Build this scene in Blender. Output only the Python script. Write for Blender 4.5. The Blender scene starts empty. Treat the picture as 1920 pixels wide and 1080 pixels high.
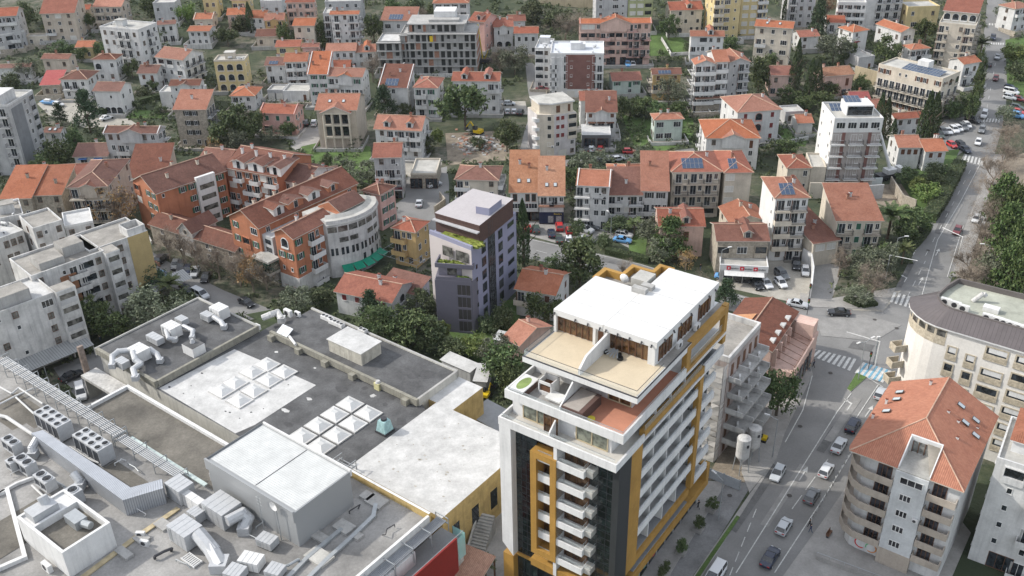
import bpy,bmesh,math,random
from mathutils import Vector,Matrix
random.seed(7)
SC = bpy.context.scene
COL = SC.collection
R = math.radians
# ---------------------------------------------------------------- camera, sky, sun, exposure
H = 105.0
FPX = 1790.6; PITCH = R(29.57); ROLL = R(-1.195)
CF = Vector((0,math.cos(PITCH),-math.sin(PITCH))); _x = Vector((1,0,0)); _u = _x.cross(CF)
CX = math.cos(ROLL)*_x + math.sin(ROLL)*_u; CU = -math.sin(ROLL)*_x + math.cos(ROLL)*_u
cd = bpy.data.cameras.new('camera'); cam = bpy.data.objects.new('camera',cd); COL.objects.link(cam)
cd.sensor_width = 36; cd.lens = FPX/1920*36; cd.clip_start = 1; cd.clip_end = 5000
Mx = Matrix((CX,CU,-CF)).transposed().to_4x4(); Mx.translation = (0,0,H); cam.matrix_world = Mx
SC.camera = cam
SUN_EL = R(36); SUN_AZ = R(-79)            # azimuth clockwise from +y
w = bpy.data.worlds.new('World'); SC.world = w; w.use_nodes = True
nt = w.node_tree; sky = nt.nodes.new('ShaderNodeTexSky'); sky.sky_type = 'NISHITA'; sky.sun_disc = False
sky.sun_elevation = SUN_EL; sky.sun_rotation = SUN_AZ; sky.dust_density = 2.5; sky.air_density = 1.0
bg = nt.nodes['Background']
veil = nt.nodes.new('ShaderNodeTexNoise'); veil.inputs['Scale'].default_value = 2.2; veil.inputs['Detail'].default_value = 6
vm = nt.nodes.new('ShaderNodeMapRange'); vm.inputs[1].default_value = .3; vm.inputs[2].default_value = .7; vm.inputs[3].default_value = .35; vm.inputs[4].default_value = .85; nt.links.new(veil.outputs['Fac'],vm.inputs[0])
cl = nt.nodes.new('ShaderNodeMix'); cl.data_type = 'RGBA'; nt.links.new(vm.outputs[0],cl.inputs[0]); nt.links.new(sky.outputs[0],cl.inputs[6]); cl.inputs[7].default_value = (5.2,5.35,5.6,1)   # unseen bright cloud, mixed in to lift the fill light
nt.links.new(cl.outputs[2],bg.inputs[0]); bg.inputs[1].default_value = 0.15
sd = Vector((math.sin(SUN_AZ)*math.cos(SUN_EL),math.cos(SUN_AZ)*math.cos(SUN_EL),math.sin(SUN_EL)))
sl = bpy.data.lights.new('sun','SUN'); sl.energy = 2.4; sl.angle = R(1.2); sl.color = (1,.955,.88)
so = bpy.data.objects.new('sun',sl); COL.objects.link(so); so.rotation_euler = sd.to_track_quat('Z','Y').to_euler()
so.location = (0,0,300)
SC.view_settings.view_transform = 'Standard'; SC.view_settings.look = 'None'
SC.view_settings.exposure = 0.85; SC.view_settings.gamma = 1; SC.view_settings.use_curve_mapping = False

# ---------------------------------------------------------------- terrain height and picking points of the plan
STEP = 8.0
def _zt(y):
 y = max(0,y-250)
 return 0.0006*y*y if y < 250 else 0.0006*250*250 + .3*(y-250)
def gz(y):
 i = math.floor(y/STEP); t = y/STEP-i
 return _zt(i*STEP)*(1-t) + _zt((i+1)*STEP)*t
def at(px,py,h=0):
 d = (px-960)/FPX*CX - (py-540)/FPX*CU + CF
 z = h
 for _ in range(25):
  t = (z-H)/d.z; y = d.y*t; z = .5*z + .5*(gz(y)+h)
 t = (z-H)/d.z
 return Vector((d.x*t,d.y*t,H+d.z*t))

# ---------------------------------------------------------------- materials
MATS = {}
def _n(nt,t,**kw):
 n = nt.nodes.new(t)
 for k,v in kw.items(): setattr(n,k,v)
 return n
def _math(nt,op,a,b=None):
 n = nt.nodes.new('ShaderNodeMath'); n.operation = op
 for i,v in enumerate((a,b)):
  if v is None: continue
  if isinstance(v,(int,float)): n.inputs[i].default_value = v
  else: nt.links.new(v,n.inputs[i])
 return n.outputs[0]
def _mix(nt,fac,a,b,typ='MIX'):
 n = nt.nodes.new('ShaderNodeMix'); n.data_type = 'RGBA'; n.blend_type = typ
 for s,v in ((n.inputs[0],fac),(n.inputs[6],a),(n.inputs[7],b)):
  if isinstance(v,(int,float)): s.default_value = v
  elif isinstance(v,tuple): s.default_value = (*v[:3],1)
  else: nt.links.new(v,s)
 return n.outputs[2]
def _noise(nt,vec,scale,detail=4,rough=.6):
 n = nt.nodes.new('ShaderNodeTexNoise'); n.inputs['Scale'].default_value = scale
 n.inputs['Detail'].default_value = detail; n.inputs['Roughness'].default_value = rough
 if vec is not None: nt.links.new(vec,n.inputs['Vector'])
 return n.outputs['Fac']
def _ramp(nt,fac,stops):
 n = nt.nodes.new('ShaderNodeValToRGB'); e = n.color_ramp.elements
 while len(e) < len(stops): e.new(.5)
 for el,(p,c) in zip(e,stops): el.position = p; el.color = (*c,1) if len(c) == 3 else c
 nt.links.new(fac,n.inputs[0]); return n.outputs[0]
def _new(name):
 m = bpy.data.materials.new(name); m.use_nodes = True
 return m,m.node_tree,m.node_tree.nodes['Principled BSDF']
def _scale(c,k): return tuple(min(1,x*k) for x in c)

def mat(name,col,rough=.8,var=.18,sc=.35,streak=False,metal=0,bump=0,spec=.3,fine=.1,obvar=0):
 """plain weathered surface: broad blotches, fine grain, rain streaks down walls"""
 if name in MATS: return MATS[name]
 m,nt,b = _new(name); MATS[name] = m
 pos = _n(nt,'ShaderNodeNewGeometry').outputs['Position']
 n1 = _noise(nt,pos,sc,5)
 c = _mix(nt,_ramp(nt,n1,[(.3,(0,)*3),(.7,(1,)*3)]),_scale(col,1-var),_scale(col,1+var*.6))
 if fine:
  n2 = _noise(nt,pos,3.1,3,.7)
  c = _mix(nt,_ramp(nt,n2,[(.35,(0,)*3),(.65,(1,)*3)]),_mix(nt,1,c,(1-fine,)*3,'MULTIPLY'),c)
 if streak:
  mp = _n(nt,'ShaderNodeMapping'); mp.inputs['Scale'].default_value = (1.3,1.3,.09); nt.links.new(pos,mp.inputs[0])
  n3 = _noise(nt,mp.outputs[0],1.2,4,.65)
  s = .28 if streak is True else streak
  c = _mix(nt,_ramp(nt,n3,[(.48,(0,)*3),(.78,(1,)*3)]),c,_mix(nt,1,c,(1-s,1-s,1-s*.95),'MULTIPLY'))
 if obvar:
  oi = _n(nt,'ShaderNodeObjectInfo').outputs['Random']
  hs = _n(nt,'ShaderNodeHueSaturation'); nt.links.new(c,hs.inputs['Color'])
  nt.links.new(_math(nt,'ADD',_math(nt,'MULTIPLY',oi,2*obvar),1-obvar),hs.inputs['Value']); c = hs.outputs[0]
 nt.links.new(c,b.inputs['Base Color'])
 b.inputs['Roughness'].default_value = rough; b.inputs['Metallic'].default_value = metal
 b.inputs['Specular IOR Level'].default_value = spec
 if bump:
  bp = _n(nt,'ShaderNodeBump'); bp.inputs['Strength'].default_value = bump; bp.inputs['Distance'].default_value = .05
  nt.links.new(_noise(nt,pos,4,5,.7),bp.inputs['Height']); nt.links.new(bp.outputs[0],b.inputs['Normal'])
 return m
def tile(name,col,col2,tw=.26,tl=.38,weather=.5):
 """clay tiles: u along the eave, v up the slope, in metres"""
 if name in MATS: return MATS[name]
 m,nt,b = _new(name); MATS[name] = m
 uv = _n(nt,'ShaderNodeUVMap').outputs[0]; sp = _n(nt,'ShaderNodeSeparateXYZ'); nt.links.new(uv,sp.inputs[0])
 pos = _n(nt,'ShaderNodeNewGeometry').outputs['Position']
 fu = _math(nt,'FLOOR',_math(nt,'DIVIDE',sp.outputs[0],tw)); fv = _math(nt,'FLOOR',_math(nt,'DIVIDE',sp.outputs[1],tl))
 cb = _n(nt,'ShaderNodeCombineXYZ'); nt.links.new(fu,cb.inputs[0]); nt.links.new(fv,cb.inputs[1])
 wn = _n(nt,'ShaderNodeTexWhiteNoise'); nt.links.new(cb.outputs[0],wn.inputs[0])
 n1 = _noise(nt,pos,.33,5,.65)
 n2 = _noise(nt,pos,1.7,4,.7)
 c = _mix(nt,_ramp(nt,n1,[(.36,(0,)*3),(.66,(1,)*3)]),col,col2)
 c = _mix(nt,_math(nt,'MULTIPLY',_ramp(nt,n2,[(.45,(0,)*3),(.7,(1,)*3)]),weather),c,_mix(nt,1,c,(.62,.6,.62),'MULTIPLY'))
 c = _mix(nt,_math(nt,'MULTIPLY',wn.outputs[0],.5),c,_mix(nt,1,c,(.66,.62,.6),'MULTIPLY'))
 oi = _n(nt,'ShaderNodeObjectInfo').outputs['Random']
 hs = _n(nt,'ShaderNodeHueSaturation'); nt.links.new(c,hs.inputs['Color'])
 nt.links.new(_math(nt,'ADD',_math(nt,'MULTIPLY',oi,.4),.82),hs.inputs['Value'])
 nt.links.new(_math(nt,'ADD',_math(nt,'MULTIPLY',_math(nt,'FRACT',_math(nt,'MULTIPLY',oi,7.3)),.25),.8),hs.inputs['Saturation'])
 wv = _math(nt,'ABSOLUTE',_math(nt,'SINE',_math(nt,'MULTIPLY',sp.outputs[0],math.pi/tw)))
 rowf = _math(nt,'FRACT',_math(nt,'DIVIDE',sp.outputs[1],tl))
 ht = _math(nt,'ADD',_math(nt,'MULTIPLY',wv,1.0),_math(nt,'MULTIPLY',rowf,-.5))
 # gaps between the tile columns are darker
 c2 = _mix(nt,_ramp(nt,wv,[(.0,(1,)*3),(.55,(0,)*3)]),hs.outputs[0],_mix(nt,1,hs.outputs[0],(.6,.55,.55),'MULTIPLY'))
 nt.links.new(c2,b.inputs['Base Color']); b.inputs['Roughness'].default_value = .85; b.inputs['Specular IOR Level'].default_value = .25
 bp = _n(nt,'ShaderNodeBump'); bp.inputs['Strength'].default_value = .6; bp.inputs['Distance'].default_value = .06
 nt.links.new(ht,bp.inputs['Height']); nt.links.new(bp.outputs[0],b.inputs['Normal'])
 return m
def seam(name,col,pitch=.5,width=.12,rough=.5,metal=.2):
 """ribbed sheet: ribs run along v, spaced along u (metres)"""
 if name in MATS: return MATS[name]
 m,nt,b = _new(name); MATS[name] = m
 uv = _n(nt,'ShaderNodeUVMap').outputs[0]; sp = _n(nt,'ShaderNodeSeparateXYZ'); nt.links.new(uv,sp.inputs[0])
 pos = _n(nt,'ShaderNodeNewGeometry').outputs['Position']
 fr = _math(nt,'FRACT',_math(nt,'DIVIDE',sp.outputs[0],pitch))
 rib = _math(nt,'LESS_THAN',fr,width)
 c = _mix(nt,_ramp(nt,_noise(nt,pos,.5,5),[(.3,(0,)*3),(.7,(1,)*3)]),_scale(col,.84),_scale(col,1.08))
 c = _mix(nt,rib,c,_scale(col,.6))
 nt.links.new(c,b.inputs['Base Color']); b.inputs['Roughness'].default_value = rough; b.inputs['Metallic'].default_value = metal
 bp = _n(nt,'ShaderNodeBump'); bp.inputs['Strength'].default_value = .5; bp.inputs['Distance'].default_value = .05
 nt.links.new(rib,bp.inputs['Height']); nt.links.new(bp.outputs[0],b.inputs['Normal'])
 return m
def glass(name,col=(.02,.025,.03),rough=.08,spec=.6,obvar=0):
 if name in MATS: return MATS[name]
 m,nt,b = _new(name); MATS[name] = m
 pos = _n(nt,'ShaderNodeNewGeometry').outputs['Position']
 n = _noise(nt,pos,.9,2)
 nt.links.new(_mix(nt,_ramp(nt,n,[(.4,(0,)*3),(.62,(1,)*3)]),_scale(col,.5),_scale(col,1.8)),b.inputs['Base Color'])
 b.inputs['Roughness'].default_value = rough; b.inputs['Specular IOR Level'].default_value = spec
 return m
def clear(name,col=(.8,.9,.88),alpha=.25):
 """see-through pane"""
 if name in MATS: return MATS[name]
 m,nt,b = _new(name); MATS[name] = m
 pos = _n(nt,'ShaderNodeNewGeometry').outputs['Position']
 nt.links.new(_mix(nt,_noise(nt,pos,.6,2),_scale(col,.85),col),b.inputs['Base Color'])
 b.inputs['Roughness'].default_value = .08; b.inputs['Alpha'].default_value = alpha
 return m
def leafmat(name,c1,c2,c3,sc=.25):
 if name in MATS: return MATS[name]
 m,nt,b = _new(name); MATS[name] = m
 g = _n(nt,'ShaderNodeNewGeometry'); oi = _n(nt,'ShaderNodeObjectInfo').outputs['Random']
 n1 = _noise(nt,g.outputs['Position'],sc,3)
 c = _mix(nt,_ramp(nt,n1,[(.35,(0,)*3),(.65,(1,)*3)]),c1,c2)
 c = _mix(nt,_ramp(nt,g.outputs['Random Per Island'],[(.45,(0,)*3),(1,(1,)*3)]),c,c3)
 hs = _n(nt,'ShaderNodeHueSaturation'); nt.links.new(c,hs.inputs['Color'])
 nt.links.new(_math(nt,'ADD',_math(nt,'MULTIPLY',oi,.5),.75),hs.inputs['Value'])
 nt.links.new(_math(nt,'ADD',_math(nt,'MULTIPLY',oi,.04),.48),hs.inputs['Hue'])
 nt.links.new(hs.outputs[0],b.inputs['Base Color']); b.inputs['Roughness'].default_value = .65; b.inputs['Specular IOR Level'].default_value = .25
 return m

white = mat('white_render',(.56,.56,.55),streak=True); bright = mat('clean_white',(.6,.6,.59),var=.1,fine=.06,streak=.2)
cream = mat('cream_render',(.53,.48,.4),streak=.2); beige = mat('beige_render',(.47,.41,.34),streak=.25)
greyw = mat('grey_render',(.42,.42,.42),streak=True); darkgrey = mat('dark_grey_render',(.13,.135,.14),streak=.2)
pink = mat('pink_render',(.58,.36,.32),streak=.25); salmon = mat('salmon_render',(.56,.40,.34),streak=.25)
yellow = mat('yellow_render',(.5,.35,.16),streak=.2); orange = mat('orange_render',(.38,.155,.085),streak=.3)
stone = mat('stone_wall',(.38,.34,.28),sc=1.5,var=.35,fine=.3,bump=.5); mint = mat('mint_render',(.45,.52,.47),streak=.2)
concrete = mat('raw_concrete',(.36,.355,.34),streak=.3,bump=.2); brickw = mat('red_block_wall',(.37,.2,.14),sc=1.2,fine=.3)
maroon = mat('maroon_cladding',(.19,.095,.082),var=.2); ochre = mat('ochre_cladding',(.36,.205,.05),var=.2,fine=.1,rough=.6,streak=.15)
olive_pale = mat('pale_olive_render',(.34,.36,.2),streak=.2); mustard = mat('mustard_render',(.55,.45,.24),streak=.25)
offwhite = mat('aged_white_render',(.52,.515,.5),streak=.42,var=.3)
metal = mat('galvanised_metal',(.36,.38,.39),rough=.45,metal=.4,var=.1,sc=1.2)
darkmetal = mat('dark_metal',(.06,.06,.065),rough=.5,metal=.3); black = mat('black_plastic',(.02,.02,.02),rough=.5)
pane = glass('window_glass'); pane2 = glass('curtained_glass',(.09,.088,.08),.12); frame = mat('window_frame_white',(.6,.6,.585),var=.05,fine=0)
framebr = mat('window_frame_brown',(.12,.06,.035),var=.1,fine=0)
blind = mat('roller_blind',(.55,.54,.5),var=.1)
SHUT = dict(brown=mat('brown_shutter',(.11,.05,.03),var=.1),green=mat('green_shutter',(.03,.1,.065),var=.1),red=mat('wine_shutter',(.16,.03,.03),var=.1),
   grey=mat('grey_shutter',(.3,.3,.29),var=.1),blue=mat('blue_shutter',(.05,.13,.32),var=.1),dark=mat('dark_shutter',(.035,.037,.035),var=.1),
   white=mat('white_shutter',(.62,.62,.6),var=.1))
TO = tile('orange_tiles',(.3,.105,.053),(.36,.14,.078),weather=.45)
TR = tile('red_tiles',(.24,.075,.044),(.3,.1,.058))
TB = tile('brown_tiles',(.15,.062,.042),(.2,.085,.058),weather=.6)
TD = tile('dark_brown_tiles',(.13,.062,.045),(.18,.08,.058),weather=.5)
TT = tile('sandy_tiles',(.32,.155,.088),(.38,.2,.12),weather=.6)
TC = tile('crimson_sheet',(.3,.05,.05),(.34,.07,.06),tw=.35,weather=.2)
felt = mat('grey_roof_felt',(.1,.101,.103),sc=.35,var=.4,fine=.25,bump=.15); whitefelt = mat('white_roof_membrane',(.49,.488,.478),sc=.5,var=.22,fine=.14)
screed = mat('weathered_screed',(.29,.275,.25),sc=.3,var=.35,fine=.2); paleroof = mat('pale_flat_roof',(.42,.41,.38),sc=.3,var=.3,fine=.15)
asphalt = mat('asphalt',(.2,.198,.193),sc=.12,var=.22,fine=.12); paving = mat('paving',(.3,.29,.275),sc=.3,var=.2,fine=.15)
paint = mat('road_paint',(.55,.55,.53),sc=1.2,var=.25,fine=.25); bluepaint = mat('blue_road_paint',(.17,.36,.48),sc=1.2,var=.2,fine=.2)

# ---------------------------------------------------------------- mesh builder and scene graph
class MB:
 def __init__(s): s.v = []; s.f = []; s.m = []; s.uv = {}
 def add(s,vs,fs,m=0,uvs=None):
  o = len(s.v); s.v += [tuple(p) for p in vs]
  for i,q in enumerate(fs):
   if uvs is not None: s.uv[len(s.f)] = uvs[i]
   s.f.append([o+k for k in q]); s.m.append(m)
  return s
 def quad(s,a,b,c,d,m=0,uv=None): return s.add([a,b,c,d],[(0,1,2,3)],m,[uv] if uv else None)
 def box(s,x0,x1,y0,y1,z0,z1,m=0,M=None):
  vs = [Vector(p) for p in ((x0,y0,z0),(x1,y0,z0),(x1,y1,z0),(x0,y1,z0),(x0,y0,z1),(x1,y0,z1),(x1,y1,z1),(x0,y1,z1))]
  if M is not None: vs = [M @ p for p in vs]
  return s.add(vs,[(3,2,1,0),(4,5,6,7),(0,1,5,4),(1,2,6,5),(2,3,7,6),(3,0,4,7)],m)
 def prism(s,poly,z0,z1,m=0,mt=None,bottom=True):
  """poly: counter-clockwise xy; z1 may be a list of top heights"""
  n = len(poly); ar = sum(poly[i][0]*poly[(i+1) % n][1]-poly[(i+1) % n][0]*poly[i][1] for i in range(n))
  if ar < 0: poly = list(poly)[::-1]; z1 = z1[::-1] if isinstance(z1,list) else z1
  zt = z1 if isinstance(z1,list) else [z1]*n
  vs = [(p[0],p[1],z0) for p in poly]+[(p[0],p[1],zt[i]) for i,p in enumerate(poly)]
  s.add(vs,[(i,(i+1) % n,n+(i+1) % n,n+i) for i in range(n)]+([tuple(range(n))[::-1]] if bottom else []),m)
  s.add([(p[0],p[1],zt[i]) for i,p in enumerate(poly)],[tuple(range(n))],m if mt is None else mt)
  return s
 def tube(s,p,q,r,m=0,n=6,r2=None,cap=True):
  p = Vector(p); q = Vector(q); d = (q-p)
  if d.length < 1e-6: return s
  d.normalize(); a = d.orthogonal().normalized(); b = d.cross(a); r2 = r if r2 is None else r2
  vs = [p+(a*math.cos(t)+b*math.sin(t))*r for t in [2*math.pi*i/n for i in range(n)]]
  vs += [q+(a*math.cos(t)+b*math.sin(t))*r2 for t in [2*math.pi*i/n for i in range(n)]]
  fs = [(i,(i+1) % n,n+(i+1) % n,n+i) for i in range(n)]
  if cap: fs += [tuple(range(n))[::-1],tuple(range(n,2*n))]
  return s.add(vs,fs,m)
 def path(s,pts,r,m=0,n=8):
  for a,b in zip(pts,pts[1:]): s.tube(a,b,r,m,n)
  return s
 def build(s,name,mats,parent=None,loc=None,rz=0,smooth=False):
  me = bpy.data.meshes.new(name); me.from_pydata(s.v,[],s.f)
  for x in (mats if isinstance(mats,(list,tuple)) else [mats]): me.materials.append(x)
  me.polygons.foreach_set('material_index',s.m)
  if s.uv:
   ul = me.uv_layers.new(name='UVMap').data
   for i,p in enumerate(me.polygons):
    if i in s.uv:
     for k,li in enumerate(p.loop_indices): ul[li].uv = s.uv[i][k]
  if smooth: me.polygons.foreach_set('use_smooth',[True]*len(s.f))
  me.update()
  o = bpy.data.objects.new(name,me); COL.objects.link(o); o.parent = parent
  if loc is not None: o.location = loc
  o.rotation_euler[2] = rz
  return o
def tag(o,label=None,cat=None,group=None,kind=None):
 for k,v in (('label',label),('category',cat),('group',group),('kind',kind)):
  if v: o[k] = v
 return o
def empty(name,loc,rz=0,label=None,cat=None,group=None):
 o = bpy.data.objects.new(name,None); COL.objects.link(o); o.empty_display_size = .5
 o.location = loc; o.rotation_euler[2] = rz
 return tag(o,label,cat,group)
def inst(me,name,parent,loc=(0,0,0),rz=0,sc=None):
 o = bpy.data.objects.new(name,me); COL.objects.link(o); o.parent = parent
 o.location = loc; o.rotation_euler[2] = rz
 if sc is not None: o.scale = sc if isinstance(sc,tuple) else (sc,)*3
 return o
def mesh_of(mb,name,mats,smooth=False):
 o = mb.build(name,mats,smooth=smooth); me = o.data; bpy.data.objects.remove(o); return me

# ---------------------------------------------------------------- the setting: ground, roads, pavements, markings
SHEETS = []; NL = [0]
def strip_mesh(polys,thick,name,mats,lift,kind='structure',kerb=None):
 """flat polygons (plan outlines) laid on the terrain, cut where the terrain bends"""
 if name not in ('lawn','road_marking','garden_ground'): SHEETS.extend([[(p[0],p[1]) for p in pl] for pl in polys])
 NL[0] += 1; lift += NL[0]*.0011 if name not in ('road_marking','blue_crossing_paint','worn_green_paint') else .055+NL[0]*.0005
 bm = bmesh.new()
 for pl in polys:
  vs = [bm.verts.new((p[0],p[1],0)) for p in pl]
  try: bm.faces.new(vs)
  except ValueError: pass
 bmesh.ops.triangulate(bm,faces=bm.faces[:])
 ys = [v.co.y for v in bm.verts]
 k = math.ceil(min(ys)/STEP)
 while k*STEP < max(ys):
  if k*STEP > 240: bmesh.ops.bisect_plane(bm,geom=bm.verts[:]+bm.edges[:]+bm.faces[:],plane_co=(0,k*STEP,0),plane_no=(0,1,0),dist=1e-4)
  k += 1
 bmesh.ops.recalc_face_normals(bm,faces=bm.faces[:])
 for f in bm.faces:
  if f.normal.z < 0: f.normal_flip()
 if thick:
  ed = [e for e in bm.edges if len(e.link_faces) == 1]
  r = bmesh.ops.extrude_edge_only(bm,edges=ed)
  for v in [g for g in r['geom'] if isinstance(g,bmesh.types.BMVert)]: v.co.z -= thick
  for f in [g for g in r['geom'] if isinstance(g,bmesh.types.BMFace)]: f.material_index = 1 if kerb else 0
 for v in bm.verts: v.co.z += gz(v.co.y)+lift
 me = bpy.data.meshes.new(name); bm.to_mesh(me); bm.free()
 for x in (mats if isinstance(mats,(list,tuple)) else [mats]): me.materials.append(x)
 if kerb: me.materials.append(kerb)
 o = bpy.data.objects.new(name,me); COL.objects.link(o)
 return tag(o,kind=kind)
def gp(pts,h=0): return [at(x,y,h) for x,y in pts]

# ground
m,nt_,b_ = _new('scrub_ground'); MATS['scrub_ground'] = m
pos = _n(nt_,'ShaderNodeNewGeometry').outputs['Position']
n1 = _noise(nt_,pos,.035,6,.62); n2 = _noise(nt_,pos,.35,5,.7); n3 = _noise(nt_,pos,2.2,4,.7)
c = _ramp(nt_,n1,[(.34,(.03,.045,.018)),(.5,(.06,.07,.035)),(.58,(.125,.115,.085)),(.7,(.21,.195,.165))])
c = _mix(nt_,_ramp(nt_,n2,[(.42,(0,)*3),(.62,(1,)*3)]),c,(.03,.045,.02))
c = _mix(nt_,_math(nt_,'MULTIPLY',n3,.5),c,_mix(nt_,1,c,(.5,.5,.45),'MULTIPLY'))
nt_.links.new(c,b_.inputs['Base Color']); b_.inputs['Roughness'].default_value = .95
bp = _n(nt_,'ShaderNodeBump'); bp.inputs['Strength'].default_value = .8; bp.inputs['Distance'].default_value = .6
nt_.links.new(n2,bp.inputs['Height']); nt_.links.new(bp.outputs[0],b_.inputs['Normal'])
mb = MB(); xs = [-900+60*i for i in range(31)]; ys = [STEP*i for i in range(0,126)]+[1100,1400]
for y in ys:
 for x in xs: mb.v.append((x,y,gz(y) if y <= 1000 else _zt(y)))
nx = len(xs)
for j in range(len(ys)-1):
 for i in range(nx-1): mb.f.append([j*nx+i,j*nx+i+1,(j+1)*nx+i+1,(j+1)*nx+i]); mb.m.append(0)
tag(mb.build('ground',m),kind='structure')
lawn = mat('lawn',(.095,.155,.045),sc=.2,var=.4,fine=.35,rough=.95)
earth = mat('bare_earth',(.26,.22,.17),sc=.4,var=.35,fine=.3,rough=.95)
gravel = mat('pale_gravel',(.36,.34,.3),sc=.3,var=.25,fine=.2,rough=.95)

# right boulevard, junction and the street running to the lower edge
bl = [(1853,-30),(1848,40),(1838,110),(1826,215),(1812,280),(1742,420),(1680,540),(1655,585)]
br = [(1885,-30),(1893,50),(1893,100),(1885,215),(1865,290),(1807,430),(1785,520),(1770,560)]
strip_mesh([gp(bl[i:i+2]+br[i:i+2][::-1]) for i in range(len(bl)-1)],0,'road',asphalt,.03)
junc = [(1655,585),(1770,560),(1790,620),(1760,700),(1735,720),(1524,702),(1510,660),(1490,612),(1500,575),(1600,580)]
strip_mesh([gp(junc)],0,'junction',asphalt,.03)
strip_mesh([gp([(1524,702),(1735,720),(1640,835),(1555,960),(1465,1085),(1430,1140),(1240,1140),(1314,1084),(1455,862),(1472,810)])],0,'street',asphalt,.03)
# cross road running left behind the tower, the square, lanes
up = [(1500,575),(1420,562),(1342,540),(1260,512),(1200,495),(1100,470),(992,447),(900,425),(842,402),(800,392)]
lo = [(1490,612),(1400,592),(1342,575),(1260,550),(1200,532),(1100,508),(992,485),(900,462),(830,440),(745,412)]
strip_mesh([gp(up[i:i+2]+lo[i:i+2][::-1]) for i in range(len(up)-1)],0,'cross_road',asphalt,.026)
strip_mesh([gp([(745,412),(842,402),(842,345),(800,345),(760,370),(738,385)])],0,'square',asphalt,.022)
strip_mesh([gp([(760,370),(842,345),(838,312),(760,330)])],0,'square',asphalt,.022)
lane_l = [(985,118),(990,170),(998,205),(985,240),(975,280),(966,320)]
lane_r = [(1000,118),(1035,175),(1020,215),(1004,250),(996,290),(1000,325)]
strip_mesh([gp(lane_l[i:i+2]+lane_r[i:i+2][::-1]) for i in range(5)],0,'lane',asphalt,.03)
strip_mesh([gp([(1000,325),(1020,305),(1190,285),(1190,297),(1080,308)]),gp([(1240,285),(1300,278),(1310,292),(1255,305)])],0,'side_lane',asphalt,.026)
strip_mesh([gp([(225,455),(262,458),(330,500),(420,545),(520,585),(470,600),(395,570),(300,528),(250,500)])],0,'back_street',asphalt,.03)
strip_mesh([gp([(100,690),(190,655),(240,730),(170,775),(120,720)])],0,'yard',asphalt,.02)
strip_mesh([gp([(1130,440),(1095,470),(985,440),(985,415),(1080,420),(1175,425),(1185,468)])],0,'parking_lot',paving,.02)
strip_mesh([gp([(1345,515),(1342,535),(1500,570),(1520,540),(1515,490),(1420,480)])],0,'forecourt',gravel,.02)
strip_mesh([gp([(1520,485),(1580,500),(1560,560),(1510,560)])],0,'driveway',paving,.016)
strip_mesh([gp([(1745,262),(1770,225),(1835,215),(1812,280),(1795,292)])],0,'car_park',asphalt,.02)
strip_mesh([gp([(545,275),(560,235),(600,235),(612,262),(590,270),(560,285)])],0,'courtyard',paving,.02)
strip_mesh([gp([(70,195),(90,180),(150,190),(230,215),(260,235),(160,240),(90,215)])],0,'parking_apron',gravel,.02)
strip_mesh([gp([(930,190),(985,190),(990,215),(935,215)])],0,'parking_strip',gravel,.02)
# pavements (raised, kerbed)
kerbm = mat('kerb_stone',(.4,.39,.37),sc=1.5,var=.2)
strip_mesh([gp([(1524,702),(1472,810),(1455,862),(1405,925),(1390,885),(1400,780),(1440,700),(1490,655),(1510,660)]),
   gp([(1455,862),(1314,1084),(1298,1084),(1406,926)])],.14,'pavement',paving,.13,kerb=kerbm)
strip_mesh([gp([(1322,902),(1362,905),(1218,1140),(1180,1140),(1200,1085)])],.14,'pavement',paving,.13,kerb=kerbm)
strip_mesh([gp([(1640,835),(1555,960),(1465,1085),(1430,1140),(1760,1140),(1820,1000),(1700,850)])],.14,'plaza',paving,.13,kerb=kerbm)
strip_mesh([gp([(1362,905),(1412,905),(1335,1030),(1296,1084),(1262,1140),(1218,1140)])],0,'service_lane',mat('old_asphalt',(.2,.2,.2),sc=.3,var=.3,fine=.2),.02)
strip_mesh([gp([(1381,968),(1387,971),(1310,1086),(1300,1086)])],.1,'grass_verge',lawn,.2,kind='structure')
strip_mesh([gp([(1500,575),(1600,580),(1640,578),(1655,585),(1680,540),(1560,560),(1500,550)]),
   gp([(1785,520),(1807,430),(1865,290),(1885,290),(1838,430),(1810,520)])],.14,'sidewalk',paving,.13,kerb=kerbm)
strip_mesh([gp([(1606,700),(1625,708),(1595,735),(1588,730)])],.14,'traffic_island',lawn,.14,kerb=kerbm)
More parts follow.
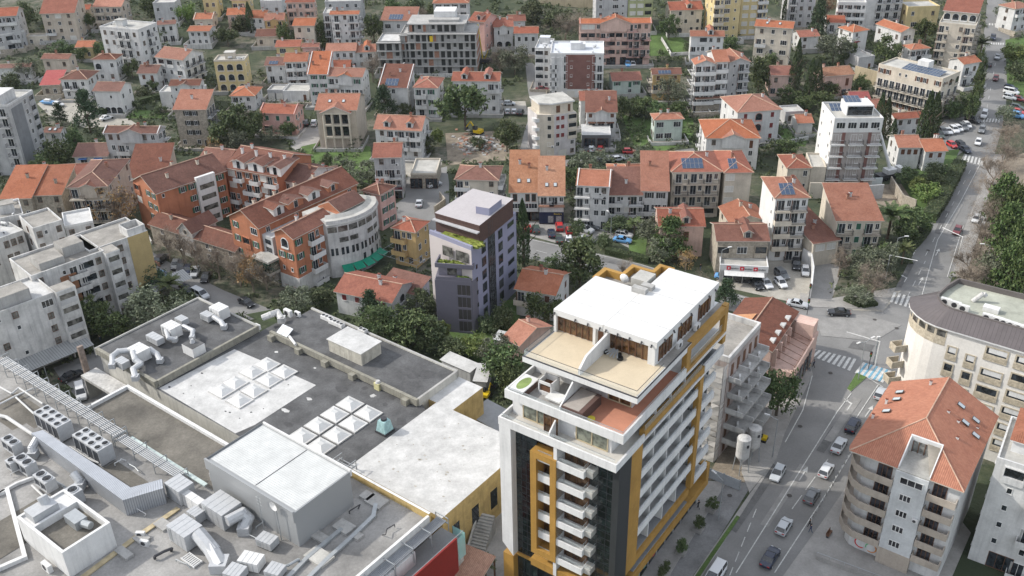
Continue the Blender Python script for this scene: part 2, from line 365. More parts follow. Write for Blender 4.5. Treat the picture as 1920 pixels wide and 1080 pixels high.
# lawns, earth, gravel
for nm,mt_,pl in (('lawn',lawn,[(565,275),(620,262),(695,275),(697,345),(600,320),(570,300)]),
     ('lawn',lawn,[(1165,215),(1215,225),(1300,215),(1300,265),(1240,285),(1190,275)]),
     ('lawn',lawn,[(1180,105),(1180,70),(1260,60),(1300,85),(1280,105)]),
     ('lawn',lawn,[(1430,235),(1520,240),(1510,275),(1430,270)]),('lawn',lawn,[(1690,290),(1800,280),(1735,420),(1690,430)]),
     ('lawn',lawn,[(880,570),(985,560),(960,640),(880,690),(800,660),(830,600)]),('lawn',lawn,[(1885,75),(1960,60),(1960,190),(1890,180)]),
     ('lawn',lawn,[(1175,430),(1215,435),(1210,478),(1180,470)]),('lawn',lawn,[(235,440),(280,440),(285,458),(240,465)]),
     ('lawn',lawn,[(180,205),(330,208),(325,222),(180,222)]),('rubble_lot',earth,[(835,250),(945,245),(960,300),(840,310)]),
     ('building_site',earth,[(1325,900),(1350,850),(1420,780),(1455,850),(1400,905)]),('dirt_lot',earth,[(1560,350),(1690,345),(1720,390),(1620,400),(1560,385)]),('sandy_strip',gravel,[(1655,585),(1690,545),(1560,560),(1600,582)]),
     ('dry_verge',earth,[(1880,300),(1940,280),(1960,560),(1790,560),(1830,430)]),('stony_ground',gravel,[(700,290),(760,290),(830,300),(820,340),(755,330)]),
     ('garden_ground',mat('dark_garden',(.05,.07,.03),sc=.3,var=.4,fine=.3),[(460,590),(620,560),(820,600),(900,690),(760,690),(560,640)]),
     ('courtyard_floor',paving,[(850,965),(950,830),(960,1100),(840,1120)])):
 strip_mesh([gp(pl)],0,nm,mt_,.012)
# markings
def lines(segs,wd,lift=.04):
 out = []
 for (a,b) in segs:
  p,q = at(*a),at(*b); d = (q-p).normalized(); n = Vector((-d.y,d.x,0))*wd/2
  out.append([p-n,q-n,q+n,p+n])
 return out
def dash(a,b,on,off):
 p,q = at(*a),at(*b); L = (q-p).length; d = (q-p)/L; t = 0; r = []
 n = Vector((-d.y,d.x,0))*.07
 while t < L: r.append([p+d*t-n,p+d*min(t+on,L)-n,p+d*min(t+on,L)+n,p+d*t+n]); t += on+off
 return r
pl = lines([((1806,424),(1776,520)),((1862,310),(1808,430)),((1596,738),(1570,772)),((1570,772),(1380,1075)),((1523,705),(1505,770)),((1505,770),(1472,830)),((992,449),(1200,496)),((1200,496),(1340,542)),
   ((1340,542),(1480,584)),((1648,720),(1585,815)),((1728,556),(1758,450)),((1758,450),(1800,380)),((1800,380),(1842,300)),((1625,708),(1655,726)),((1610,827),(1552,922)),((1552,922),(1452,1075)),((1520,618),(1490,605))],.16)
pl += dash((1585,815),(1455,1010),3,0.01)[:0] + dash((1575,830),(1485,955),4,1.5)+dash((1418,955),(1368,1080),2.2,1.2)+dash((1005,470),(1330,556),3,4)
pl += dash((1700,560),(1735,490),3,3)+dash((1735,480),(1830,300),3,5)+dash((1838,270),(1868,110),3,5)+dash((1780,330),(1845,285),0.01,99)[:0]
def zebra(p0,p1,q0,q1,n):
 """stripes between two kerb lines"""
 a,b,c,d = at(*p0),at(*p1),at(*q0),at(*q1); r = []
 for i in range(n):
  t0 = i/n; t1 = (i+.55)/n
  r.append([a.lerp(b,t0),a.lerp(b,t1),c.lerp(d,t1),c.lerp(d,t0)])
 return r
pl += zebra((1526,655),(1610,675),(1512,665),(1598,698),9)
zb = zebra((1618,680),(1676,697),(1602,700),(1660,720),6)
pl += zb
pl += zebra((1676,548),(1720,560),(1668,567),(1712,580),5)+zebra((1810,290),(1855,302),(1806,302),(1852,314),7)+zebra((1845,222),(1878,224),(1842,229),(1876,231),6)+zebra((1858,80),(1884,81),(1858,84),(1884,85),6)+zebra((1854,44),(1886,45),(1854,48),(1886,49),6)
def arrow(x,y,dx,dy,turn=0):
 p = at(x,y); q = at(x+dx,y+dy); d = (q-p).normalized(); n = Vector((-d.y,d.x,0))
 r = [[p-n*.1,p+d*2.6-n*.1,p+d*2.6+n*.1,p+n*.1],[p+d*2.6-n*.45,p+d*4.2,p+d*2.6+n*.45]]
 if turn: r = [r[0],[p+d*2.2+n*turn*.1,p+d*2.6+n*turn*.9,p+d*2.9+n*turn*.9,p+d*2.6+n*turn*.1],[p+d*2.3+n*turn*.8,p+d*3.2+n*turn*1.7,p+d*3.2+n*turn*.8]]
 return r
pl += arrow(1622,782,20,-28)+arrow(1588,770,15,-22,1)+arrow(1498,902,14,-22)+arrow(1712,478,22,-38,1)+arrow(1695,530,18,-30,1)+arrow(1722,535,18,-30)+arrow(1754,480,14,-26)
strip_mesh(pl,0,'road_marking',paint,.036)
bz = [[z[1].lerp(z[0],0),z[1]+(z[1]-z[0])*.72,z[2]+(z[2]-z[3])*.72,z[2]] for z in zb[:5]]
strip_mesh(bz,0,'blue_crossing_paint',bluepaint,.036)
strip_mesh([[at(x,y) for x,y in ((1513,640),(1522,648),(1516,654),(1508,646))]],0,'worn_green_paint',mat('green_road_paint',(.2,.38,.33)),.036)

# wear on the carriageways
patch = mat('asphalt_repair',(.135,.134,.132),sc=.5,var=.25,fine=.2); oldp = mat('bleached_asphalt',(.255,.25,.24),sc=.4,var=.2,fine=.15); iron = mat('cast_iron',(.07,.065,.06),sc=3)
for m_,ps in ((patch,[[(1448,868),(1462,880),(1380,1000),(1368,992)],[(1560,800),(1575,806),(1545,850),(1530,845)],[(1600,640),(1640,648),(1632,660),(1590,652)],[(1100,478),(1180,494),(1176,500),(1096,484)],[(1705,490),(1716,492),(1690,540),(1680,538)],[(1770,395),(1782,398),(1762,440),(1752,437)]]),
               (oldp,[[(1530,600),(1620,590),(1690,610),(1640,640),(1540,630)],[(1500,870),(1515,876),(1440,990),(1425,984)],[(1600,745),(1615,750),(1560,830),(1545,825)],[(1240,520),(1330,545),(1322,553),(1232,528)],[(1790,380),(1806,384),(1775,440),(1762,436)]])):
 for p_ in ps: strip_mesh([gp(p_)],0,'road_patch',m_,.034)
for x,y in ((1640,600),(1681,616),(1557,700),(1500,800),(1480,930),(1372,912),(1368,930),(1300,548),(1420,545),(1740,470)):
 c_ = at(x,y); strip_mesh([[Vector((c_.x+.42*math.cos(2*math.pi*i/12),c_.y+.42*math.sin(2*math.pi*i/12),0)) for i in range(12)]],0,'manhole_cover',iron,.04)

# ---------------------------------------------------------------- facade pieces (local: x along wall, -y out of the wall, z from the floor)
EL = {}
def element(k,fh,wall,trim,shut):
 key = (k,round(fh,1),wall.name,trim.name,shut)
 if key in EL: return EL[key]
 sh = SHUT[shut]; out = []
 def win(x0,x1,z0,z1,g,nd=1,name='window',fr=None,mb=None):
  mb = mb or MB(); f = .07
  mb.box(x0-f,x1+f,-.06,.02,z0-f-.03,z0,0); mb.box(x0-f,x1+f,-.06,.02,z1,z1+f,0)
  mb.box(x0-f,x0,-.06,.02,z0,z1,0); mb.box(x1,x1+f,-.06,.02,z0,z1,0)
  for i in range(1,nd+1):
   if nd > 0 and i <= nd:
    x = x0+(x1-x0)*i/(nd+1); mb.box(x-.03,x+.03,-.04,.02,z0,z1,0)
  mb.quad((x0,-.015,z0),(x1,-.015,z0),(x1,-.015,z1),(x0,-.015,z1),1)
  mb.box(x0-.15,x1+.15,-.14,.0,z0-f-.09,z0-f-.03,2)
  return mb
 def railing(mb,x0,x1,y,z0,zt,m,yw=0):
  for a,b in (((x0,y),(x1,y)),((x0,yw),(x0,y)),((x1,yw),(x1,y))):
   n = max(2,int(math.hypot(b[0]-a[0],b[1]-a[1])/.22))
   mb.tube((*a,zt),(*b,zt),.035,m,4); mb.tube((*a,z0+.1),(*b,z0+.1),.025,m,4)
   for i in range(n+1):
    t = i/n; x = a[0]+(b[0]-a[0])*t; yy = a[1]+(b[1]-a[1])*t
    mb.box(x-.014,x+.014,yy-.014,yy+.014,z0,zt,m)
 g = [pane,pane2]
 if k in 'wvsc':
  mb = win(-.5,.5,.95,2.25,1); mats = [frame if k != 'v' else framebr,pane if k != 'v' else pane2,wall,sh]
  if k == 's':
   for s in (-1,1): mb.box(s*.83-.26,s*.83+.26,-.07,-.01,.93,2.27,3)
  if k == 'c': mb.box(-.52,.52,-.075,-.02,.93,2.27,3)
  out.append(('window',mesh_of(mb,'window',mats)))
 elif k in 'WB':
  out.append(('window',mesh_of(win(-1.05,1.05,.85,2.25,1,2),'window',[frame,pane if k == 'W' else blind,wall])))
 elif k == 'm': out.append(('window',mesh_of(win(-.3,.3,1.3,2.1,1,0),'window',[frame,pane,wall])))
 elif k == 'T': out.append(('window',mesh_of(win(-.5,.5,.2,2.3,1,1),'window',[frame,pane,wall])))
 elif k == 'd': out.append(('door',mesh_of(win(-.5,.5,.05,2.15,1,0),'door',[trim,sh,wall])))
 elif k == 'g': out.append(('garage_door',mesh_of(win(-1.3,1.3,.05,2.3,1,0),'garage_door',[trim,blind,wall])))
 elif k == 'f': out.append(('shop_window',mesh_of(win(-1.6,1.6,.1,2.6,1,2),'shop_window',[framebr,pane,wall])))
 elif k == 'a':
  mb = MB(); n = 10; arc = [(math.cos(math.pi*i/n),math.sin(math.pi*i/n)) for i in range(n+1)]
  mb.add([(-1,-.02,.3),(1,-.02,.3)]+[(c_,-.02,1.4+s_*.8) for c_,s_ in arc],[tuple(range(n+3))],1)
  for (c0,s0),(c1,s1) in zip(arc,arc[1:]):
   mb.add([(c0,-.1,1.4+s0*.8),(c1,-.1,1.4+s1*.8),(c1*1.16,-.1,1.4+s1*.96),(c0*1.16,-.1,1.4+s0*.96),(c0,.0,1.4+s0*.8),(c1,.0,1.4+s1*.8),(c1*1.16,.0,1.4+s1*.96),(c0*1.16,.0,1.4+s0*.96)],
                   [(0,1,2,3),(0,4,5,1),(3,2,6,7)],0)
  for s in (-1,1): mb.box(min(s,s*1.16),max(s,s*1.16),-.1,0,0,1.4,0)
  mb.box(-1.1,1.1,-.25,0,0,.3,0)
  out.append(('arch',mesh_of(mb,'arch',[trim,pane])))
 elif k == 'o':
  mb = MB(); mb.quad((-1.25,-.02,.1),(1.25,-.02,.1),(1.25,-.02,2.4),(-1.25,-.02,2.4),1)
  mb.box(-1.4,-1.25,-.3,0,0,2.55,0); mb.box(1.25,1.4,-.3,0,0,2.55,0); mb.box(-1.25,1.25,-.3,0,2.4,2.55,0); mb.box(-1.25,1.25,-.3,0,-.05,.95,0)
  out.append(('loggia',mesh_of(mb,'loggia',[wall,pane])))
 elif k in 'brlL':
  hw = 1.35 if k in 'br' else 1.9
  mb = MB(); mb.box(-hw,hw,-1.25,0,-.2,0,0)
  if k in 'bl':
   mb.box(-hw,hw,-1.25,-1.15,0,.9,0); mb.box(-hw,-hw+.1,-1.15,0,0,.9,0); mb.box(hw-.1,hw,-1.15,0,0,.9,0)
   mb.tube((-hw,-1.2,1.0),(hw,-1.2,1.0),.03,1,4)
  else: railing(mb,-hw+.05,hw-.05,-1.2,0,.98,1)
  out.append(('balcony',mesh_of(mb,'balcony',[trim,darkmetal])))
  mb = win(-.75 if k in 'br' else -1.3,.75 if k in 'br' else .1,.08,2.2,1,1)
  if k in 'lL': win(.7,1.5,.95,2.2,1,1,mb=mb)
  if k in 'lL' and shut != 'dark': mb.box(-1.62,-1.36,-.06,0,.08,2.2,3)
  out.append(('balcony_door',mesh_of(mb,'balcony_door',[frame,pane,wall,sh])))
 elif k == 'n':                                             # awning over a window
  mb = win(-.9,.9,.1,2.1,1,1); mb.prism([(-1.2,-1.2),(1.2,-1.2),(1.2,0),(-1.2,0)],2.25,2.32,3)
  out.append(('shop_window',mesh_of(mb,'shop_window',[frame,pane,wall,sh])))
 EL[key] = out; return out
AC = None
def ac_mesh():
 global AC
 if AC is None:
  mb = MB(); mb.box(-.42,.42,-.32,0,0,.6,0); n = 12
  mb.add([(.24*math.cos(2*math.pi*i/n)-.08,-.325,.3+.24*math.sin(2*math.pi*i/n)) for i in range(n)],[tuple(range(n))],1)
  AC = mesh_of(mb,'air_conditioner',[bright,darkmetal])
 return AC
def facade(root,code,L,h,fl,wall,trim,shut,org,rz,pfx=None,z0=0.0,margin=.35):
 """rows from the top floor down, columns evenly spaced along a wall of length L"""
 if not code: return
 rows = code.split('/'); fh = (h-z0)/fl; M = Matrix.Translation(org) @ Matrix.Rotation(rz,4,'Z')
 rnd = random.Random(hash((round(L,2),code)) & 1023 if False else int(L*100)+len(code)*7)
 for f in range(fl):
  row = rows[min(f,len(rows)-1)]; n = len(row); z = z0+h-z0-(f+1)*fh
  for i,k in enumerate(row):
   if k == '.': continue
   x = margin+(L-2*margin)*(i+.5)/n
   if k == 'w' and rnd.random() < .25: k = 'v'
   for nm,me in element(k,fh,wall,trim,shut):
    o = inst(me,nm,root); o.matrix_local = M @ Matrix.Translation((x,0,z)) @ Matrix.Diagonal((1,1,min(1.12,fh/2.9),1))
   if k in 'wWbl' and rnd.random() < .12:
    o = inst(ac_mesh(),'air_conditioner',root); o.matrix_local = M @ Matrix.Translation((x+.95,-.02,z+.5))
# ---------------------------------------------------------------- roofs
def slope_uv(pts):
 """u along the horizontal of the face, v up its slope"""
 P = [Vector(p) for p in pts]; n = Vector((0,0,0))
 for i in range(len(P)): n += P[i].cross(P[(i+1) % len(P)])
 n.normalize(); u = Vector((0,0,1)).cross(n)
 u = Vector((1,0,0)) if u.length < 1e-4 else u.normalized(); v = n.cross(u)
 return [(p.dot(u),p.dot(v)) for p in P]
def roof_face(mb,pts,m=0,th=.16,me=1):
 n = len(pts); mb.add(pts,[tuple(range(n))],m,[slope_uv(pts)])
 lo = [(p[0],p[1],p[2]-th) for p in pts]
 mb.add(lo,[tuple(range(n))[::-1]],me)
 mb.add(list(pts)+lo,[(i,n+i,n+(i+1) % n,(i+1) % n) for i in range(n)],me)
def caps(mb,segs,m=2,r=.13):
 for a,b in segs: mb.tube(Vector(a)+Vector((0,0,.03)),Vector(b)+Vector((0,0,.03)),r,m,6)
capm = mat('ridge_mortar',(.45,.3,.22),sc=1,var=.3); eavem = mat('eave_board',(.5,.46,.4),var=.2)
def make_roof(root,typ,W,D,h,tm,pitch,ov=.45,edge=None,capmat=None,name='roof'):
 mb = MB(); e = edge or eavem; x0,x1,y0,y1 = -ov,W+ov,-ov,D+ov; zl = h-ov*pitch+.12
 if typ == 'gx':
  zr = h+pitch*D/2+.12; ym = D/2
  roof_face(mb,[(x0,y0,zl),(x1,y0,zl),(x1,ym,zr),(x0,ym,zr)]); roof_face(mb,[(x1,y1,zl),(x0,y1,zl),(x0,ym,zr),(x1,ym,zr)])
  caps(mb,[((x0,ym,zr),(x1,ym,zr))])
 elif typ == 'gy':
  zr = h+pitch*W/2+.12; xm = W/2
  roof_face(mb,[(x0,y1,zl),(x0,y0,zl),(xm,y0,zr),(xm,y1,zr)]); roof_face(mb,[(x1,y0,zl),(x1,y1,zl),(xm,y1,zr),(xm,y0,zr)])
  caps(mb,[((xm,y0,zr),(xm,y1,zr))])
 elif typ == 'hip':
  k = min(W,D)/2; zr = h+pitch*k+.12
  if W >= D: a,b = (k,D/2,zr),(W-k,D/2,zr)
  else: a,b = (W/2,k,zr),(W/2,D-k,zr)
  A,B,C_,D_ = (x0,y0,zl),(x1,y0,zl),(x1,y1,zl),(x0,y1,zl)
  if W >= D:
   roof_face(mb,[A,B,b,a]); roof_face(mb,[C_,D_,a,b]); roof_face(mb,[D_,A,a]); roof_face(mb,[B,C_,b])
   caps(mb,[(a,b),(A,a),(D_,a),(B,b),(C_,b)])
  else:
   roof_face(mb,[A,B,a]); roof_face(mb,[C_,D_,b]); roof_face(mb,[D_,A,a,b]); roof_face(mb,[B,C_,b,a])
   caps(mb,[(a,b),(A,a),(B,a),(C_,b),(D_,b)])
 elif typ == 'shed':
  zr = h+pitch*(D+ov)+.12
  roof_face(mb,[(x0,y0,zl),(x1,y0,zl),(x1,y1,zr),(x0,y1,zr)])
 elif typ == 'shedr':                                         # rises to the front
  zr = h+pitch*(D+ov)+.12
  roof_face(mb,[(x0,y0,zr),(x1,y0,zr),(x1,y1,zl),(x0,y1,zl)])
 return mb.build(name,[tm,e,capmat or capm],root)
def roof_z(typ,x,y,W,D,h,pitch):
 if typ == 'gx': return h+pitch*(D/2-abs(y-D/2))
 if typ == 'gy': return h+pitch*(W/2-abs(x-W/2))
 if typ == 'hip': return h+pitch*min(x,W-x,y,D-y)
 if typ == 'shed': return h+pitch*y
 return h
CH = {}
def chimney(parent,x,y,z,wall,s=1):
 key = wall.name
 if key not in CH:
  mb = MB(); mb.box(-.3,.3,-.25,.25,-.8,1.0,0); mb.box(-.38,.38,-.33,.33,1.0,1.1,0)
  for a in (-.2,.2): mb.box(a-.07,a+.07,-.2,.2,1.1,1.3,0)
  mb.box(-.38,.38,-.33,.33,1.3,1.38,1); CH[key] = mesh_of(mb,'chimney',[wall,TR])
 return inst(CH[key],'chimney',parent,(x,y,z),sc=s)
SOLAR = None
solarm = seam('solar_glass',(.035,.06,.11),pitch=.6,width=.06,rough=.2,metal=.1)
def solar(parent,x,y,z,nx,ny,tilt,rz=0,name='solar_panel'):
 for i in range(nx):
  for j in range(ny):
   global SOLAR
   if SOLAR is None:
    mb = MB(); mb.box(-.5,.5,-.9,.9,0,.05,1); mb.add([(-.47,-.87,.055),(.47,-.87,.055),(.47,.87,.055),(-.47,.87,.055)],[(0,1,2,3)],0,[[(0,0),(.94,0),(.94,1.8),(0,1.8)]])
    SOLAR = mesh_of(mb,'solar_panel',[solarm,metal])
   o = inst(SOLAR,name,parent)
   o.matrix_local = Matrix.Translation((x,y,z)) @ Matrix.Rotation(rz,4,'Z') @ Matrix.Rotation(tilt,4,'X') @ Matrix.Translation((i*1.05,j*1.9,.1))
SKYL = None
def skylight(parent,x,y,z,tilt,rz=0):
 global SKYL
 if SKYL is None:
  mb = MB(); mb.box(-.42,.42,-.6,.6,0,.09,0); mb.quad((-.34,-.52,.095),(.34,-.52,.095),(.34,.52,.095),(-.34,.52,.095),1); SKYL = mesh_of(mb,'skylight',[darkmetal,mat('pale_glass',(.42,.46,.48),rough=.15)])
 o = inst(SKYL,'skylight',parent); o.matrix_local = Matrix.Translation((x,y,z)) @ Matrix.Rotation(rz,4,'Z') @ Matrix.Rotation(tilt,4,'X') @ Matrix.Translation((0,0,.1))
def dormer(root,x,h,pitch,tm,wall,trim,w=1.9,y=.6,hh=1.7,M=None):
 z = h+pitch*y-.2; mb = MB(); dp = (hh+.9)/pitch
 mb.add([(x-w/2,y,z),(x+w/2,y,z),(x+w/2,y,z+hh),(x,y,z+hh+.6),(x-w/2,y,z+hh)],[(0,1,2,3,4)],0)
 mb.add([(x-w/2,y,z),(x-w/2,y,z+hh),(x-w/2,y+dp,z+hh),(x+w/2,y,z),(x+w/2,y,z+hh),(x+w/2,y+dp,z+hh)],[(0,1,2),(3,5,4)],0)
 mb.box(x-.5,x+.5,y-.05,y-.01,z+.35,z+hh-.05,2); mb.box(x-.58,x+.58,y-.03,y,z+.27,z+hh+.03,3)
 o = mb.build('dormer',[wall,trim,pane,frame],root)
 r = MB(); a = z+hh-.1
 roof_face(r,[(x-w/2-.3,y+dp,a),(x-w/2-.3,y-.3,a),(x,y-.3,a+.75),(x,y+dp,a+.75)]); roof_face(r,[(x+w/2+.3,y-.3,a),(x+w/2+.3,y+dp,a),(x,y+dp,a+.75),(x,y-.3,a+.75)])
 r.build('dormer_roof',[tm,eavem,capm],o)
 if M is not None: o.matrix_local = M
TANK = None
def roof_tank(parent,x,y,z):
 global TANK
 if TANK is None:
  mb = MB(); mb.tube((-.7,0,.75),(.7,0,.75),.32,0,12)
  for s in (-.5,.5): mb.box(s-.03,s+.03,-.25,.25,0,.5,1)
  TANK = mesh_of(mb,'water_tank',[bright,metal])
 inst(TANK,'water_tank',parent,(x,y,z),random.uniform(0,3))
def flat_roof(root,W,D,h,rm,wall,par=.5,t=.22,junk=True,name='roof',seed=1):
 mb = MB(); mb.quad((0,0,h+.02),(W,0,h+.02),(W,D,h+.02),(0,D,h+.02),0)
 for a in ((0,W,0,t),(0,W,D-t,D),(0,t,t,D-t),(W-t,W,t,D-t)): mb.box(a[0]-.03*(a[0] == 0),a[1]+.03*(a[1] == W),a[2]-.03*(a[2] == 0),a[3]+.03*(a[3] == D),h-.05,h+par,1)
 r = mb.build(name,[rm,wall],root); rnd = random.Random(seed)
 if junk and W*D > 60:
  b = MB(); x,y = rnd.uniform(.25,.6)*W,rnd.uniform(.4,.65)*D; b.box(x-1.6,x+1.6,y-1.3,y+1.3,h,h+2.2,0); b.box(x-1.8,x+1.8,y-1.5,y+1.5,h+2.2,h+2.35,1); b.build('stair_head',[wall,rm],root)
  for _ in range(3): o = inst(ac_mesh(),'air_conditioner',r,(rnd.uniform(1,W-1),rnd.uniform(1,D-1),h+.02),rnd.uniform(0,6))
  roof_tank(r,rnd.uniform(1,W-1),rnd.uniform(D*.3,D-1),h)
 return r
# ---------------------------------------------------------------- one house from three corners of its wall top
CROPS = {0: (0,0,1),1: (0,0,4),2: (480,0,4),3: (960,0,4),4: (1440,0,4),5: (0,270,4),6: (480,270,4),7: (960,270,4),8: (1440,270,4),9: (0,540,4),10: (480,540,4)}
def px(cr,p): o = CROPS[cr]; return o[0]+p[0]/o[2],o[1]+p[1]/o[2]
NB = [0]
def bld(label,cr,a,b,c,h,fl,wall,roof,front='',side='',name='house',cat='house',trim=None,shut='brown',pitch=.38,tm=None,ex='',rm=None,par=.5,z0=0,group=None,snap=None):
 NB[0] += 1
 A,B = at(*px(cr,a),h),at(*px(cr,b),h); d = B-A; W = math.hypot(d.x,d.y); th = math.atan2(d.y,d.x)
 if snap is not None: th = R(snap); W = max(W*math.cos(math.atan2(d.y,d.x)-th),3)
 if isinstance(c,tuple):
  Cc = at(*px(cr,c),h); q = Cc-A; D = -math.sin(th)*q.x+math.cos(th)*q.y
 else: D = c
 D = max(3.5,min(40,D))
 base = gz((A.y+B.y)/2); root = empty(name,(A.x,A.y,base),th,label,cat,group)
 trim = trim or wall; rnd = random.Random(NB[0])
 mb = MB(); zb = -3.5
 if roof == 'gx': mb.prism([(0,0),(W,0),(W,D),(0,D)],zb,h); zr = h+pitch*D/2; mb.add([(W,0,h),(W,D,h),(W,D/2,zr),(0,D,h),(0,0,h),(0,D/2,zr)],[(0,1,2),(3,4,5)])
 elif roof == 'gy': mb.prism([(0,0),(W,0),(W,D),(0,D)],zb,h); zr = h+pitch*W/2; mb.add([(0,0,h),(W,0,h),(W/2,0,zr),(W,D,h),(0,D,h),(W/2,D,zr)],[(0,1,2),(3,4,5)])
 elif roof == 'shed':
  zr = h+pitch*D; mb.add([(0,0,zb),(W,0,zb),(W,D,zb),(0,D,zb),(0,0,h),(W,0,h),(W,D,zr),(0,D,zr)],[(0,1,5,4),(1,2,6,5),(2,3,7,6),(3,0,4,7)])
 else: mb.prism([(0,0),(W,0),(W,D),(0,D)],zb,h)
 mb.build('wall',wall,root)
 if A.y > 262 and name == 'house':                            # paved yard with a low wall
  y_ = MB(); y_.box(-1.3,W+1.3,-3.2,D+.5,-3.4,.07+.004*(NB[0] % 7)); y_.build('yard',rnd.choice((paving,concrete,stone)),root); y_ = MB(); e = rnd.choice((.7,1.0,1.4))
  y_.box(-1.5,W+1.5,-3.4,-3.2,-3.4,e); y_.box(-1.5,-1.3,-3.2,D*.6,-3.4,e); y_.box(W+1.3,W+1.5,-3.2,D*.6,-3.4,e); y_.build('yard_wall',rnd.choice((stone,offwhite,concrete)),root)
 tm = tm or TR
 if roof == 'flat': r = flat_roof(root,W,D,h,rm or paleroof,trim,par,seed=NB[0],junk='j' not in ex)
 else:
  r = make_roof(root,roof,W,D,h,tm,pitch,edge=trim if 'P' in ex else None)
  if 'P' in ex and roof in ('gx','shed'):
   p = MB()
   for x in (-.2,W-.05):
    zr = h+pitch*(D/2 if roof == 'gx' else D)+.45; ym = D/2 if roof == 'gx' else D
    p.add([(x,-.5,h),(x+.25,-.5,h),(x+.25,ym,zr),(x,ym,zr),(x,-.5,h-.6),(x+.25,-.5,h-.6),(x+.25,ym,zr-.6),(x,ym,zr-.6)],[(0,1,2,3),(1,5,6,2),(4,0,3,7),(0,4,5,1)])
    if roof == 'gx': p.add([(x,D+.5,h),(x+.25,D+.5,h),(x+.25,ym,zr),(x,ym,zr),(x,D+.5,h-.6),(x+.25,D+.5,h-.6),(x+.25,ym,zr-.6),(x,ym,zr-.6)],[(1,0,3,2),(5,1,2,6),(0,4,7,3)])
   p.build('gable_coping',trim,r)
  if 'N' not in ex:
   for _ in range(rnd.choice((1,1,2))):
    x,y = rnd.uniform(.15,.85)*W,rnd.uniform(.35,.7)*D; chimney(r,x,y,roof_z(roof,x,y,W,D,h,pitch),rnd.choice((white,brickw,wall)))
  tl = math.atan(pitch)
  if 'S' in ex: solar(root,W*.25,D*.12,roof_z(roof,W*.25,D*.12,W,D,h,pitch)+.1,min(5,int(W/2.2)),2 if D > 8 else 1,tl if roof != 'gy' else 0)
  if 'K' in ex:
   for k in (.3,.65): skylight(r,W*k,D*.25,roof_z(roof,W*k,D*.25,W,D,h,pitch)+.12,tl)
  if 'D' in ex:
   n = int(ex[ex.index('D')+1])
   for i in range(n): dormer(root,W*(i+.5)/n if n > 1 else W*.6,h,pitch,tm,wall,trim)
  if 'G' in ex:                                           # central front gable
   w_ = W*.42; xg = W/2; zr = h+pitch*w_/2; dp = w_/2
   g = MB(); g.add([(xg-w_/2,-.5,h-.5),(xg+w_/2,-.5,h-.5),(xg+w_/2,-.5,h),(xg,-.5,zr),(xg-w_/2,-.5,h)],[(0,1,2,3,4)]); g.box(xg-w_/2,xg+w_/2,-.5,0,h-3,h-.5); o = g.build('front_gable',wall,root)
   q = MB(); o_ = .3; zl = h-o_*pitch+.12
   roof_face(q,[(xg-w_/2-o_,dp,zl),(xg-w_/2-o_,-.9,zl),(xg,-.9,zr+.12),(xg,dp,zr+.12)]); roof_face(q,[(xg+w_/2+o_,-.9,zl),(xg+w_/2+o_,dp,zl),(xg,dp,zr+.12),(xg,-.9,zr+.12)])
   caps(q,[((xg,-.9,zr+.12),(xg,dp,zr+.12))]); q.build('gable_roof',[tm,eavem,capm],o)
 facade(root,front,W,h,fl,wall,trim,shut,(0,0,0),0,z0=z0)
 camv = Vector((0,0,0))-Vector((A.x,A.y,0)); ex_ = Vector((math.cos(th),math.sin(th),0))
 cx_ = Vector((A.x,A.y,0))+ex_*W/2
 right_vis = (Vector((0,0,0))-(Vector((A.x,A.y,0))+ex_*W)).dot(ex_) > 0
 side = side or ('w'*max(1,int(D/4.2)))
 if side != '-':
  if right_vis: facade(root,side,D,h,fl,wall,trim,shut,(W,0,0),math.pi/2,z0=z0)
  else: facade(root,side,D,h,fl,wall,trim,shut,(0,D,0),-math.pi/2,z0=z0)
 root['_dims'] = f'{W:.1f} {D:.1f} {math.degrees(th):.0f}'
 if DEBUG: print('BLD',NB[0],label[:40],f'W{W:.1f} D{D:.1f} th{math.degrees(th):.0f} y{A.y:.0f} x{A.x:.0f}')
 del root['_dims']
 return root,W,D
DEBUG = False

# ---------------------------------------------------------------- the houses of the town
# crop 1: upper left
bld('white terraced house with orange roof at the upper left edge',1,(-120,130),(115,112),10,13,4,greyw,'gx','lll/www/lll',tm=TR,trim=white)
bld('long white flat block with garage openings under the house at upper left edge',1,(-60,290),(183,225),8,6.5,2,greyw,'flat','WoW/goo',trim=white,ex='j')
bld('tall beige house under one large steep red roof',1,(305,100),(552,92),12,11,4,beige,'shed','wBw/www/lww/.wB',tm=TR,pitch=.55,trim=white)
bld('small cream garage with two windows below the steep red roof house',1,(185,285),(350,280),5,3,1,cream,'flat','ww',ex='j')
bld('grey beige terraced apartment house with orange roof near the top edge',1,(700,50),(905,48),9,9,3,beige,'gx','lwl/lll/wll',tm=TO)
bld('little beige house squeezed beside the terraced apartment house',1,(568,72),(665,68),6,6,2,beige,'gx','ww',tm=TR)
bld('large white four storey block with flat roof and railings',1,(745,200),(1035,238),(1178,160),13.5,4,white,'flat','wsrrw/wwrrw/w.rrw/wwrrw','wrw',shut='grey',trim=white)
bld('white house with dark red roof and blue shutters behind the white block',1,(1185,185),(1310,175),(1382,140),7,2,white,'gx','cc/rr',tm=TB,shut='dark')
bld('plain pale grey flat house at the top edge above dark trees',1,(1145,30),(1310,25),8,8,2,greyw,'flat','w.w',ex='j')
bld('small cream house with two stepped orange roofs',1,(1455,142),(1590,140),7,4.5,1,cream,'gx','w.w',tm=TO,ex='P')
bld('low white and brick house with flat orange terrace below stepped roofs',1,(1410,232),(1565,232),8,5.5,2,white,'gx','www',tm=TO,pitch=.2)
bld('pale pink cottage with steep orange roof beside a dark cypress',1,(1705,112),(1835,106),8,7,2,salmon,'gx','ww/rr',tm=TO)
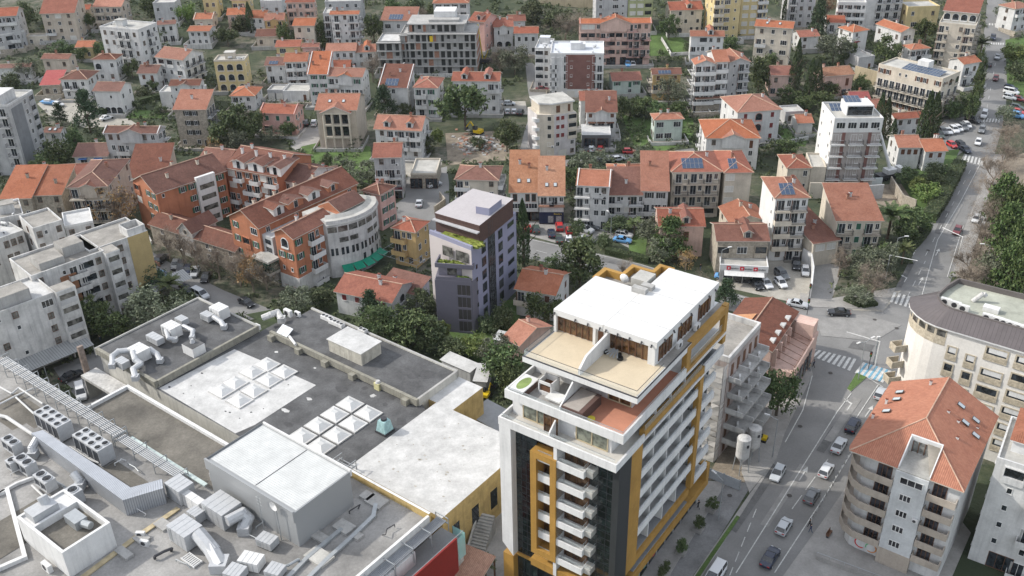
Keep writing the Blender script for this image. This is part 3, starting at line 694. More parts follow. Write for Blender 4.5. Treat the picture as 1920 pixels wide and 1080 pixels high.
bld('pale yellow apartment house cut by the top edge',1,(1520,5),(1625,2),8,7,2,mustard,'flat','ww/ww',ex='j')
bld('yellow house with wide balconies at the top edge',1,(1735,0),(1860,-4),8,8,2,mustard,'gx','ll',tm=TO)
bld('low yellow shed with faded orange roof and blue shutter',1,(570,352),(690,350),7,4.5,1,mustard,'gx','cw',tm=TO,shut='blue')
bld('white two storey house with two wide white canopies',1,(315,437),(510,442),(597,402),7.5,2,beige,'gx','w.w/wwww',tm=TB,trim=bright)
bld('low house with red roof half hidden by a grey olive tree at the left edge',1,(-40,512),(222,500),(300,468),5,1,white,'gx','wwww',tm=TB)
bld('white square house with brown hipped roof and pale ridges',1,(693,443),(862,443),(982,397),8,2,white,'hip','a.w/ww','wmw',tm=TB,trim=bright)
bld('broad white house with two linked dark brown hipped roofs',1,(452,592),(650,592),(866,517),7,2,white,'hip','rrw/w.w','ww.w',tm=TD,trim=bright)
bld('stone shed under a bright crimson metal roof',1,(306,637),(440,632),8,4,1,stone,'shed','ww',tm=TC,pitch=.3,ex='N')
bld('white house with a row of arches and dark red pitched roof',1,(703,678),(897,682),(985,612),8,2,bright,'gx','..m./aaaa','w.w',tm=TB)
bld('white three storey house with stepped orange roofs and slanted balconies',1,(1168,420),(1370,452),(1530,372),10,3,white,'gx','oow/WwW/Www','rrr',tm=TO)
bld('low white annex with brown red roof beside the slanted balconies',1,(1035,547),(1172,547),8,6.5,2,white,'gx','cd/aa',tm=TB)
bld('white villa with arched upper windows and brown roof',1,(1275,640),(1492,637),(1558,592),10,3,white,'gx','mmm/wa.a/www',tm=TB,ex='G')
bld('wide white lower wing with arched terrace wall below the brown roof',1,(1195,698),(1505,692),7,5.5,2,white,'flat','.w.aa',ex='j')
bld('four storey stone house with striped orange roof',1,(1305,818),(1540,818),(1618,745),12,4,stone,'shed','.ss./.ss./.ss./w.wd','rrr',shut='dark',tm=TO,trim=white)
bld('pale yellow three storey house with rows of arched loggias',1,(1603,462),(1832,456),(1912,402),10.5,3,mustard,'flat','aaa/aaa/aaa','mm',trim=cream)
bld('low white house with orange hips beside the pink house',1,(1730,716),(1905,716),9,5.5,2,white,'hip','lw/ww',tm=TO)
bld('white gabled cottage with two skylights in a brown roof',1,(335,990),(448,990),(572,955),6,2,white,'gx','w','wm',tm=TB,ex='K')
bld('grey gabled apartment house with three part brown roof and front gables',1,(780,992),(1180,996),(1305,950),12.5,4,greyw,'gx','www.ww/wl.ll/wl.ll/ww.ww','ww.r',tm=TB,ex='PG',trim=white)
bld('small house with blue striped awnings and brown roof',5,(555,92),(802,88),10,6,2,white,'gx','nn/ww',tm=TD,shut='blue')
# crop 2: upper middle left
bld('bright yellow house with orange roof',2,(65,152),(205,146),8,6.5,2,yellow,'gx','WW/ww',tm=TO,ex='G')
bld('white house with orange roof beside the yellow house at the top',2,(-50,130),(58,135),9,6,2,white,'gx','ww',tm=TO)
bld('low brown roofed house behind bare shrubs',2,(0,272),(172,268),8,4,1,beige,'gx','w.w',tm=TB)
bld('brownish pink apartment house with balcony rails near the top edge',2,(225,16),(432,16),(492,-14),9.5,3,salmon,'gx','lwl','w',tm=TR)
bld('small white flat house cut by the top edge',2,(30,15),(190,12),8,5,1,white,'flat','ww',ex='j')
bld('cream three storey house with new orange roof and arches below',2,(280,190),(432,190),(472,125),10.5,3,cream,'gx','ww/l./aa','r',tm=TO,trim=bright)
bld('tall white five storey house with red roof and glazed balconies',2,(560,106),(765,104),(846,90),14.5,5,white,'gx','rwL/rmL/rmL/rwL/rwr','rw',tm=TO,shut='grey')
bld('narrow white side wing of grey balconies beside the tall white house',2,(503,108),(557,106),9,13.5,5,greyw,'flat','r',ex='j')
bld('pale blue grey apartment house behind the tall white house',2,(515,20),(785,14),10,9,3,greyw,'flat','w.ww',ex='j')
bld('white house with solar panels on its orange roof beside the concrete shell',2,(940,150),(1190,155),9,8,2,white,'shed','WwW/WwW',tm=TO,ex='S',pitch=.3)
bld('white house with orange hips cut by the top edge above the concrete shell',2,(1330,22),(1590,20),10,9,3,white,'hip','ssss/ssss/l..l',tm=TO,shut='dark')
bld('pink house with a bright blue dormer window',2,(1600,148),(1712,168),(1790,95),11,3,pink,'gx','w.','mmm',tm=TR,ex='D1')
bld('white house with brown roof and roof terraces above the bare trees',2,(1785,202),(1925,196),10,8,2,white,'gx','ww/aa',tm=TR,ex='G')
bld('pale yellow house with flat red roof',2,(150,352),(325,347),9,6.5,2,mustard,'gx','W./w.',tm=TR,pitch=.25)
bld('old white house with brown roof and glazed veranda',2,(70,487),(212,487),8,6.5,2,white,'gx','w.m/rw',tm=TB,ex='S')
bld('white house with stacked open balconies and orange roof',2,(215,462),(378,458),9,9,3,white,'gx','ll/ll/nn',tm=TO)
bld('narrow pink house with red roof behind the stacked balconies',2,(348,352),(465,350),(490,320),8,2,pink,'gx','w./w.',tm=TR)
bld('long white row house with continuous orange roof and balcony',2,(528,382),(742,377),8,7,2,white,'gx','wwww/llll',tm=TO)
bld('small white house with orange roof at the end of the row house',2,(745,392),(892,384),8,6,2,white,'gx','wr/ww',tm=TO,ex='D1')
bld('low shed with a dull red roof below the row house',2,(568,502),(700,500),7,3,1,brickw,'gx','','-',tm=TR)
bld('left half of a white apartment house with tall green shutters',2,(390,552),(538,552),9,11,4,white,'shed','ss/ss/ss/ww','-',tm=TO,shut='green',ex='P',pitch=.5)
bld('right half of a white apartment house with a front gable and red roof',2,(540,566),(792,576),(862,512),10.5,3,white,'gx','lwss/lwll/lwww','mmm',tm=TO,shut='green',ex='G')
bld('low grey garage row with two dark blue doors',2,(85,682),(200,684),6,3.2,1,greyw,'flat','gg',shut='blue',ex='j')
bld('long low white building with roof terrace and little orange canopy',2,(202,690),(392,692),8,3.2,1,white,'flat','...d',ex='j')
bld('pink house with green shutters and white parapets across its roof',2,(30,842),(285,852),(355,782),7,2,pink,'gx','ccc/o.d','www',tm=TR,shut='green',ex='P')
VILLA = bld('beige villa with a columned glass front and red tiled roof',2,(450,822),(748,822),(800,700),12,3,beige,'gx','','GG.',tm=TO,ex='KG' if 0 else 'K')
bld('white house with solar collectors set in a white rimmed red roof',2,(920,652),(1136,657),(1152,560),9,3,white,'shed','.w./.B./.ww',tm=TB,ex='PS',pitch=.35)
bld('white house with vine covered balconies and a red hipped roof',2,(1185,652),(1358,657),(1432,572),10,3,white,'hip','ls/ls/rs','r',tm=TR,shut='green')
bld('white apartment house with two orange dormers below the concrete shell',2,(1475,602),(1820,607),(1888,540),11,3,white,'gx','l.w.l/www.w/wwwww','r.w',tm=TR,ex='D2')
bld('white house with two gabled dormers and long balconies',2,(892,962),(1235,977),(1328,888),9,3,white,'gx','wlll/wlll/wwww','wr',tm=TO,ex='D2',pitch=.5)
# crop 3: upper middle right
bld('tall grey and green apartment block cut by the top edge',3,(632,-30),(870,-36),12,14,5,greyw,'flat','w.Wm/w.Wm',ex='j')
bld('olive green apartment block at the top edge',3,(874,-38),(1062,-42),12,14,5,olive_pale,'flat','BBo/BBo',ex='j')
bld('large pink apartment block with three orange roofs and loggias',3,(513,172),(1042,170),(1090,132),15,5,salmon,'gx','BBwWo.wLww/oowloowLLL/o.wlowoLLo/o.wlowoLLL/fffwf.fff.','oo',tm=TO,ex='PG',trim=pink)
bld('white house with deep red roof and long dormer near the top',3,(1190,76),(1428,68),10,9,3,cream,'gx','.c.c./l.c.c/aa.cc',tm=TR,ex='D1',shut='dark')
bld('tall mustard apartment block with balconies at the top edge',3,(1520,-10),(1720,-20),12,16,5,mustard,'flat','lWm/lWm',trim=cream,ex='j')
bld('second mustard apartment block with grey balconies at the top edge',3,(1724,-30),(1925,-40),12,15,5,mustard,'flat','BBl/BBl',trim=white,ex='j')
bld('little white house with red roof at the quarry edge',3,(-20,158),(98,152),7,4.5,1,white,'gx','.w',tm=TR)
bld('white house with brown shutters beside the quarry',3,(20,247),(192,247),(228,192),8,2,white,'gx','ccc/lwc',tm=TR,shut='dark')
bld('white house with ground floor arches and red roof inside a walled garden',3,(1345,268),(1588,272),(1310,222),9.5,3,bright,'gx','.oww/lwww/.aa.','mm',tm=TO,ex='D1')
bld('cream and maroon four storey house with skylit orange roof',0,(1417,47),(1485,54),(1382,30),14,4,cream,'gx','www/lwW/WwW/lww','.ww',tm=TO,trim=white,ex='K')
bld('low teal and white house under two red lean-to roofs',3,(758,606),(966,597),8,5,2,mint,'gx','s.ds/..w.','-',tm=TR,shut='green',trim=white)
bld('orange yellow house with solar panels on a brown roof',3,(1058,556),(1266,552),(1022,512),9,3,yellow,'gx','c.c/lll/...','rr',tm=TB,ex='S',trim=cream)
bld('left gabled white apartment tower with stacked curved balconies',3,(1378,482),(1528,478),(1290,440),16,5,white,'gy','ll/ll/ll/ll/ll','r.r',tm=TO,trim=bright)
bld('middle section of the white apartment towers under an orange roof',3,(1532,462),(1622,458),11,16.5,5,white,'gx','l/l/l/l/l','-',tm=TO,trim=bright)
bld('right gabled white apartment tower with wide curved balconies',3,(1628,470),(1785,462),11,15,5,greyw,'gy','mL/mL/mL/mL/mL','-',tm=TO,trim=white)
bld('low orange roofed sun room in front of the white apartment tower',3,(1385,740),(1560,732),7,5,2,stone,'shed','WWWW/....','-',tm=TO)
bld('white house with two tiers of brown roof and awnings',3,(560,838),(782,838),(545,762),8,3,white,'shed','c.d.c/nnn/....',tm=TB,shut='brown',pitch=.4,ex='G')
bld('white rear wing with red roof behind the awning house',3,(515,752),(765,748),8,9,3,white,'gx','d..',tm=TR)
bld('restaurant with a flat white canopy roof and green glass front',3,(525,1012),(742,1012),9,4,1,darkgrey,'flat','ff','-',rm=whitefelt,trim=bright,par=.1,ex='j')
bld('small mint green house with orange hipped roof in the lawn',3,(1072,896),(1282,887),(1022,852),7,2,mint,'hip','W.W/WW.','ww',tm=TO,trim=bright)
bld('pink and white villa with rounded bays and orange hips',0,(1384,210),(1464,204),(1350,180),10,3,white,'hip','cac/cac/cac','ww',tm=TO,shut='red',trim=pink)
bld('white house with solar panels over half of its orange gable roof',0,(1325,258),(1424,258),(1303,224),9.5,3,white,'hip','wdwd/wwWw/.w.w','rw',tm=TO,trim=bright,ex='G')
# crop 4: upper right
bld('white grey apartment house behind bare brown trees',4,(160,-20),(362,-22),10,11.5,4,greyw,'flat','rww/rww','w',ex='j')
bld('white apartment house with curved balcony bands at the top',4,(528,20),(738,30),(490,-10),11.5,4,white,'flat','lll/lll',ex='j',trim=bright)
bld('white narrow apartment block with grey balcony rails at the top',4,(742,-30),(1022,-45),10,12,4,white,'flat','.rrr/.rrr',ex='j')
bld('old cream flat roofed house beside the shaded trees',4,(1050,60),(1290,52),10,8,2,mustard,'flat','w.w/WW',ex='j')
bld('small white house with dark red roof beside the tall white block',4,(450,165),(575,170),8,7,2,white,'gx','rw/r.',tm=TR)
bld('bright white house with red awning and orange hipped roof',4,(640,242),(752,218),(518,195),9,3,bright,'hip','w./n./l.','w.w',tm=TO,shut='red')
bld('white house with several orange gables and a round balcony',4,(1000,242),(1105,222),(752,165),8,2,white,'gy','l/l','w..w',tm=TO,trim=bright)
bld('white villa with glazed balcony and orange hipped roof',4,(1080,372),(1213,356),(990,335),6.5,2,bright,'hip','lll/...','.w',tm=TO)
bld('low grey store with a pinkish end wall',4,(682,442),(802,425),8,4.5,1,greyw,'flat','.d','-',ex='j')
bld('tiny white house with red roof among dark trees',4,(242,277),(382,267),7,5,2,white,'gx','w.',tm=TR)
bld('pale pink house with brown roof behind two cypresses',4,(30,562),(205,562),9,7,2,salmon,'gx','w.w/lll',tm=TR)
bld('pale pink house with sandy roof and long red balcony',4,(430,572),(642,552),8,7.5,2,salmon,'gx','..d/l.l',tm=TT,trim=brickw)
HOTEL = bld('long cream hotel with solar panels along its flat roof',4,(832,478),(1310,608),(1560,576),13,4,cream,'flat','ss.mm.ss.s/rrrrrrrrrr/rrrrrrrrrr/ssssssssss','m.a.a/r.r.r/s.s.s/aaaaa',shut='brown',trim=cream,ex='j',cat='hotel',name='hotel')
bld('white house with orange roof and gable behind the hotel',4,(1470,482),(1592,457),(1395,430),8,2,white,'gx','rw/rw',tm=TO)
bld('white villa with orange roof at the upper right corner',4,(1855,70),(1975,40),(1780,15),9,3,white,'hip','ll/ww',tm=TO)
MOD = bld('modern white apartment block with maroon stripes and wide dark balconies',4,(500,900),(866,897),(345,778),19.5,6,bright,'flat','WWWW/L.L.L/L.L.L/L.L.L/L.L.L/W.W.W','m.m/m.m',shut='dark',trim=bright,ex='j')
bld('low red roofed shed among dark gardens behind the modern block',4,(632,752),(765,750),8,3.5,1,brickw,'gx','w','-',tm=TC)
bld('low house with faded orange roof behind the modern block',4,(720,835),(880,815),9,4.5,1,white,'gx','ww','-',tm=TR)
bld('white house with small blue tank roof and orange gable by the cypresses',4,(960,892),(1170,874),(908,850),6,2,white,'gx','www/ww',tm=TR)
bld('low shed with orange roof and pale blue front',4,(228,920),(335,917),7,3.5,1,white,'gx','gg','-',tm=TO,shut='blue')
bld('small grey shed with flat roof beside the pink and white villa',4,(132,850),(270,842),6,3.5,1,greyw,'flat','w.','-',ex='j')
bld('left of two white cottages with orange roofs above the hedge',8,(985,22),(1147,22),9,6.5,2,white,'gx','ccc/...',tm=TO,shut='brown',trim=stone)
bld('right of two white cottages with orange roofs above the hedge',8,(1185,52),(1338,47),9,6,2,white,'gx','cc/..',tm=TO,shut='brown',trim=stone)
# crop 5/6: middle left
bld('stone house with broad orange roof at the left edge',5,(5,408),(228,402),(275,262),9,3,stone,'shed','w.w/w.w','-',tm=TO,pitch=.3)
bld('stone house with broad orange roof beside the beige gabled block',5,(248,383),(455,377),(530,250),9,3,stone,'shed','w.w/w.w','w',tm=TO,pitch=.3)
bld('pair of low red roofs behind the stone houses',5,(190,265),(580,240),9,6,2,stone,'hip','wwww','-',tm=TR)
bld('beige apartment block with brown hipped roof and front gable',5,(512,322),(800,312),(1030,112),12.5,4,beige,'hip','Lww/LLL/LLL/ooo','w.w.w',tm=TB,ex='G',trim=cream)
bld('long low building with dull brown roof behind the orange block',5,(955,250),(1235,240),12,6,2,beige,'shed','...','-',tm=TB)
bld('grey apartment house with rooftop balconies and red sign over the shop',6,(882,98),(1080,94),10,12,4,greyw,'gx','ww/lL/lL/ff',tm=TR,trim=white)
bld('flat roofed cream shop with ochre stone front',6,(1160,232),(1352,232),11,4,1,stone,'flat','f.f','-',trim=cream,rm=paleroof,ex='j')
bld('cream house with rounded balcony corner and brown hipped roofs',6,(1500,260),(1810,268),(1500,160),11,4,cream,'hip','l..w/l..w/lww/www','ll',tm=TB,trim=bright)
bld('yellow house with red hipped roof and corner balconies',6,(1028,624),(1192,657),(1342,590),9.5,3,yellow,'hip','lw/l./ww','m.m/wm',tm=TR,trim=yellow)
bld('old house with mottled red tiled gable roof beside the pergola',0,(630,545),(733,566),(765,527),5.5,2,white,'gx','cccc/....','a/w',tm=TR,shut='red',trim=white)
bld('white garden house with brown lean-to roof behind the mottled red roof',0,(712,535),(778,552),(797,528),4,1,white,'shed','ww','wm',tm=TB,pitch=.2)
bld('white house with red gabled roof beside the lilac block',0,(968,540),(1040,552),(1076,512),6.5,2,white,'gx','l.c/..d','.c',tm=TO,shut='brown',trim=cream)
bld('small salmon cottage with orange red roof below the lilac block',0,(946,632),(974,646),(1012,602),4.5,1,salmon,'gx','w.','w.w',tm=TO)
# crop 7: middle
bld('shop house with sandy tiled roof and white ground floor',7,(-12,358),(197,357),12,8,3,white,'shed','d.dd/WWW/fff','-',tm=TT,ex='K',trim=brickw,shut='dark',pitch=.5)
SHOP = bld('shop house with sandy roof above a dark blue shop front',7,(205,382),(388,382),11,8,3,white,'shed','LL/.../ff','-',tm=TT,ex='K',trim=brickw,shut='dark',pitch=.5)
bld('small red hipped roof pavilion behind the sandy roofs',7,(205,212),(338,216),7,5,1,cream,'hip','','-',tm=TR)
APB = bld('white three storey hotel wing with new orange roof and balconies',7,(492,304),(728,314),10,12,4,white,'gx','L.ww/L.ww/L.ww/WW.T','-',tm=TO,trim=bright,ex='P',shut='grey')
bld('lower white house with brown roof between the two orange roofs',7,(732,377),(972,377),8,8.5,3,white,'shed','lmmL/l.BL/l..l','-',tm=TB,trim=white,pitch=.45)
bld('white house with orange roof and open roof terrace',7,(978,344),(1172,347),11,9.5,3,white,'shed','ss/ll/ll','m',tm=TO,shut='dark',pitch=.5)
bld('cream house with bright orange hipped roof behind the hotel wing',7,(740,265),(985,262),10,8,2,cream,'hip','m.m','-',tm=TO)
bld('cream hotel with three rows of terrace balconies and solar panels',7,(1205,205),(1568,202),13,12.5,4,cream,'hip','LLL/LLL/LLL/ooo','r',tm=TR,trim=beige,ex='S',shut='dark')
bld('cream stair block with glass front beside the terrace hotel',7,(1600,210),(1800,207),14,12.5,4,cream,'hip','B..','-',tm=TR,ex='S')
bld('tall white apartment house with corner balconies and solar tanks on red hips',8,(60,402),(305,396),(-60,250),16,5,bright,'hip','LL/lL/lL/lL/wL','..m/..m',tm=TO,ex='S',trim=cream)
bld('cream cottage with orange gable roof facing the front',7,(1640,590),(1910,575),(1582,470),6,2,cream,'gy','d.d/....','ww',tm=TO,shut='dark')
TEREN = bld('stone house with brown roof and bay window above the white shop',7,(1545,722),(1922,722),9,8.5,2,stone,'gx','o.W.o/d.W.d','-',tm=TB,trim=cream,ex='D1',shut='dark')
bld('red roofed house with a pointed dormer and red side wall above the pergola',7,(1110,612),(1440,612),10,8,2,salmon,'gx','..d.','-',tm=TR,trim=brickw,ex='D1')
bld('low cream house with red roof behind the tall white apartment house',8,(150,178),(320,174),9,7,2,cream,'hip','..w/..m','m',tm=TR)
bld('pale cream flat block with a windowless wall beside the low cream house',8,(322,182),(437,186),10,6.5,2,cream,'flat','','-',ex='j')
bld('cream three storey house with new orange roof and green shutters',8,(520,572),(855,572),(355,382),10,3,cream,'shed','LcL/LcL/LcL','-',tm=TO,shut='green',trim=stone,pitch=.2)
bld('low cream building with a long faded brown roof',8,(345,745),(532,716),(275,520),6,2,cream,'shed','BB/..','-',tm=TB,pitch=.12)

# ---------------------------------------------------------------- the white, black and ochre tower (local: s along the lit front, t along the street side)
TH = R(-35.56)
tw = empty('apartment_tower',(11.695,88.627,0),TH,'tall white tower with black glass, ochre frames and a broad white penthouse roof','tower')
bglass = glass('black_curtain_glass',(.014,.02,.02),.1,.7); brglass = glass('bronze_glass',(.075,.04,.018),.1,.7)
sand = mat('sand_terrace_tiles',(.5,.42,.3),sc=.5,var=.07,fine=.05); terra = mat('terracotta_terrace_tiles',(.44,.2,.13),sc=.5,var=.1,fine=.06)
clearglass = clear('balustrade_glass',(.72,.8,.8),.22); panelgrey = mat('graphite_panel',(.035,.038,.04),var=.1,rough=.45)
greydeck = mat('grey_deck',(.21,.215,.22),sc=.5,var=.1); ochredark = ochre
mb = MB(); mb.box(-16.5,-1.6,2.2,31,0,29,0); mb.build('core',panelgrey,tw)
# left side wall and corner pillar
mb = MB(); mb.box(-16.9,-16.5,1.7,31,6.8,29); mb.build('side_wall',bright,tw)
mb = MB(); mb.add([(-16.9,0,8.6),(-15.1,0,6.8),(-15.1,1.7,6.8),(-16.9,1.7,8.6),(-16.9,0,29),(-15.1,0,29),(-15.1,1.7,29),(-16.9,1.7,29)],[(0,1,5,4),(1,2,6,5),(2,3,7,6),(3,0,4,7),(3,2,1,0)]); mb.build('corner_pillar',bright,tw)
mb = MB(); mb.box(-16.85,-15.15,.05,1.7,0,6.6); mb.build('pillar_base',ochre,tw)
def curtain(s0,s1,t,z0,z1,ns,nz,name='curtain_glass',gl=bglass,fr=darkmetal):
 mb = MB(); mb.quad((s0,t,z0),(s1,t,z0),(s1,t,z1),(s0,t,z1),0)
 for i in range(ns+1):
  x = s0+(s1-s0)*i/ns; mb.box(x-.03,x+.03,t-.05,t+.02,z0,z1,1)
 for i in range(nz+1):
  z = z0+(z1-z0)*i/nz; mb.box(s0,s1,t-.06,t+.015,z-.025,z+.025,1)
 return mb.build(name,[gl,fr],tw)
curtain(-15.1,-11.9,1.2,6.8,29,4,20); curtain(-4.2,-.6,1.9,6.8,29,3,20)
curtain(-15.1,-11.9,1.2,0,6.3,3,2); curtain(-8,-.6,1.9,0,6.3,6,2)
mb = MB(); mb.box(-15.1,-12.3,.9,1.3,6.3,6.8); mb.build('ochre_band',ochre,tw)
mb = MB(); mb.box(-12.3,-.6,.2,1.9,6.6,7.9); mb.build('ochre_band',ochre,tw)
mb = MB(); mb.box(-.75,.15,1.3,4.4,.1,29); mb.build('graphite_panel',panelgrey,tw)
# framed loggias
mb = MB()
for a,b in ((-12,-11.1),(-9,-8.1)): mb.box(a,b,-.15,1.8,9.5,27)
mb.box(-11.1,-9,-.15,1.8,26.1,27); mb.box(-11.1,-9,-.15,1.8,9.5,10.5); mb.build('loggia_frame',ochre,tw)
def rail(mb,pts,z,h,mg=0,mm=1):
 for a,b in zip(pts,pts[1:]):
  mb.quad((*a,z),(*b,z),(*b,z+h),(*a,z+h),mg); mb.tube((*a,z+h),(*b,z+h),.035,mm,4)
for k in range(-1,7):
 z = 9.4+3.3*k
 if k >= 0:
  mb = MB(); mb.box(-11.1,-9,.25,.45,z-.4,z+.75); mb.box(-11.1,-9,.45,2.1,z-.4,z-.2)
  b = mb.build('loggia_parapet',bright,tw); g = MB(); rail(g,[(-11.1,.35),(-9,.35)],z+.75,.5); g.build('glass_railing',[clearglass,metal],b)
 mb = MB(); mb.quad((-11.1,1.75,z-.2),(-9,1.75,z-.2),(-9,1.75,z+2.9),(-11.1,1.75,z+2.9),0); mb.box(-10.1,-10,1.68,1.78,z-.2,z+2.9,1); mb.box(-11.1,-11.0,1.68,1.78,z-.2,z+2.9,1); mb.build('glazed_door',[brglass,framebr],tw)
 if k < 0 or k > 5: continue
 mb = MB(); mb.box(-8.1,-4.1,0,.18,z,z+1.05); mb.box(-4.28,-4.1,.18,1.9,z,z+1.05); mb.box(-8.1,-7.95,.18,1.9,z,z+1.05); mb.box(-7.95,-4.28,.18,2.2,z,z+.18)
 b = mb.build('balcony',bright,tw); g = MB(); rail(g,[(-8,.35),(-4.4,.35),(-4.4,1.9)],z+1.0,.5); g.build('glass_railing',[clearglass,metal],b)
 mb = MB(); mb.box(-4.1,-3.1,.5,1.9,z+.1,z+1.0); b = mb.build('side_balcony',paleroof,tw); g = MB(); rail(g,[(-4.0,.6),(-3.15,.6),(-3.15,1.9)],z+1.0,.5); g.build('glass_railing',[clearglass,metal],b)
 mb = MB(); mb.quad((-8,1.85,z+.18),(-4.3,1.85,z+.18),(-4.3,1.85,z+2.9),(-8,1.85,z+2.9),0)
 for x in (-7.9,-6.2,-4.4): mb.box(x-.05,x+.05,1.78,1.88,z+.18,z+2.9,1)
 mb.build('glazed_door',[brglass,framebr],tw)
mb = MB(); mb.box(-8.6,-8.1,.1,2.2,6.8,29); mb.build('white_pier',bright,tw)
# street side: ochre piers and bands, five long white parapets
mb = MB(); mb.box(-1.9,.15,4.4,7.3,8,29.2); mb.build('ochre_pier',ochre,tw)
mb = MB(); mb.box(-.5,.3,23.6,24.7,9.2,29.6); mb.build('ochre_pier',ochre,tw)
mb = MB(); mb.box(-.5,.3,7.3,24.6,29.6,30.5); mb.build('ochre_band',ochre,tw)
mb = MB(); mb.box(-.5,.1,7.3,23.6,8.0,9.2); mb.build('ochre_band',ochre,tw)
mb = MB(); mb.box(-1.6,.1,6.5,31,4.7,6.0); mb.build('ochre_band',ochre,tw)
mb = MB(); mb.box(-1.2,.1,30,31,6,9); mb.build('ochre_post',ochre,tw)
mb = MB(); mb.box(-1.6,-.2,7.3,24,6.0,6.2); mb.box(-1.6,-.3,7.3,24,9.0,9.3); mb.build('gallery_floor',greydeck,tw)
for k in range(7):
 z = 9.4+3.3*k
 if k < 6:
  if k > 0:
   mb = MB(); mb.box(-.15,.1,7.3,23.6,z,z+1.15); mb.box(-1.6,-.15,7.3,24,z-.05,z+.15); b = mb.build('long_balcony',bright,tw)
   g = MB(); rail(g,[(0,7.4),(0,23.6)],z+1.15,.4); g.build('glass_railing',[clearglass,metal],b)
  mb = MB(); mb.box(-.15,.35,24.7,29,z,z+1.1); mb.box(-1.6,-.15,24.7,29,z-.05,z+.15); b = mb.build('end_balcony',bright,tw); g = MB(); rail(g,[(.2,24.8),(.2,28.9),(-1.5,28.9)],z+1.1,.5); g.build('glass_railing',[clearglass,metal],b)
 mb = MB(); mb.quad((-1.55,7.3,z+.1),(-1.55,31,z+.1),(-1.55,31,z+2.9),(-1.55,7.3,z+2.9),0)
 for i in range(9): t = 7.6+i*2.9; mb.box(-1.6,-1.45,t-.06,t+.06,z+.1,z+2.9,1)
 mb.build('glazed_wall',[pane,frame],tw)
 for t in (11.2,15.4,19.6): mb = MB(); mb.box(-1.5,-.2,t-.1,t+.1,z+.1,z+2.95); mb.build('divider_wall',bright,tw)
# shops at street level
mb = MB(); mb.quad((-1.55,6.5,.1),(-1.55,31,.1),(-1.55,31,4.7),(-1.55,6.5,4.7),0)
for i in range(10): t = 6.6+i*2.68; mb.box(-1.6,-1.4,t-.12,t+.12,.1,4.7,1)
mb.build('shop_window',[pane,metal],tw)
for i,(t,c) in enumerate(((8,(.05,.25,.4)),(9.4,(.5,.2,.08)),(11,(.35,.35,.1)),(13.2,(.1,.3,.3)),(16,(.4,.05,.08)))):
 mb = MB(); mb.box(-1.45,-1.38,t,t+.7,.9,2.6); mb.build('window_display',mat(f'display_{i}',c),tw)
# stepped white terraces above
mb = MB(); mb.box(-17,.35,0,31,29,29.3); mb.box(-17,.35,0,.25,29.3,30.2); mb.box(-17,-16.75,.25,31,29.3,30.2); mb.box(.1,.35,.25,7.3,29.3,30.1); mb.build('terrace_slab',bright,tw)
mb = MB(); mb.box(-16.5,-1.8,2.6,31,29.3,32.5); mb.build('upper_wall',bright,tw)
mb = MB(); mb.quad((-16.7,.3,29.31),(.1,.3,29.31),(.1,2.6,29.31),(-16.7,2.6,29.31)); mb.quad((-1.8,2.6,29.31),(.1,2.6,29.31),(.1,31,29.31),(-1.8,31,29.31)); mb.build('terrace_floor',mat('pale_terrace',(.5,.48,.44),sc=.5,var=.1),tw)
g = MB(); rail(g,[(-16.7,.4),(0,.4)],30.2,.4); g.build('glass_railing',[clearglass,metal],tw)
mb = MB(); mb.add([(-9.5,.3,29.3),(-9.5,2.6,29.3),(-9.5,2.6,32.4),(-9.5,.3,30.6),(-9.3,.3,29.3),(-9.3,2.6,29.3),(-9.3,2.6,32.4),(-9.3,.3,30.6)],[(0,1,2,3),(7,6,5,4),(3,2,6,7),(0,3,7,4)]); mb.build('divider_wall',bright,tw)
def bigwin(s0,s1,t,z0,z1,n,nm='sliding_window',gl=None):
 f = MB();
 for i in range(n+1): x = s0+(s1-s0)*i/n; f.box(x-.07,x+.07,t-.12,t-.02,z0,z1)
 f.box(s0,s1,t-.12,t-.02,z0-.08,z0+.05); f.box(s0,s1,t-.12,t-.02,z1-.05,z1+.08)
 o = f.build(nm,mat('beige_frame',(.5,.42,.28),var=.05),tw); g = MB(); g.quad((s0,t-.03,z0),(s1,t-.03,z0),(s1,t-.03,z1),(s0,t-.03,z1)); g.build('glass_pane',gl or glass('green_grey_glass',(.13,.14,.11),.08,.8),o); return o
bigwin(-14.8,-10.5,2.6,29.4,31.9,2); bigwin(-6.8,-2.3,2.6,29.4,31.9,2)
# second terrace with hot tub and red tiled side
mb = MB(); mb.box(-16.9,.4,1.4,31,32.4,32.75); mb.box(-16.9,.4,1.4,1.65,32.75,33.7); mb.box(-16.9,-16.65,1.65,12,32.75,33.7); mb.box(.15,.4,1.65,18.3,32.75,33.7); mb.build('terrace_parapet',bright,tw)
mb = MB(); mb.quad((-16.6,1.7,32.77),(-8.7,1.7,32.77),(-8.7,8,32.77),(-16.6,8,32.77)); mb.build('terrace_floor',paving,tw)
mb = MB(); mb.quad((-8.7,1.7,32.77),(.1,1.7,32.77),(.1,8,32.77),(-8.7,8,32.77)); mb.quad((-2,8,32.77),(.1,8,32.77),(.1,18,32.77),(-2,18,32.77)); mb.build('tiled_floor',terra,tw)
g = MB(); rail(g,[(-16.7,1.55),(.25,1.55),(.25,18)],33.7,.45); g.build('glass_railing',[clearglass,metal],tw)
mb = MB(); mb.box(-16.5,-2,8,31,32.75,36.2); mb.build('upper_wall',bright,tw)
mb = MB(); mb.add([(-8.9,1.7,32.75),(-8.9,8,32.75),(-8.9,8,36),(-8.9,4.8,36),(-8.9,1.7,33.9),(-8.7,1.7,32.75),(-8.7,8,32.75),(-8.7,8,36),(-8.7,4.8,36),(-8.7,1.7,33.9)],[(0,1,2,3,4),(9,8,7,6,5),(3,8,9,4),(4,9,5,0)]); mb.build('divider_wall',bright,tw)
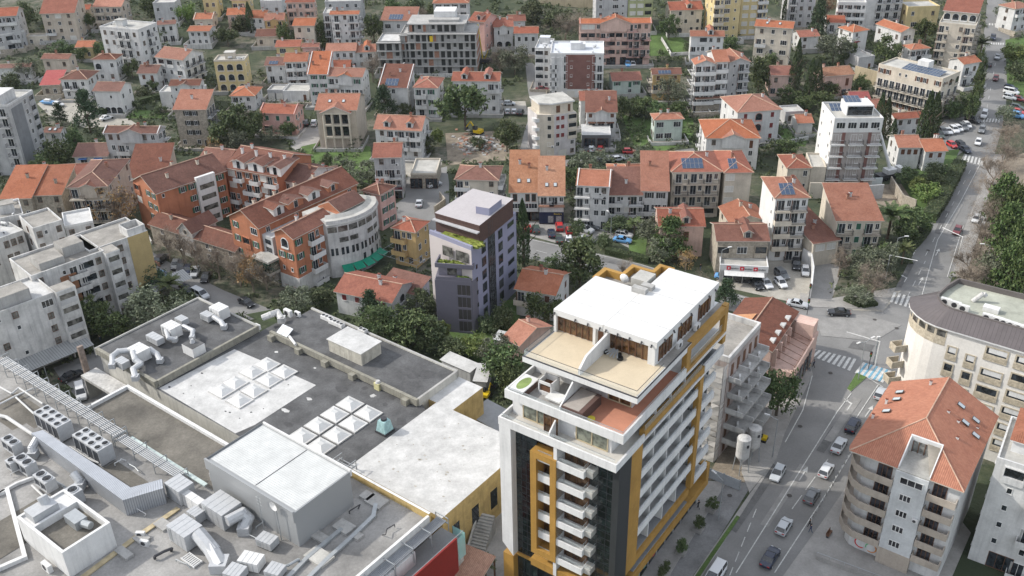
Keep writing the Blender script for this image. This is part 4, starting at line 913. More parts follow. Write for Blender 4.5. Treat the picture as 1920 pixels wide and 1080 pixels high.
mb = MB(); mb.box(-8.6,-5.6,1.9,6.5,32.77,34.2,0); mb.box(-8.5,-6.2,2,6.4,34.2,34.22,1); mb.build('planter',[mat('brown_panel',(.1,.06,.05)),mat('stone_slab',(.3,.27,.24))],tw)
bigwin(-5.4,-2.2,7.98,32.9,35.6,2,gl=brglass)
# upper terrace
mb = MB(); mb.box(-16.4,.25,4.8,31,36.2,37.0,0); mb.build('terrace_slab',bright,tw)
mb = MB(); mb.quad((-16.1,5.0,37.02),(-.1,5.0,37.02),(-.1,12.6,37.02),(-16.1,12.6,37.02)); mb.build('sand_terrace',sand,tw)
mb = MB(); mb.quad((-1.2,12.6,37.02),(.1,12.6,37.02),(.1,31,37.02),(-1.2,31,37.02)); mb.build('walkway',screed,tw)
mb = MB();
for a in ((-16.4,.25,4.8,4.95),(-16.4,-16.25,4.95,13),(.1,.25,4.95,31)): mb.box(*a,37,37.12)
mb.build('edge_trim',darkmetal,tw)
g = MB(); rail(g,[(-16.2,12),(-16.2,4.95),(.05,4.95),(.05,12)],37.1,.9); g.build('glass_railing',[clearglass,darkmetal],tw)
mb = MB(); mb.add([(-8.3,5.2,37),(-8.3,12.6,37),(-8.3,12.6,39.6),(-8.3,6.8,39.0),(-8.3,5.2,37.9),(-8.0,5.2,37),(-8.0,12.6,37),(-8.0,12.6,39.6),(-8.0,6.8,39.0),(-8.0,5.2,37.9)],[(0,1,2,3,4),(9,8,7,6,5),(2,7,8,3),(3,8,9,4),(4,9,5,0)]); mb.build('divider_wall',bright,tw)
# penthouse
ph = MB(); ph.prism([(-16,12.6),(-1.4,12.6),(-1.4,30),(-8.3,30),(-8.3,22.5),(-16,22.5)],37,39.6); ph.build('penthouse',bright,tw)
rf = MB(); rf.prism([(-8.75,12.0),(-1.1,12.0),(-1.1,30.3),(-8.75,30.3)],39.7,40.6); rf.build('penthouse_roof',mat('white_coated_roof',(.56,.56,.55),sc=.3,var=.06,fine=.05),tw)
rf = MB(); rf.prism([(-16.3,12.0),(-8.85,12.0),(-8.85,22.8),(-16.3,22.8)],39.65,40.52); rf.build('penthouse_roof',mat('white_coated_roof',(.54,.54,.53)),tw)
for t_ in (15.6,19.2,22.8,26.4): m_ = MB(); m_.box(-8.7,-1.15,t_-.03,t_+.03,40.6,40.625); m_.build('roof_seam',offwhite,tw)
for t_ in (15.2,18.6): m_ = MB(); m_.box(-16.2,-8.9,t_-.03,t_+.03,40.52,40.545); m_.build('roof_seam',offwhite,tw)
for a,b in ((-15.9,-10.4),(-8.2,-2.4)):
 for i in range(6):
  x0 = a+(b-a)*i/6; x1 = a+(b-a)*(i+1)/6
  mb = MB(); mb.quad((x0,12.55,37.1),(x1,12.55,37.1),(x1,12.55,39.3),(x0,12.55,39.3),0); mb.box(x0,x0+.12,12.45,12.57,37.1,39.3,1); mb.build('glazed_door',[brglass,framebr],tw)
mb = MB(); mb.quad((-9.8,12.55,37.1),(-9.0,12.55,37.1),(-9.0,12.55,39.1),(-9.8,12.55,39.1)); mb.build('door',framebr,tw)
for a,b in ((13.2,17),(18.6,22.8),(24.6,28.6)):
 for i in range(4):
  y0 = a+(b-a)*i/4; y1 = a+(b-a)*(i+1)/4
  mb = MB(); mb.quad((-1.35,y0,37.1),(-1.35,y1,37.1),(-1.35,y1,39.3),(-1.35,y0,39.3),0); mb.box(-1.37,-1.25,y0,y0+.12,37.1,39.3,1); mb.build('glazed_door',[brglass,framebr],tw)
for x in (-16.1,-12.9,-11,-9.2,-8.3,-6.6,-4.9,-3.2,-1.8):
 mb = MB(); mb.tube((x,11.75,39.75),(x,11.95,40.1),.11,0,8); mb.build('wall_lamp',darkmetal,tw)
for y in (14,16.5,18.6,21.5,24,27,29):
 mb = MB(); mb.tube((-.85,y,39.75),(-1.05,y,40.1),.11,0,8); mb.build('wall_lamp',darkmetal,tw)
for a,b in ((-16.3,-15.9),(-10.3,-9.9),(-2.3,-1.3)):
 mb = MB(); mb.box(a,b,12.05,12.7,37,39.68); mb.build('column',bright,tw)
# rear roof behind the zig-zag ochre parapet
zz = [(-16.3,22.8),(-16.2,25.5),(-13.4,25.5),(-13.4,28.4),(-10.2,28.4),(-10.2,30.6),(-8.4,30.6)]
mb = MB(); mb.prism([(-16.2,22.8),(-16.1,25.3),(-13.3,25.3),(-13.3,28.2),(-10.1,28.2),(-10.1,30.4),(-8.75,30.4),(-8.75,22.8)],36.5,39.4); mb.build('rear_roof',screed,tw)
mb = MB()
for (a,b),(c,d) in zip(zz,zz[1:]): mb.box(min(a,c)-.3,max(a,c)+.3,min(b,d)-.3,max(b,d)+.3,36.5,40.45+.003*len(mb.f)/6)
mb.build('ochre_parapet',ochre,tw)
mb = MB(); mb.box(-11.6,-9.2,24.4,27.2,39.4,40.9); mb.build('roof_housing',paleroof,tw)
mb = MB(); mb.box(-10,-7.9,21.6,22.4,40.55,41.3); mb.box(-9.3,-7.6,22.9,23.9,40.62,41.2); mb.build('roof_unit',concrete,tw)
# ochre frame high on the street side
mb = MB(); mb.box(-.4,.3,18.3,19.5,32.6,36.9); mb.box(-.4,.3,30.2,31.2,31,37.3); mb.box(-.4,.3,19.5,30.2,36.0,37.15); mb.box(-.4,.3,19.5,30.2,32.4,33.2); mb.build('loggia_frame',ochre,tw)
mb = MB(); mb.box(-1.8,-.1,7.3,31,32.3,32.5); mb.box(-1.8,-.4,18.3,31,29.3,29.32); mb.build('gallery_floor',greydeck,tw)
g = MB(); rail(g,[(0,19.5),(0,30.2)],33.2,1.0); g.build('glass_railing',[clearglass,metal],tw)
g = MB(); rail(g,[(.2,7.4),(.2,24)],30.5,.8); g.build('glass_railing',[clearglass,metal],tw)
mb = MB(); mb.box(.0,.35,24.7,31,29.4,30.6); b = mb.build('end_balcony',bright,tw)
# things on the terraces
def top(root,p):                                              # tower-local to world
 return root.matrix_world @ Vector(p) if False else Matrix.Translation(root.location) @ Matrix.Rotation(root.rotation_euler[2],4,'Z') @ Vector(p)
r = empty('hot_tub',top(tw,(-15.4,3.6,32.77)),TH,'oblong white hot tub of green water on the corner terrace','hot tub')
mb = MB(); mb.box(-1,1,-1.8,1.9,0,.95,0); mb.box(-1.05,1.05,-1.85,1.95,.95,1.1,1); mb.build('shell',[mat('brown_panel',(.1,.06,.05)),bright],r)
mb = MB(); mb.prism([(.72*math.cos(a)+0,1.45*math.sin(a)+.05) for a in [2*math.pi*i/16 for i in range(16)]],1.1,1.115); mb.build('water',mat('green_water',(.2,.27,.08),rough=.1,var=.25,sc=1.2),r)
r = empty('sauna_cabin',top(tw,(-12.6,5.2,32.77)),TH,'open white cabin with a round opening beside the hot tub','cabin')
mb = MB(); mb.box(-1,-.85,-1,1,0,2,0); mb.box(.85,1,-1,1,0,2,0); mb.box(-1,1,.85,1,0,2,0); mb.box(-1,1,-1,-.85,1.6,2,0); mb.box(-1,1,-1,-.85,0,.5,0); mb.build('shell',bright,r)
mb = MB(); mb.box(-.8,.8,-.8,.8,.1,1.2); mb.build('bench',framebr,r)
r = empty('lounge_table',top(tw,(-10.7,3.9,32.77)),TH,'pale covered lounge table between cabin and dividing wall','table')
mb = MB(); mb.box(-1.1,1.1,-.9,.9,.55,.75); mb.build('table_top',mat('pale_cloth',(.6,.6,.58)),r); mb = MB(); mb.box(-.8,.8,-.6,.6,0,.55); mb.build('base',offwhite,r)
r = empty('folded_sunbeds',top(tw,(-6.6,11.2,37.02)),TH,'heap of folded sunbeds and black cushions against the bronze glass doors','sunbeds')
r.name = 'sunbed_heap'; mb = MB()
for i in range(5): mb.box(-1+i*.3,-.82+i*.3,-.9,.8,.3+.06*i,.36+.06*i,0,Matrix.Rotation(.25,4,'Y') @ Matrix.Rotation(.2*i-.3,4,'Z'))
mb.build('sunbed_frame',metal,r); mb = MB()
for x,y,s in ((-1.3,.1,.55),(1,-.2,.6),(.5,.5,.45)):
 for i in range(8): a = i*.785; mb.box(-s*.6,s*.6,-s*.3,s*.3,0,.28+.05*(i % 3),0,Matrix.Translation((x,y,0)) @ Matrix.Rotation(a,4,'Z'))
mb.build('cushion',black,r)
r = tag(MB().tube((0,0,.0),(0,0,.16),.5,0,16).build('swim_ring',mat('yellow_vinyl',(.6,.5,.05))),'yellow swim ring lying on the terracotta terrace','swim ring'); r.location = top(tw,(-5.1,3.2,32.78))
r = empty('satellite_dish',top(tw,(-12.6,24.3,39.4)),TH,'white satellite dish on the tower rear roof','satellite dish')
def dish(r,s=1.0):
 mb = MB(); rings = [(0,0),(.25,.03),(.5,.12),(.7,.25)]; n = 14; vs = []
 for rr,d in rings[1:]: vs += [(rr*math.cos(2*math.pi*i/n),-.2+d,rr*math.sin(2*math.pi*i/n)+1.1) for i in range(n)]
 vs.append((0,-.2,1.1)); fs = [(3*n,(i+1) % n,i) for i in range(n)]
 for k in range(2): fs += [(k*n+i,k*n+(i+1) % n,(k+1)*n+(i+1) % n,(k+1)*n+i) for i in range(n)]
 mb.add([Vector(v)*s for v in vs],fs,0); mb.build('dish',bright,r); p = MB(); p.tube((0,0,0),(0,0,1.1*s),.04,0,6); p.tube((0,-.2*s,.6*s),(0,.5*s,1.1*s),.02,0,5); p.build('mast',metal,r)
dish(r)
for i,(y,l) in enumerate(((19.0,'nearer to the terrace corner'),(24.2,'farther from the terrace corner'))):
 o = inst(ac_mesh(),'air_conditioner',None); o.matrix_world = Matrix.Translation(top(tw,(-.9,y-1.3,37.03))) @ Matrix.Rotation(TH+math.pi/2,4,'Z') @ Matrix.Scale(1.4,4); tag(o,f'white air conditioner on the penthouse walkway, {l}','air conditioner','air conditioners on the penthouse walkway')

# ---------------------------------------------------------------- the shopping centre with its roofs (local: s to the lower right, t to the upper right)
MO = Vector((-23.378,104.306,0)); MH = R(-37.82); MM = Matrix.Translation(MO) @ Matrix.Rotation(MH,4,'Z'); MI = MM.inverted()
def ml(x,y,z): p = MI @ at(x,y,z); return p.x,p.y
mall = empty('shopping_centre',MO,MH,'sprawling shopping centre with grey and white flat roofs full of machinery','shopping centre')
mwall = mat('mall_wall',(.5,.49,.45),streak=True); cladw = seam('ribbed_pale_cladding',(.45,.465,.475),pitch=1.0,width=.04,rough=.5,metal=.1)
roofbrown = mat('stained_brown_roof',(.155,.143,.122),sc=.2,var=.45,fine=.25); mainroof = mat('stained_concrete_roof',(.285,.278,.266),sc=.14,var=.42,fine=.2)
yellowp = mat('patchy_yellow_wall',(.52,.38,.16),sc=.5,var=.3,streak=.3); redw = mat('dark_red_cladding',(.26,.03,.025),var=.12,rough=.5)
ribwhite = seam('white_ribbed_roof',(.5,.51,.5),pitch=.35,width=.12,rough=.5,metal=.1)
def mbox(name,s0,s1,t0,t1,z0,z1,m,mt=None,parent=mall):
 b = MB(); b.prism([(s0,t0),(s1,t0),(s1,t1),(s0,t1)],z0,z1,0,1); return b.build(name,[m,mt or m],parent)
mbox('lower_roof',-50.3,-8,1.5,24.3,0,9,mwall,felt); mbox('lower_roof',-50.2,-46.9,24.3,33,0,9.01,mwall,felt)
mbox('rear_roof',-68.4,-50.3,2,24.2,0,10.2,mwall,felt); mbox('rear_roof',-46.9,-9.8,24.6,34.8,0,10.2,mwall,felt)
mbox('white_roof',-8,11,6.5,27,0,9.1,yellowp,whitefelt); mbox('white_roof',-9.8,-4.4,27,35,0,9.05,yellowp,whitefelt)
def sheet(name,pts,z,m,parent=mall):
 b = MB(); b.prism(pts,z-.01,z,0); return b.build(name,m,parent)
sheet('white_patch',[(-50,1.9),(-29,1.6),(-28.2,5),(-28.4,18.6),(-39,18.2),(-49.3,17.6)],9.02,whitefelt)
patchm = mat('dark_repair_patch',(.07,.07,.072),sc=1,var=.3)
rp = random.Random(5)
for x,y,r_ in ((640,730,1.2),(685,727,.7),(735,745,1),(722,758,.6),(752,790,1.1),(790,765,.9),(665,716,.6),(540,795,.9),(775,705,1.2),(800,702,1.5)):
 s_,t_ = ml(x,y,9 if y > 710 else 10.2); n = 9; z = 9.02 if y > 710 else 10.22
 sheet('repair_patch',[(s_+r_*rp.uniform(.6,1.2)*math.cos(2*math.pi*i/n),t_+r_*rp.uniform(.5,1)*math.sin(2*math.pi*i/n)) for i in range(n)],z,patchm)
for x,y in ((518,660),(590,690),(580,748),(535,770),(700,742)):
 s_,t_ = ml(x,y,9); n = 8; r_ = rp.uniform(.35,.8)
 sheet('paint_splash',[(s_+r_*rp.uniform(.4,1.3)*math.cos(2*math.pi*i/n),t_+r_*rp.uniform(.4,1)*math.sin(2*math.pi*i/n)) for i in range(n)],9.025,whitefelt)
dirt = mat('roof_dirt',(.36,.34,.3),sc=1.5,var=.3)
for _ in range(38):
 s_,t_ = rp.uniform(-6.5,10),rp.uniform(7.5,25); n = 7; r_ = rp.uniform(.08,.32)
 sheet('dirt_spot',[(s_+r_*rp.uniform(.4,1.4)*math.cos(2*math.pi*i/n),t_+r_*rp.uniform(.4,1)*math.sin(2*math.pi*i/n)) for i in range(n)],9.12,dirt)
for _ in range(22):
 s_,t_ = rp.uniform(-49,-30),rp.uniform(2.5,17); n = 7; r_ = rp.uniform(.08,.4)
 sheet('dirt_spot',[(s_+r_*rp.uniform(.4,1.4)*math.cos(2*math.pi*i/n),t_+r_*rp.uniform(.4,1)*math.sin(2*math.pi*i/n)) for i in range(n)],9.04,patchm)
# parapets and beams
for a in ((-68.6,-50.3,1.4,2.05),(-50.6,-50.1,2.05,24.2),(-46.9,-9.8,24.1,24.65)): mbox('concrete_beam',*a,9.2,10.45,mat('grimy_concrete',(.25,.24,.2),streak=.4,sc=1))
for a in ((-68.7,-68.4,1.4,24.4),(-68.4,-50.3,24.0,24.4),(-46.9,-9.8,34.5,34.9),(-10.1,-9.7,24.65,34.5)): mbox('parapet',*a,9,10.5,mwall,concrete)
for s_ in (-46,-38.5,-31.5,-24.6,-12): mbox('concrete_fin',s_-.6,s_+.6,23.2,24.1,9,10.1,MATS['grimy_concrete'])
# main roof
mbox('main_roof',-18.7,10.7,-45,4.0,0,10.5,mwall,mainroof); mbox('main_roof',-80,-18.7,-45,-10.1,0,10.49,mwall,mainroof)
mbox('stained_roof',-52.2,-18.7,-10.1,-2.3,0,10.48,mwall,roofbrown)
for a in ((-52.5,-18.7,-2.6,-2.1),(-52.6,-52.1,-10.1,-2.6)): mbox('parapet',*a,10.3,11.1,bright)
mbox('parapet',-18.7,10.9,4.0,4.4,9,11.7,yellowp,bright); mbox('parapet',10.6,11.0,-45,4.0,9,11.4,bright)
mbox('parapet',-76,-52.6,-10.4,-10.0,10,11.2,mwall,bright)
# metal clad hall
mbox('clad_hall',-18.6,0,-10.3,0,10.4,16.6,cladw); b = MB(); b.add([(-18.4,-9.8,16.62),(-.2,-9.8,16.62),(-.2,-.2,16.62),(-18.4,-.2,16.62)],[(0,1,2,3)],0,[[(-9.8,0),(-9.8,18),(-.2,18),(-.2,0)]]); b.build('clad_roof',ribwhite,mall)
b = MB(); b.add([(-18.7,-10.45,15.4),(-18.7,-.1,15.4),(-18.7,-.1,16.9),(-18.7,-10.45,16.9)],[(3,2,1,0)]); b.box(-18.75,.1,-10.6,-10.32,15.2,17.0); b.build('clad_parapet',cladw,mall)
mbox('parapet',-18.6,.1,.02,.3,15.8,16.95,bright); mbox('roof_joint',-8.6,-8.5,-9.7,-.2,16.62,16.66,darkmetal)
# plant room, pyramids
b = MB(); b.prism([(-33,26.3),(-24.7,26.3),(-24.7,31.2),(-33,31.2)],10.2,12.7,0,1); b.build('plant_room',[mat('stained_plant_wall',(.45,.43,.37),streak=.55,sc=1),whitefelt],mall)
mbox('plant_room_eave',-33.2,-24.5,26.1,31.4,12.7,12.85,mwall,whitefelt)
skym = mat('milky_dome',(.5,.505,.5),rough=.35,var=.08); SK = None
def pyramid(s,t,z,g=False):
 global SK
 if SK is None:
  b = MB(); b.box(-1.9,1.9,-1.55,1.55,0,.22,1); c_ = [(-1.6,-1.3,.22),(1.6,-1.3,.22),(1.6,1.3,.22),(-1.6,1.3,.22),(-.5,-.4,.78),(.5,-.4,.78),(.5,.4,.78),(-.5,.4,.78)]
  b.add(c_,[(0,1,5,4),(1,2,6,5),(2,3,7,6),(3,0,4,7),(4,5,6,7)],0); SK = mesh_of(b,'skylight',[skym,whitefelt])
 inst(SK,'skylight',mall,(s,t,z),0)
for s_ in (-19.4,-15.1):
 for t_ in (18,14.5,10.9,7.4): pyramid(s_,t_,9.01)
for x,y in ((440,712),(475,727),(415,727),(448,745),(500,678),(532,692),(472,692),(503,707)):
 s_,t_ = ml(x,y,9.8); pyramid(s_,t_,9.03)
# gallery on the street front: pipe deck, terrace, red wall
mbox('gallery_floor',11,15,-45,6.2,0,7.6,mwall,greydeck); b = MB(); b.prism([(15,-45),(15.4,-45),(15.4,4.6),(15,4.6)],0,9.2); b.build('red_wall',redw,mall)
b = MB(); b.quad((13.2,6.2,7.6),(15.5,6.2,7.6),(15.5,6.2,9.2),(13.2,6.2,9.2)); b.quad((15.5,4.6,5),(15.5,6.2,5),(15.5,6.2,9.2),(15.5,4.6,9.2)); b.build('turquoise_panel',clear('turquoise_glass',(.35,.62,.6),.7),mall)
b = MB()
for i in range(14): b.tube((13.4,-45+i*3.6,7.6),(13.4,-45+i*3.6,9.3),.04)
b.tube((15.2,-45,9.4),(15.2,6.2,9.4),.05); b.build('gallery_rail',metal,mall)
mbox('gallery_box',11.1,12.9,-7.5,-1.2,7.6,9.9,bright)
# courtyard side walls get openings
for s_ in (-5.5,-1,3.5,7.5):
 b = MB(); b.box(11.0,11.05,8+s_+6,9.6+s_+6,2.5,6); b.build('window',[pane],mall)
def rack(label,s0,s1,t0,t1,z,npipe,step,along='s',r=.1):
 p = MM @ Vector(((s0+s1)/2,(t0+t1)/2,0)); q = empty('pipe_rack',p,MH,label,'pipe rack','pipe racks on the shopping centre roof'); L = (s1-s0) if along == 's' else (t1-t0); W_ = (t1-t0) if along == 's' else (s1-s0)
 rot = 0 if along == 's' else math.pi/2; X = Matrix.Rotation(rot,4,'Z')
 for i in range(npipe):
  y = -W_/2+W_*(i+.5)/npipe; m_ = MB(); m_.tube(X @ Vector((-L/2,y,z)),X @ Vector((L/2,y,z)),r,0,8); m_.build('pipe',mat('pipe_lagging',(.27,.285,.305),rough=.4,metal=.3,var=.1),q)
 n = int(L/step)
 for i in range(n+1):
  x = -L/2+L*i/n; m_ = MB(); m_.box(x-.07,x+.07,-W_/2-.3,W_/2+.3,z-.35,z-.2,0,X); m_.box(x-.06,x+.06,-W_/2-.35,-W_/2-.25,z-1.9,z+.7,0,X); m_.box(x-.06,x+.06,W_/2+.25,W_/2+.35,z-1.9,z+.7,0,X); m_.box(x-.05,x+.05,-W_/2-.3,W_/2+.3,z+.6,z+.7,0,X); m_.build('rack_frame',metal,q)
 return q
rack('long galvanised pipe rack running down the left roof edge to the clad hall',-76,-40,-12.6,-10.6,12.3,6,3.2)
rack('galvanised pipe rack between the twin chillers and the stained roof',-39.5,-24,-12.6,-10.9,12.0,6,4.0)
rack('pipe rack over the red walled gallery at the lower edge',11.1,12.8,-45,5.5,10.3,7,3.6,along='t',r=.1)
rack('short pipe rack bridging the dark roof behind the clad hall',-9.5,-6.5,3.2,6.5,10.3,6,2.5,along='s',r=.08)
mbox('green_deck',-39,-20,-10.8,-10.15,11.2,11.4,mat('pale_green_sheet',(.45,.52,.5),rough=.5))
# machinery: every unit a thing of its own
def mroot(name,x,y,zt,zb,label,cat,group=None,rz=0):
 s_,t_ = ml(x,y,zt); return empty(name,MM @ Vector((s_,t_,zb)),MH+rz,label,cat,group)
casing = mat('unit_casing',(.43,.44,.45),rough=.45,metal=.15,var=.08,sc=1); grille = mat('dark_grille',(.045,.05,.06),rough=.5,var=.2,sc=3)
def fan(mb,x,y,z,r,m=1,mm=0):
 n = 14; mb.add([(x+r*math.cos(2*math.pi*i/n),y+r*math.sin(2*math.pi*i/n),z) for i in range(n)],[tuple(range(n))],m)
 for i in range(n):
  a,b = 2*math.pi*i/n,2*math.pi*(i+1)/n
  q = [(x+k*math.cos(t),y+k*math.sin(t),zz) for t in (a,b) for k,zz in ((r,z-.02),(r*1.13,z-.02),(r,z+.1),(r*1.13,z+.1))]
  mb.add(q,[(2,3,7,6),(1,5,7,3),(0,2,6,4)],mm)
 for k in range(3): mb.box(-r*.9,r*.9,-.06,.06,z+.01,z+.03,2,Matrix.Translation((x,y,0)) @ Matrix.Rotation(k*1.05,4,'Z'))
 mb.tube((x,y,z),(x,y,z+.08),r*.25,2,8)
def chiller(x,y,label,nx=4,ny=2,L=7.0,W_=2.5,Hh=2.9,z0=10.9):
 q = mroot('chiller',x,y,z0+Hh,z0,label,'chiller','chillers on the shopping centre roof')
 m_ = MB(); m_.box(-L/2,L/2,-W_/2,W_/2,Hh-.35,Hh); m_.box(-L/2,-L/2+.12,-W_/2,W_/2,.2,Hh-.35); m_.box(L/2-.12,L/2,-W_/2,W_/2,.2,Hh-.35); m_.box(-L/2,L/2,-W_/2,W_/2,0,.25)
 for i in range(1,nx): m_.box(-L/2+L*i/nx-.08,-L/2+L*i/nx+.08,-W_/2,W_/2,.25,Hh-.35)
 m_.build('casing',casing,q); m_ = MB(); m_.prism([(-L/2+.1,-W_/2+.1),(L/2-.1,-W_/2+.1),(L/2-.1,W_/2-.1),(-L/2+.1,W_/2-.1)],.25,Hh-.36); m_.build('coil',grille,q)
 for i in range(nx):
  for j in range(ny):
   m_ = MB(); fan(m_,-L/2+L*(i+.5)/nx,-W_/2+W_*(j+.5)/ny,Hh+.02,min(L/nx,W_/ny)*.38); m_.build('fan',[casing,grille,black],q)
 return q
chiller(97,780,'eight fan chiller nearer to the left roof edge'); chiller(172,823,'eight fan chiller beside the stained brown roof')
chiller(20,825,'white two fan cooler at the left edge of the photo',2,1,3.4,1.6,1.9); chiller(45,862,'dark two fan cooler standing before the ribbed duct',2,1,3.6,1.8,1.9)
chiller(82,893,'two fan cooler on a raised steel frame by the ribbed duct',2,1,3.4,1.7,1.9,11.6); chiller(136,918,'single fan cooler beside the domed duct head',1,1,2.2,1.8,2.2)
chiller(22,862,'small dark cooler half hidden at the left edge',1,1,1.6,1.5,1.6)
ribd = seam('ribbed_duct_sheet',(.4,.42,.45),pitch=.32,width=.3,rough=.4,metal=.4)
q = empty('ribbed_duct',MM @ Vector((*ml(150,870,13.4),10.5)),MH,'long ribbed sheet metal duct housing bent towards the clad hall','duct')
def dl(x,y,z): p = q.matrix_world.inverted() @ at(x,y,z) if False else (Matrix.Translation(q.location) @ Matrix.Rotation(MH,4,'Z')).inverted() @ at(x,y,z); return p
top_ = [dl(*p,13.4) for p in ((58,812),(230,938),(306,915))]; bk = [dl(*p,13.4) for p in ((80,806),(245,914),(304,898))]
for i in range(2):
 a,b_,c_,d_ = top_[i],top_[i+1],bk[i+1],bk[i]; L = (b_-a).length; m_ = MB()
 m_.add([a,b_,c_,d_],[(0,1,2,3)],0,[[(0,0),(L,0),(L,1),(0,1)]])
 for u,v in ((a,b_),(c_,d_),(b_,c_),(d_,a)):
  l = (v-u).length; m_.add([(u.x,u.y,0),(v.x,v.y,0),v,u],[(0,1,2,3)],0,[[(0,0),(l,0),(l,3),(0,3)]])
 m_.build('duct_section',ribd,q)
def ahu(x,y,zt,L,W_,Hh,label,rz=0,legs=.4,m=None):
 q = mroot('air_handler',x,y,zt,zt-Hh-legs,label,'air handler','air handlers on the shopping centre roof',rz); m_ = MB(); m_.box(-L/2,L/2,-W_/2,W_/2,legs,legs+Hh); m_.build('casing',m or casing,q)
 m_ = MB()
 for i in range(1,4): x_ = -L/2+L*i/4; m_.box(x_-.03,x_+.03,-W_/2-.015,W_/2+.015,legs,legs+Hh+.02)
 m_.build('seam_strip',metal,q); m_ = MB()
 for a in (-L/2+.2,L/2-.2):
  for b in (-W_/2+.2,W_/2-.2): m_.box(a-.08,a+.08,b-.08,b+.08,0,legs)
 m_.build('feet',darkmetal,q); m_ = MB(); m_.box(-L/2+.3,-L/2+.9,-W_/2-.03,-W_/2,legs+.3,legs+Hh-.3); m_.build('access_door',metal,q); return q
def duct(pts,w_,label,parentname='duct',m=None,n=4,group='sheet metal ducts on the shopping centre roof'):
 P = [at(x,y,z) for x,y,z in pts]; q = empty(parentname,P[0],0,label,'duct',group); m_ = MB(); P = [p-P[0] for p in P]
 for a,b in zip(P,P[1:]):
  d = (b-a).normalized(); m_.tube(a-d*w_*.35,b+d*w_*.35,w_*.72,0,n)
 m_.build('duct_run',m or metal,q)
 m_ = MB(); e = P[-1]; m_.box(e.x-w_*.75,e.x+w_*.75,e.y-w_*.75,e.y+w_*.75,e.z-w_*.75,e.z+w_*.5); m_.build('duct_end',m or metal,q); return q
ahu(345,985,13.4,4.0,3.0,2.6,'grey striped air handler at the lower edge feeding a sloping duct',0); ahu(414,942,13.4,4.6,3.4,2.8,'large air handler behind the grey striped one',0); ahu(366,958,12.2,2,1.6,1.6,'small louvred box between the two large air handlers')
duct([(375,1005,12.6),(398,1032,11.8),(412,1058,11.2)],1.5,'wide sloping duct leaving the grey striped air handler',m=casing,n=8)
duct([(430,975,12.8),(455,962,12.8),(466,972,12),(458,990,11.4)],1.1,'curved duct hood in front of the clad hall corner',m=casing,n=10)
duct([(68,826,12.5),(60,840,12),(62,850,11.4)],.9,'rounded duct head at the upper end of the ribbed duct',m=casing,n=10); duct([(140,890,12.6),(148,900,12),(150,908,11.5)],.9,'domed duct head beside the single fan cooler',m=casing,n=10)
ahu(335,905,13.2,3.4,2.6,2.6,'ribbed metal block closing the bent ribbed duct',0,0.1,m=ribd if False else casing)
ahu(352,925,12.6,6.4,1.2,2.2,'pale sheet screen joining the ribbed block to the air handlers',R(0),.1,m=bright)
ahu(500,1008,12,2.6,1.8,1.2,'low silver box below the clad hall corner',R(10)); ahu(470,1045,12.2,3,2,1.5,'pale silver unit at the lower edge left of the cable trays',R(20),m=bright); ahu(515,1065,11.8,2.2,2,1.0,'flat silver cover at the lower edge beside the cable trays',R(15))
ahu(440,1068,12,2.4,2.2,1.2,'louvred silver unit at the lower edge under the sloping duct',R(15))
# small white roof house at the lower left
q = empty('roof_house',MM @ Vector((-26,-28.6,10.5)),MH,'white open topped plant house near the lower left corner','plant house')
m_ = MB()
for a in ((-5.7,5.7,-3.5,-3.1),(-5.7,5.7,3.1,3.5),(-5.7,-5.3,-3.1,3.1),(5.3,5.7,-3.1,3.1)): m_.box(*a,0,4.5)
m_.box(-2.2,-1.8,-3.1,3.1,0,4.5); m_.build('wall',bright,q); m_ = MB(); m_.box(-1.8,5.3,-3.1,3.1,3.0,3.3); m_.box(-5.3,-2.2,-3.1,3.1,3.9,4.2,1); m_.build('roof',[roofbrown,bright],q)
m_ = MB(); m_.box(-5.0,-2.6,-2.6,1,4.2,5.4,0,None); m_.tube((-3.6,0,4.2),(-4.6,0,6.2),.7,0,10); m_.build('vent_cowl',casing,q); m_ = MB(); m_.box(-.6,2.2,.4,2.2,3.3,4.6); m_.tube((2.2,1.4,4),(3.6,1.8,4),.55,0,10); m_.build('duct_box',metal,q)
# back roof equipment
ahu(259,652,12.6,3.2,2.6,2.2,'white air handler nearest the rear left roof corner with U shaped ducts',0,m=bright); ahu(320,609,12.6,3.0,2.4,2.2,'white air handler in the middle of the rear left roof',0,m=bright); ahu(410,575,12.6,3.0,2.4,2.2,'white air handler at the far end of the rear left roof',0,m=bright)
ahu(228,675,11.8,2.4,1.6,1.3,'low silver mixing box before the rear left air handler',0,.3); ahu(290,630,11.8,3.4,1.6,1.2,'low silver box between two white air handlers',0,.3); ahu(340,596,11.8,2.2,1.6,1.2,'low silver box behind the middle white air handler',0,.3); ahu(388,588,11.8,2.4,1.6,1.2,'low silver box before the far white air handler',0,.3)
U = lambda p,w_,l: duct(p,w_,l,m=casing,n=10)
U([(240,657,12.0),(222,659,12.0),(211,668,11.8),(211,684,11.2)],.75,'U shaped duct at the left end of the rear roof'); U([(250,662,12.3),(254,675,12),(264,682,11.6),(250,692,11.2),(254,707,10.9)],.75,'snaking duct dropping over the front edge of the rear roof')
U([(282,655,11.8),(294,664,11.3),(300,675,10.9)],.7,'short duct right of the nearest white air handler'); U([(312,620,12),(316,634,11.5),(328,636,11.1)],.6,'curled duct under the middle white air handler'); U([(345,612,11.6),(362,620,11.6),(360,632,11.4)],.6,'bent duct reaching the square vent hut'); U([(402,595,11.6),(415,604,11.2),(420,612,10.9)],.7,'drooping duct beside the far white air handler')
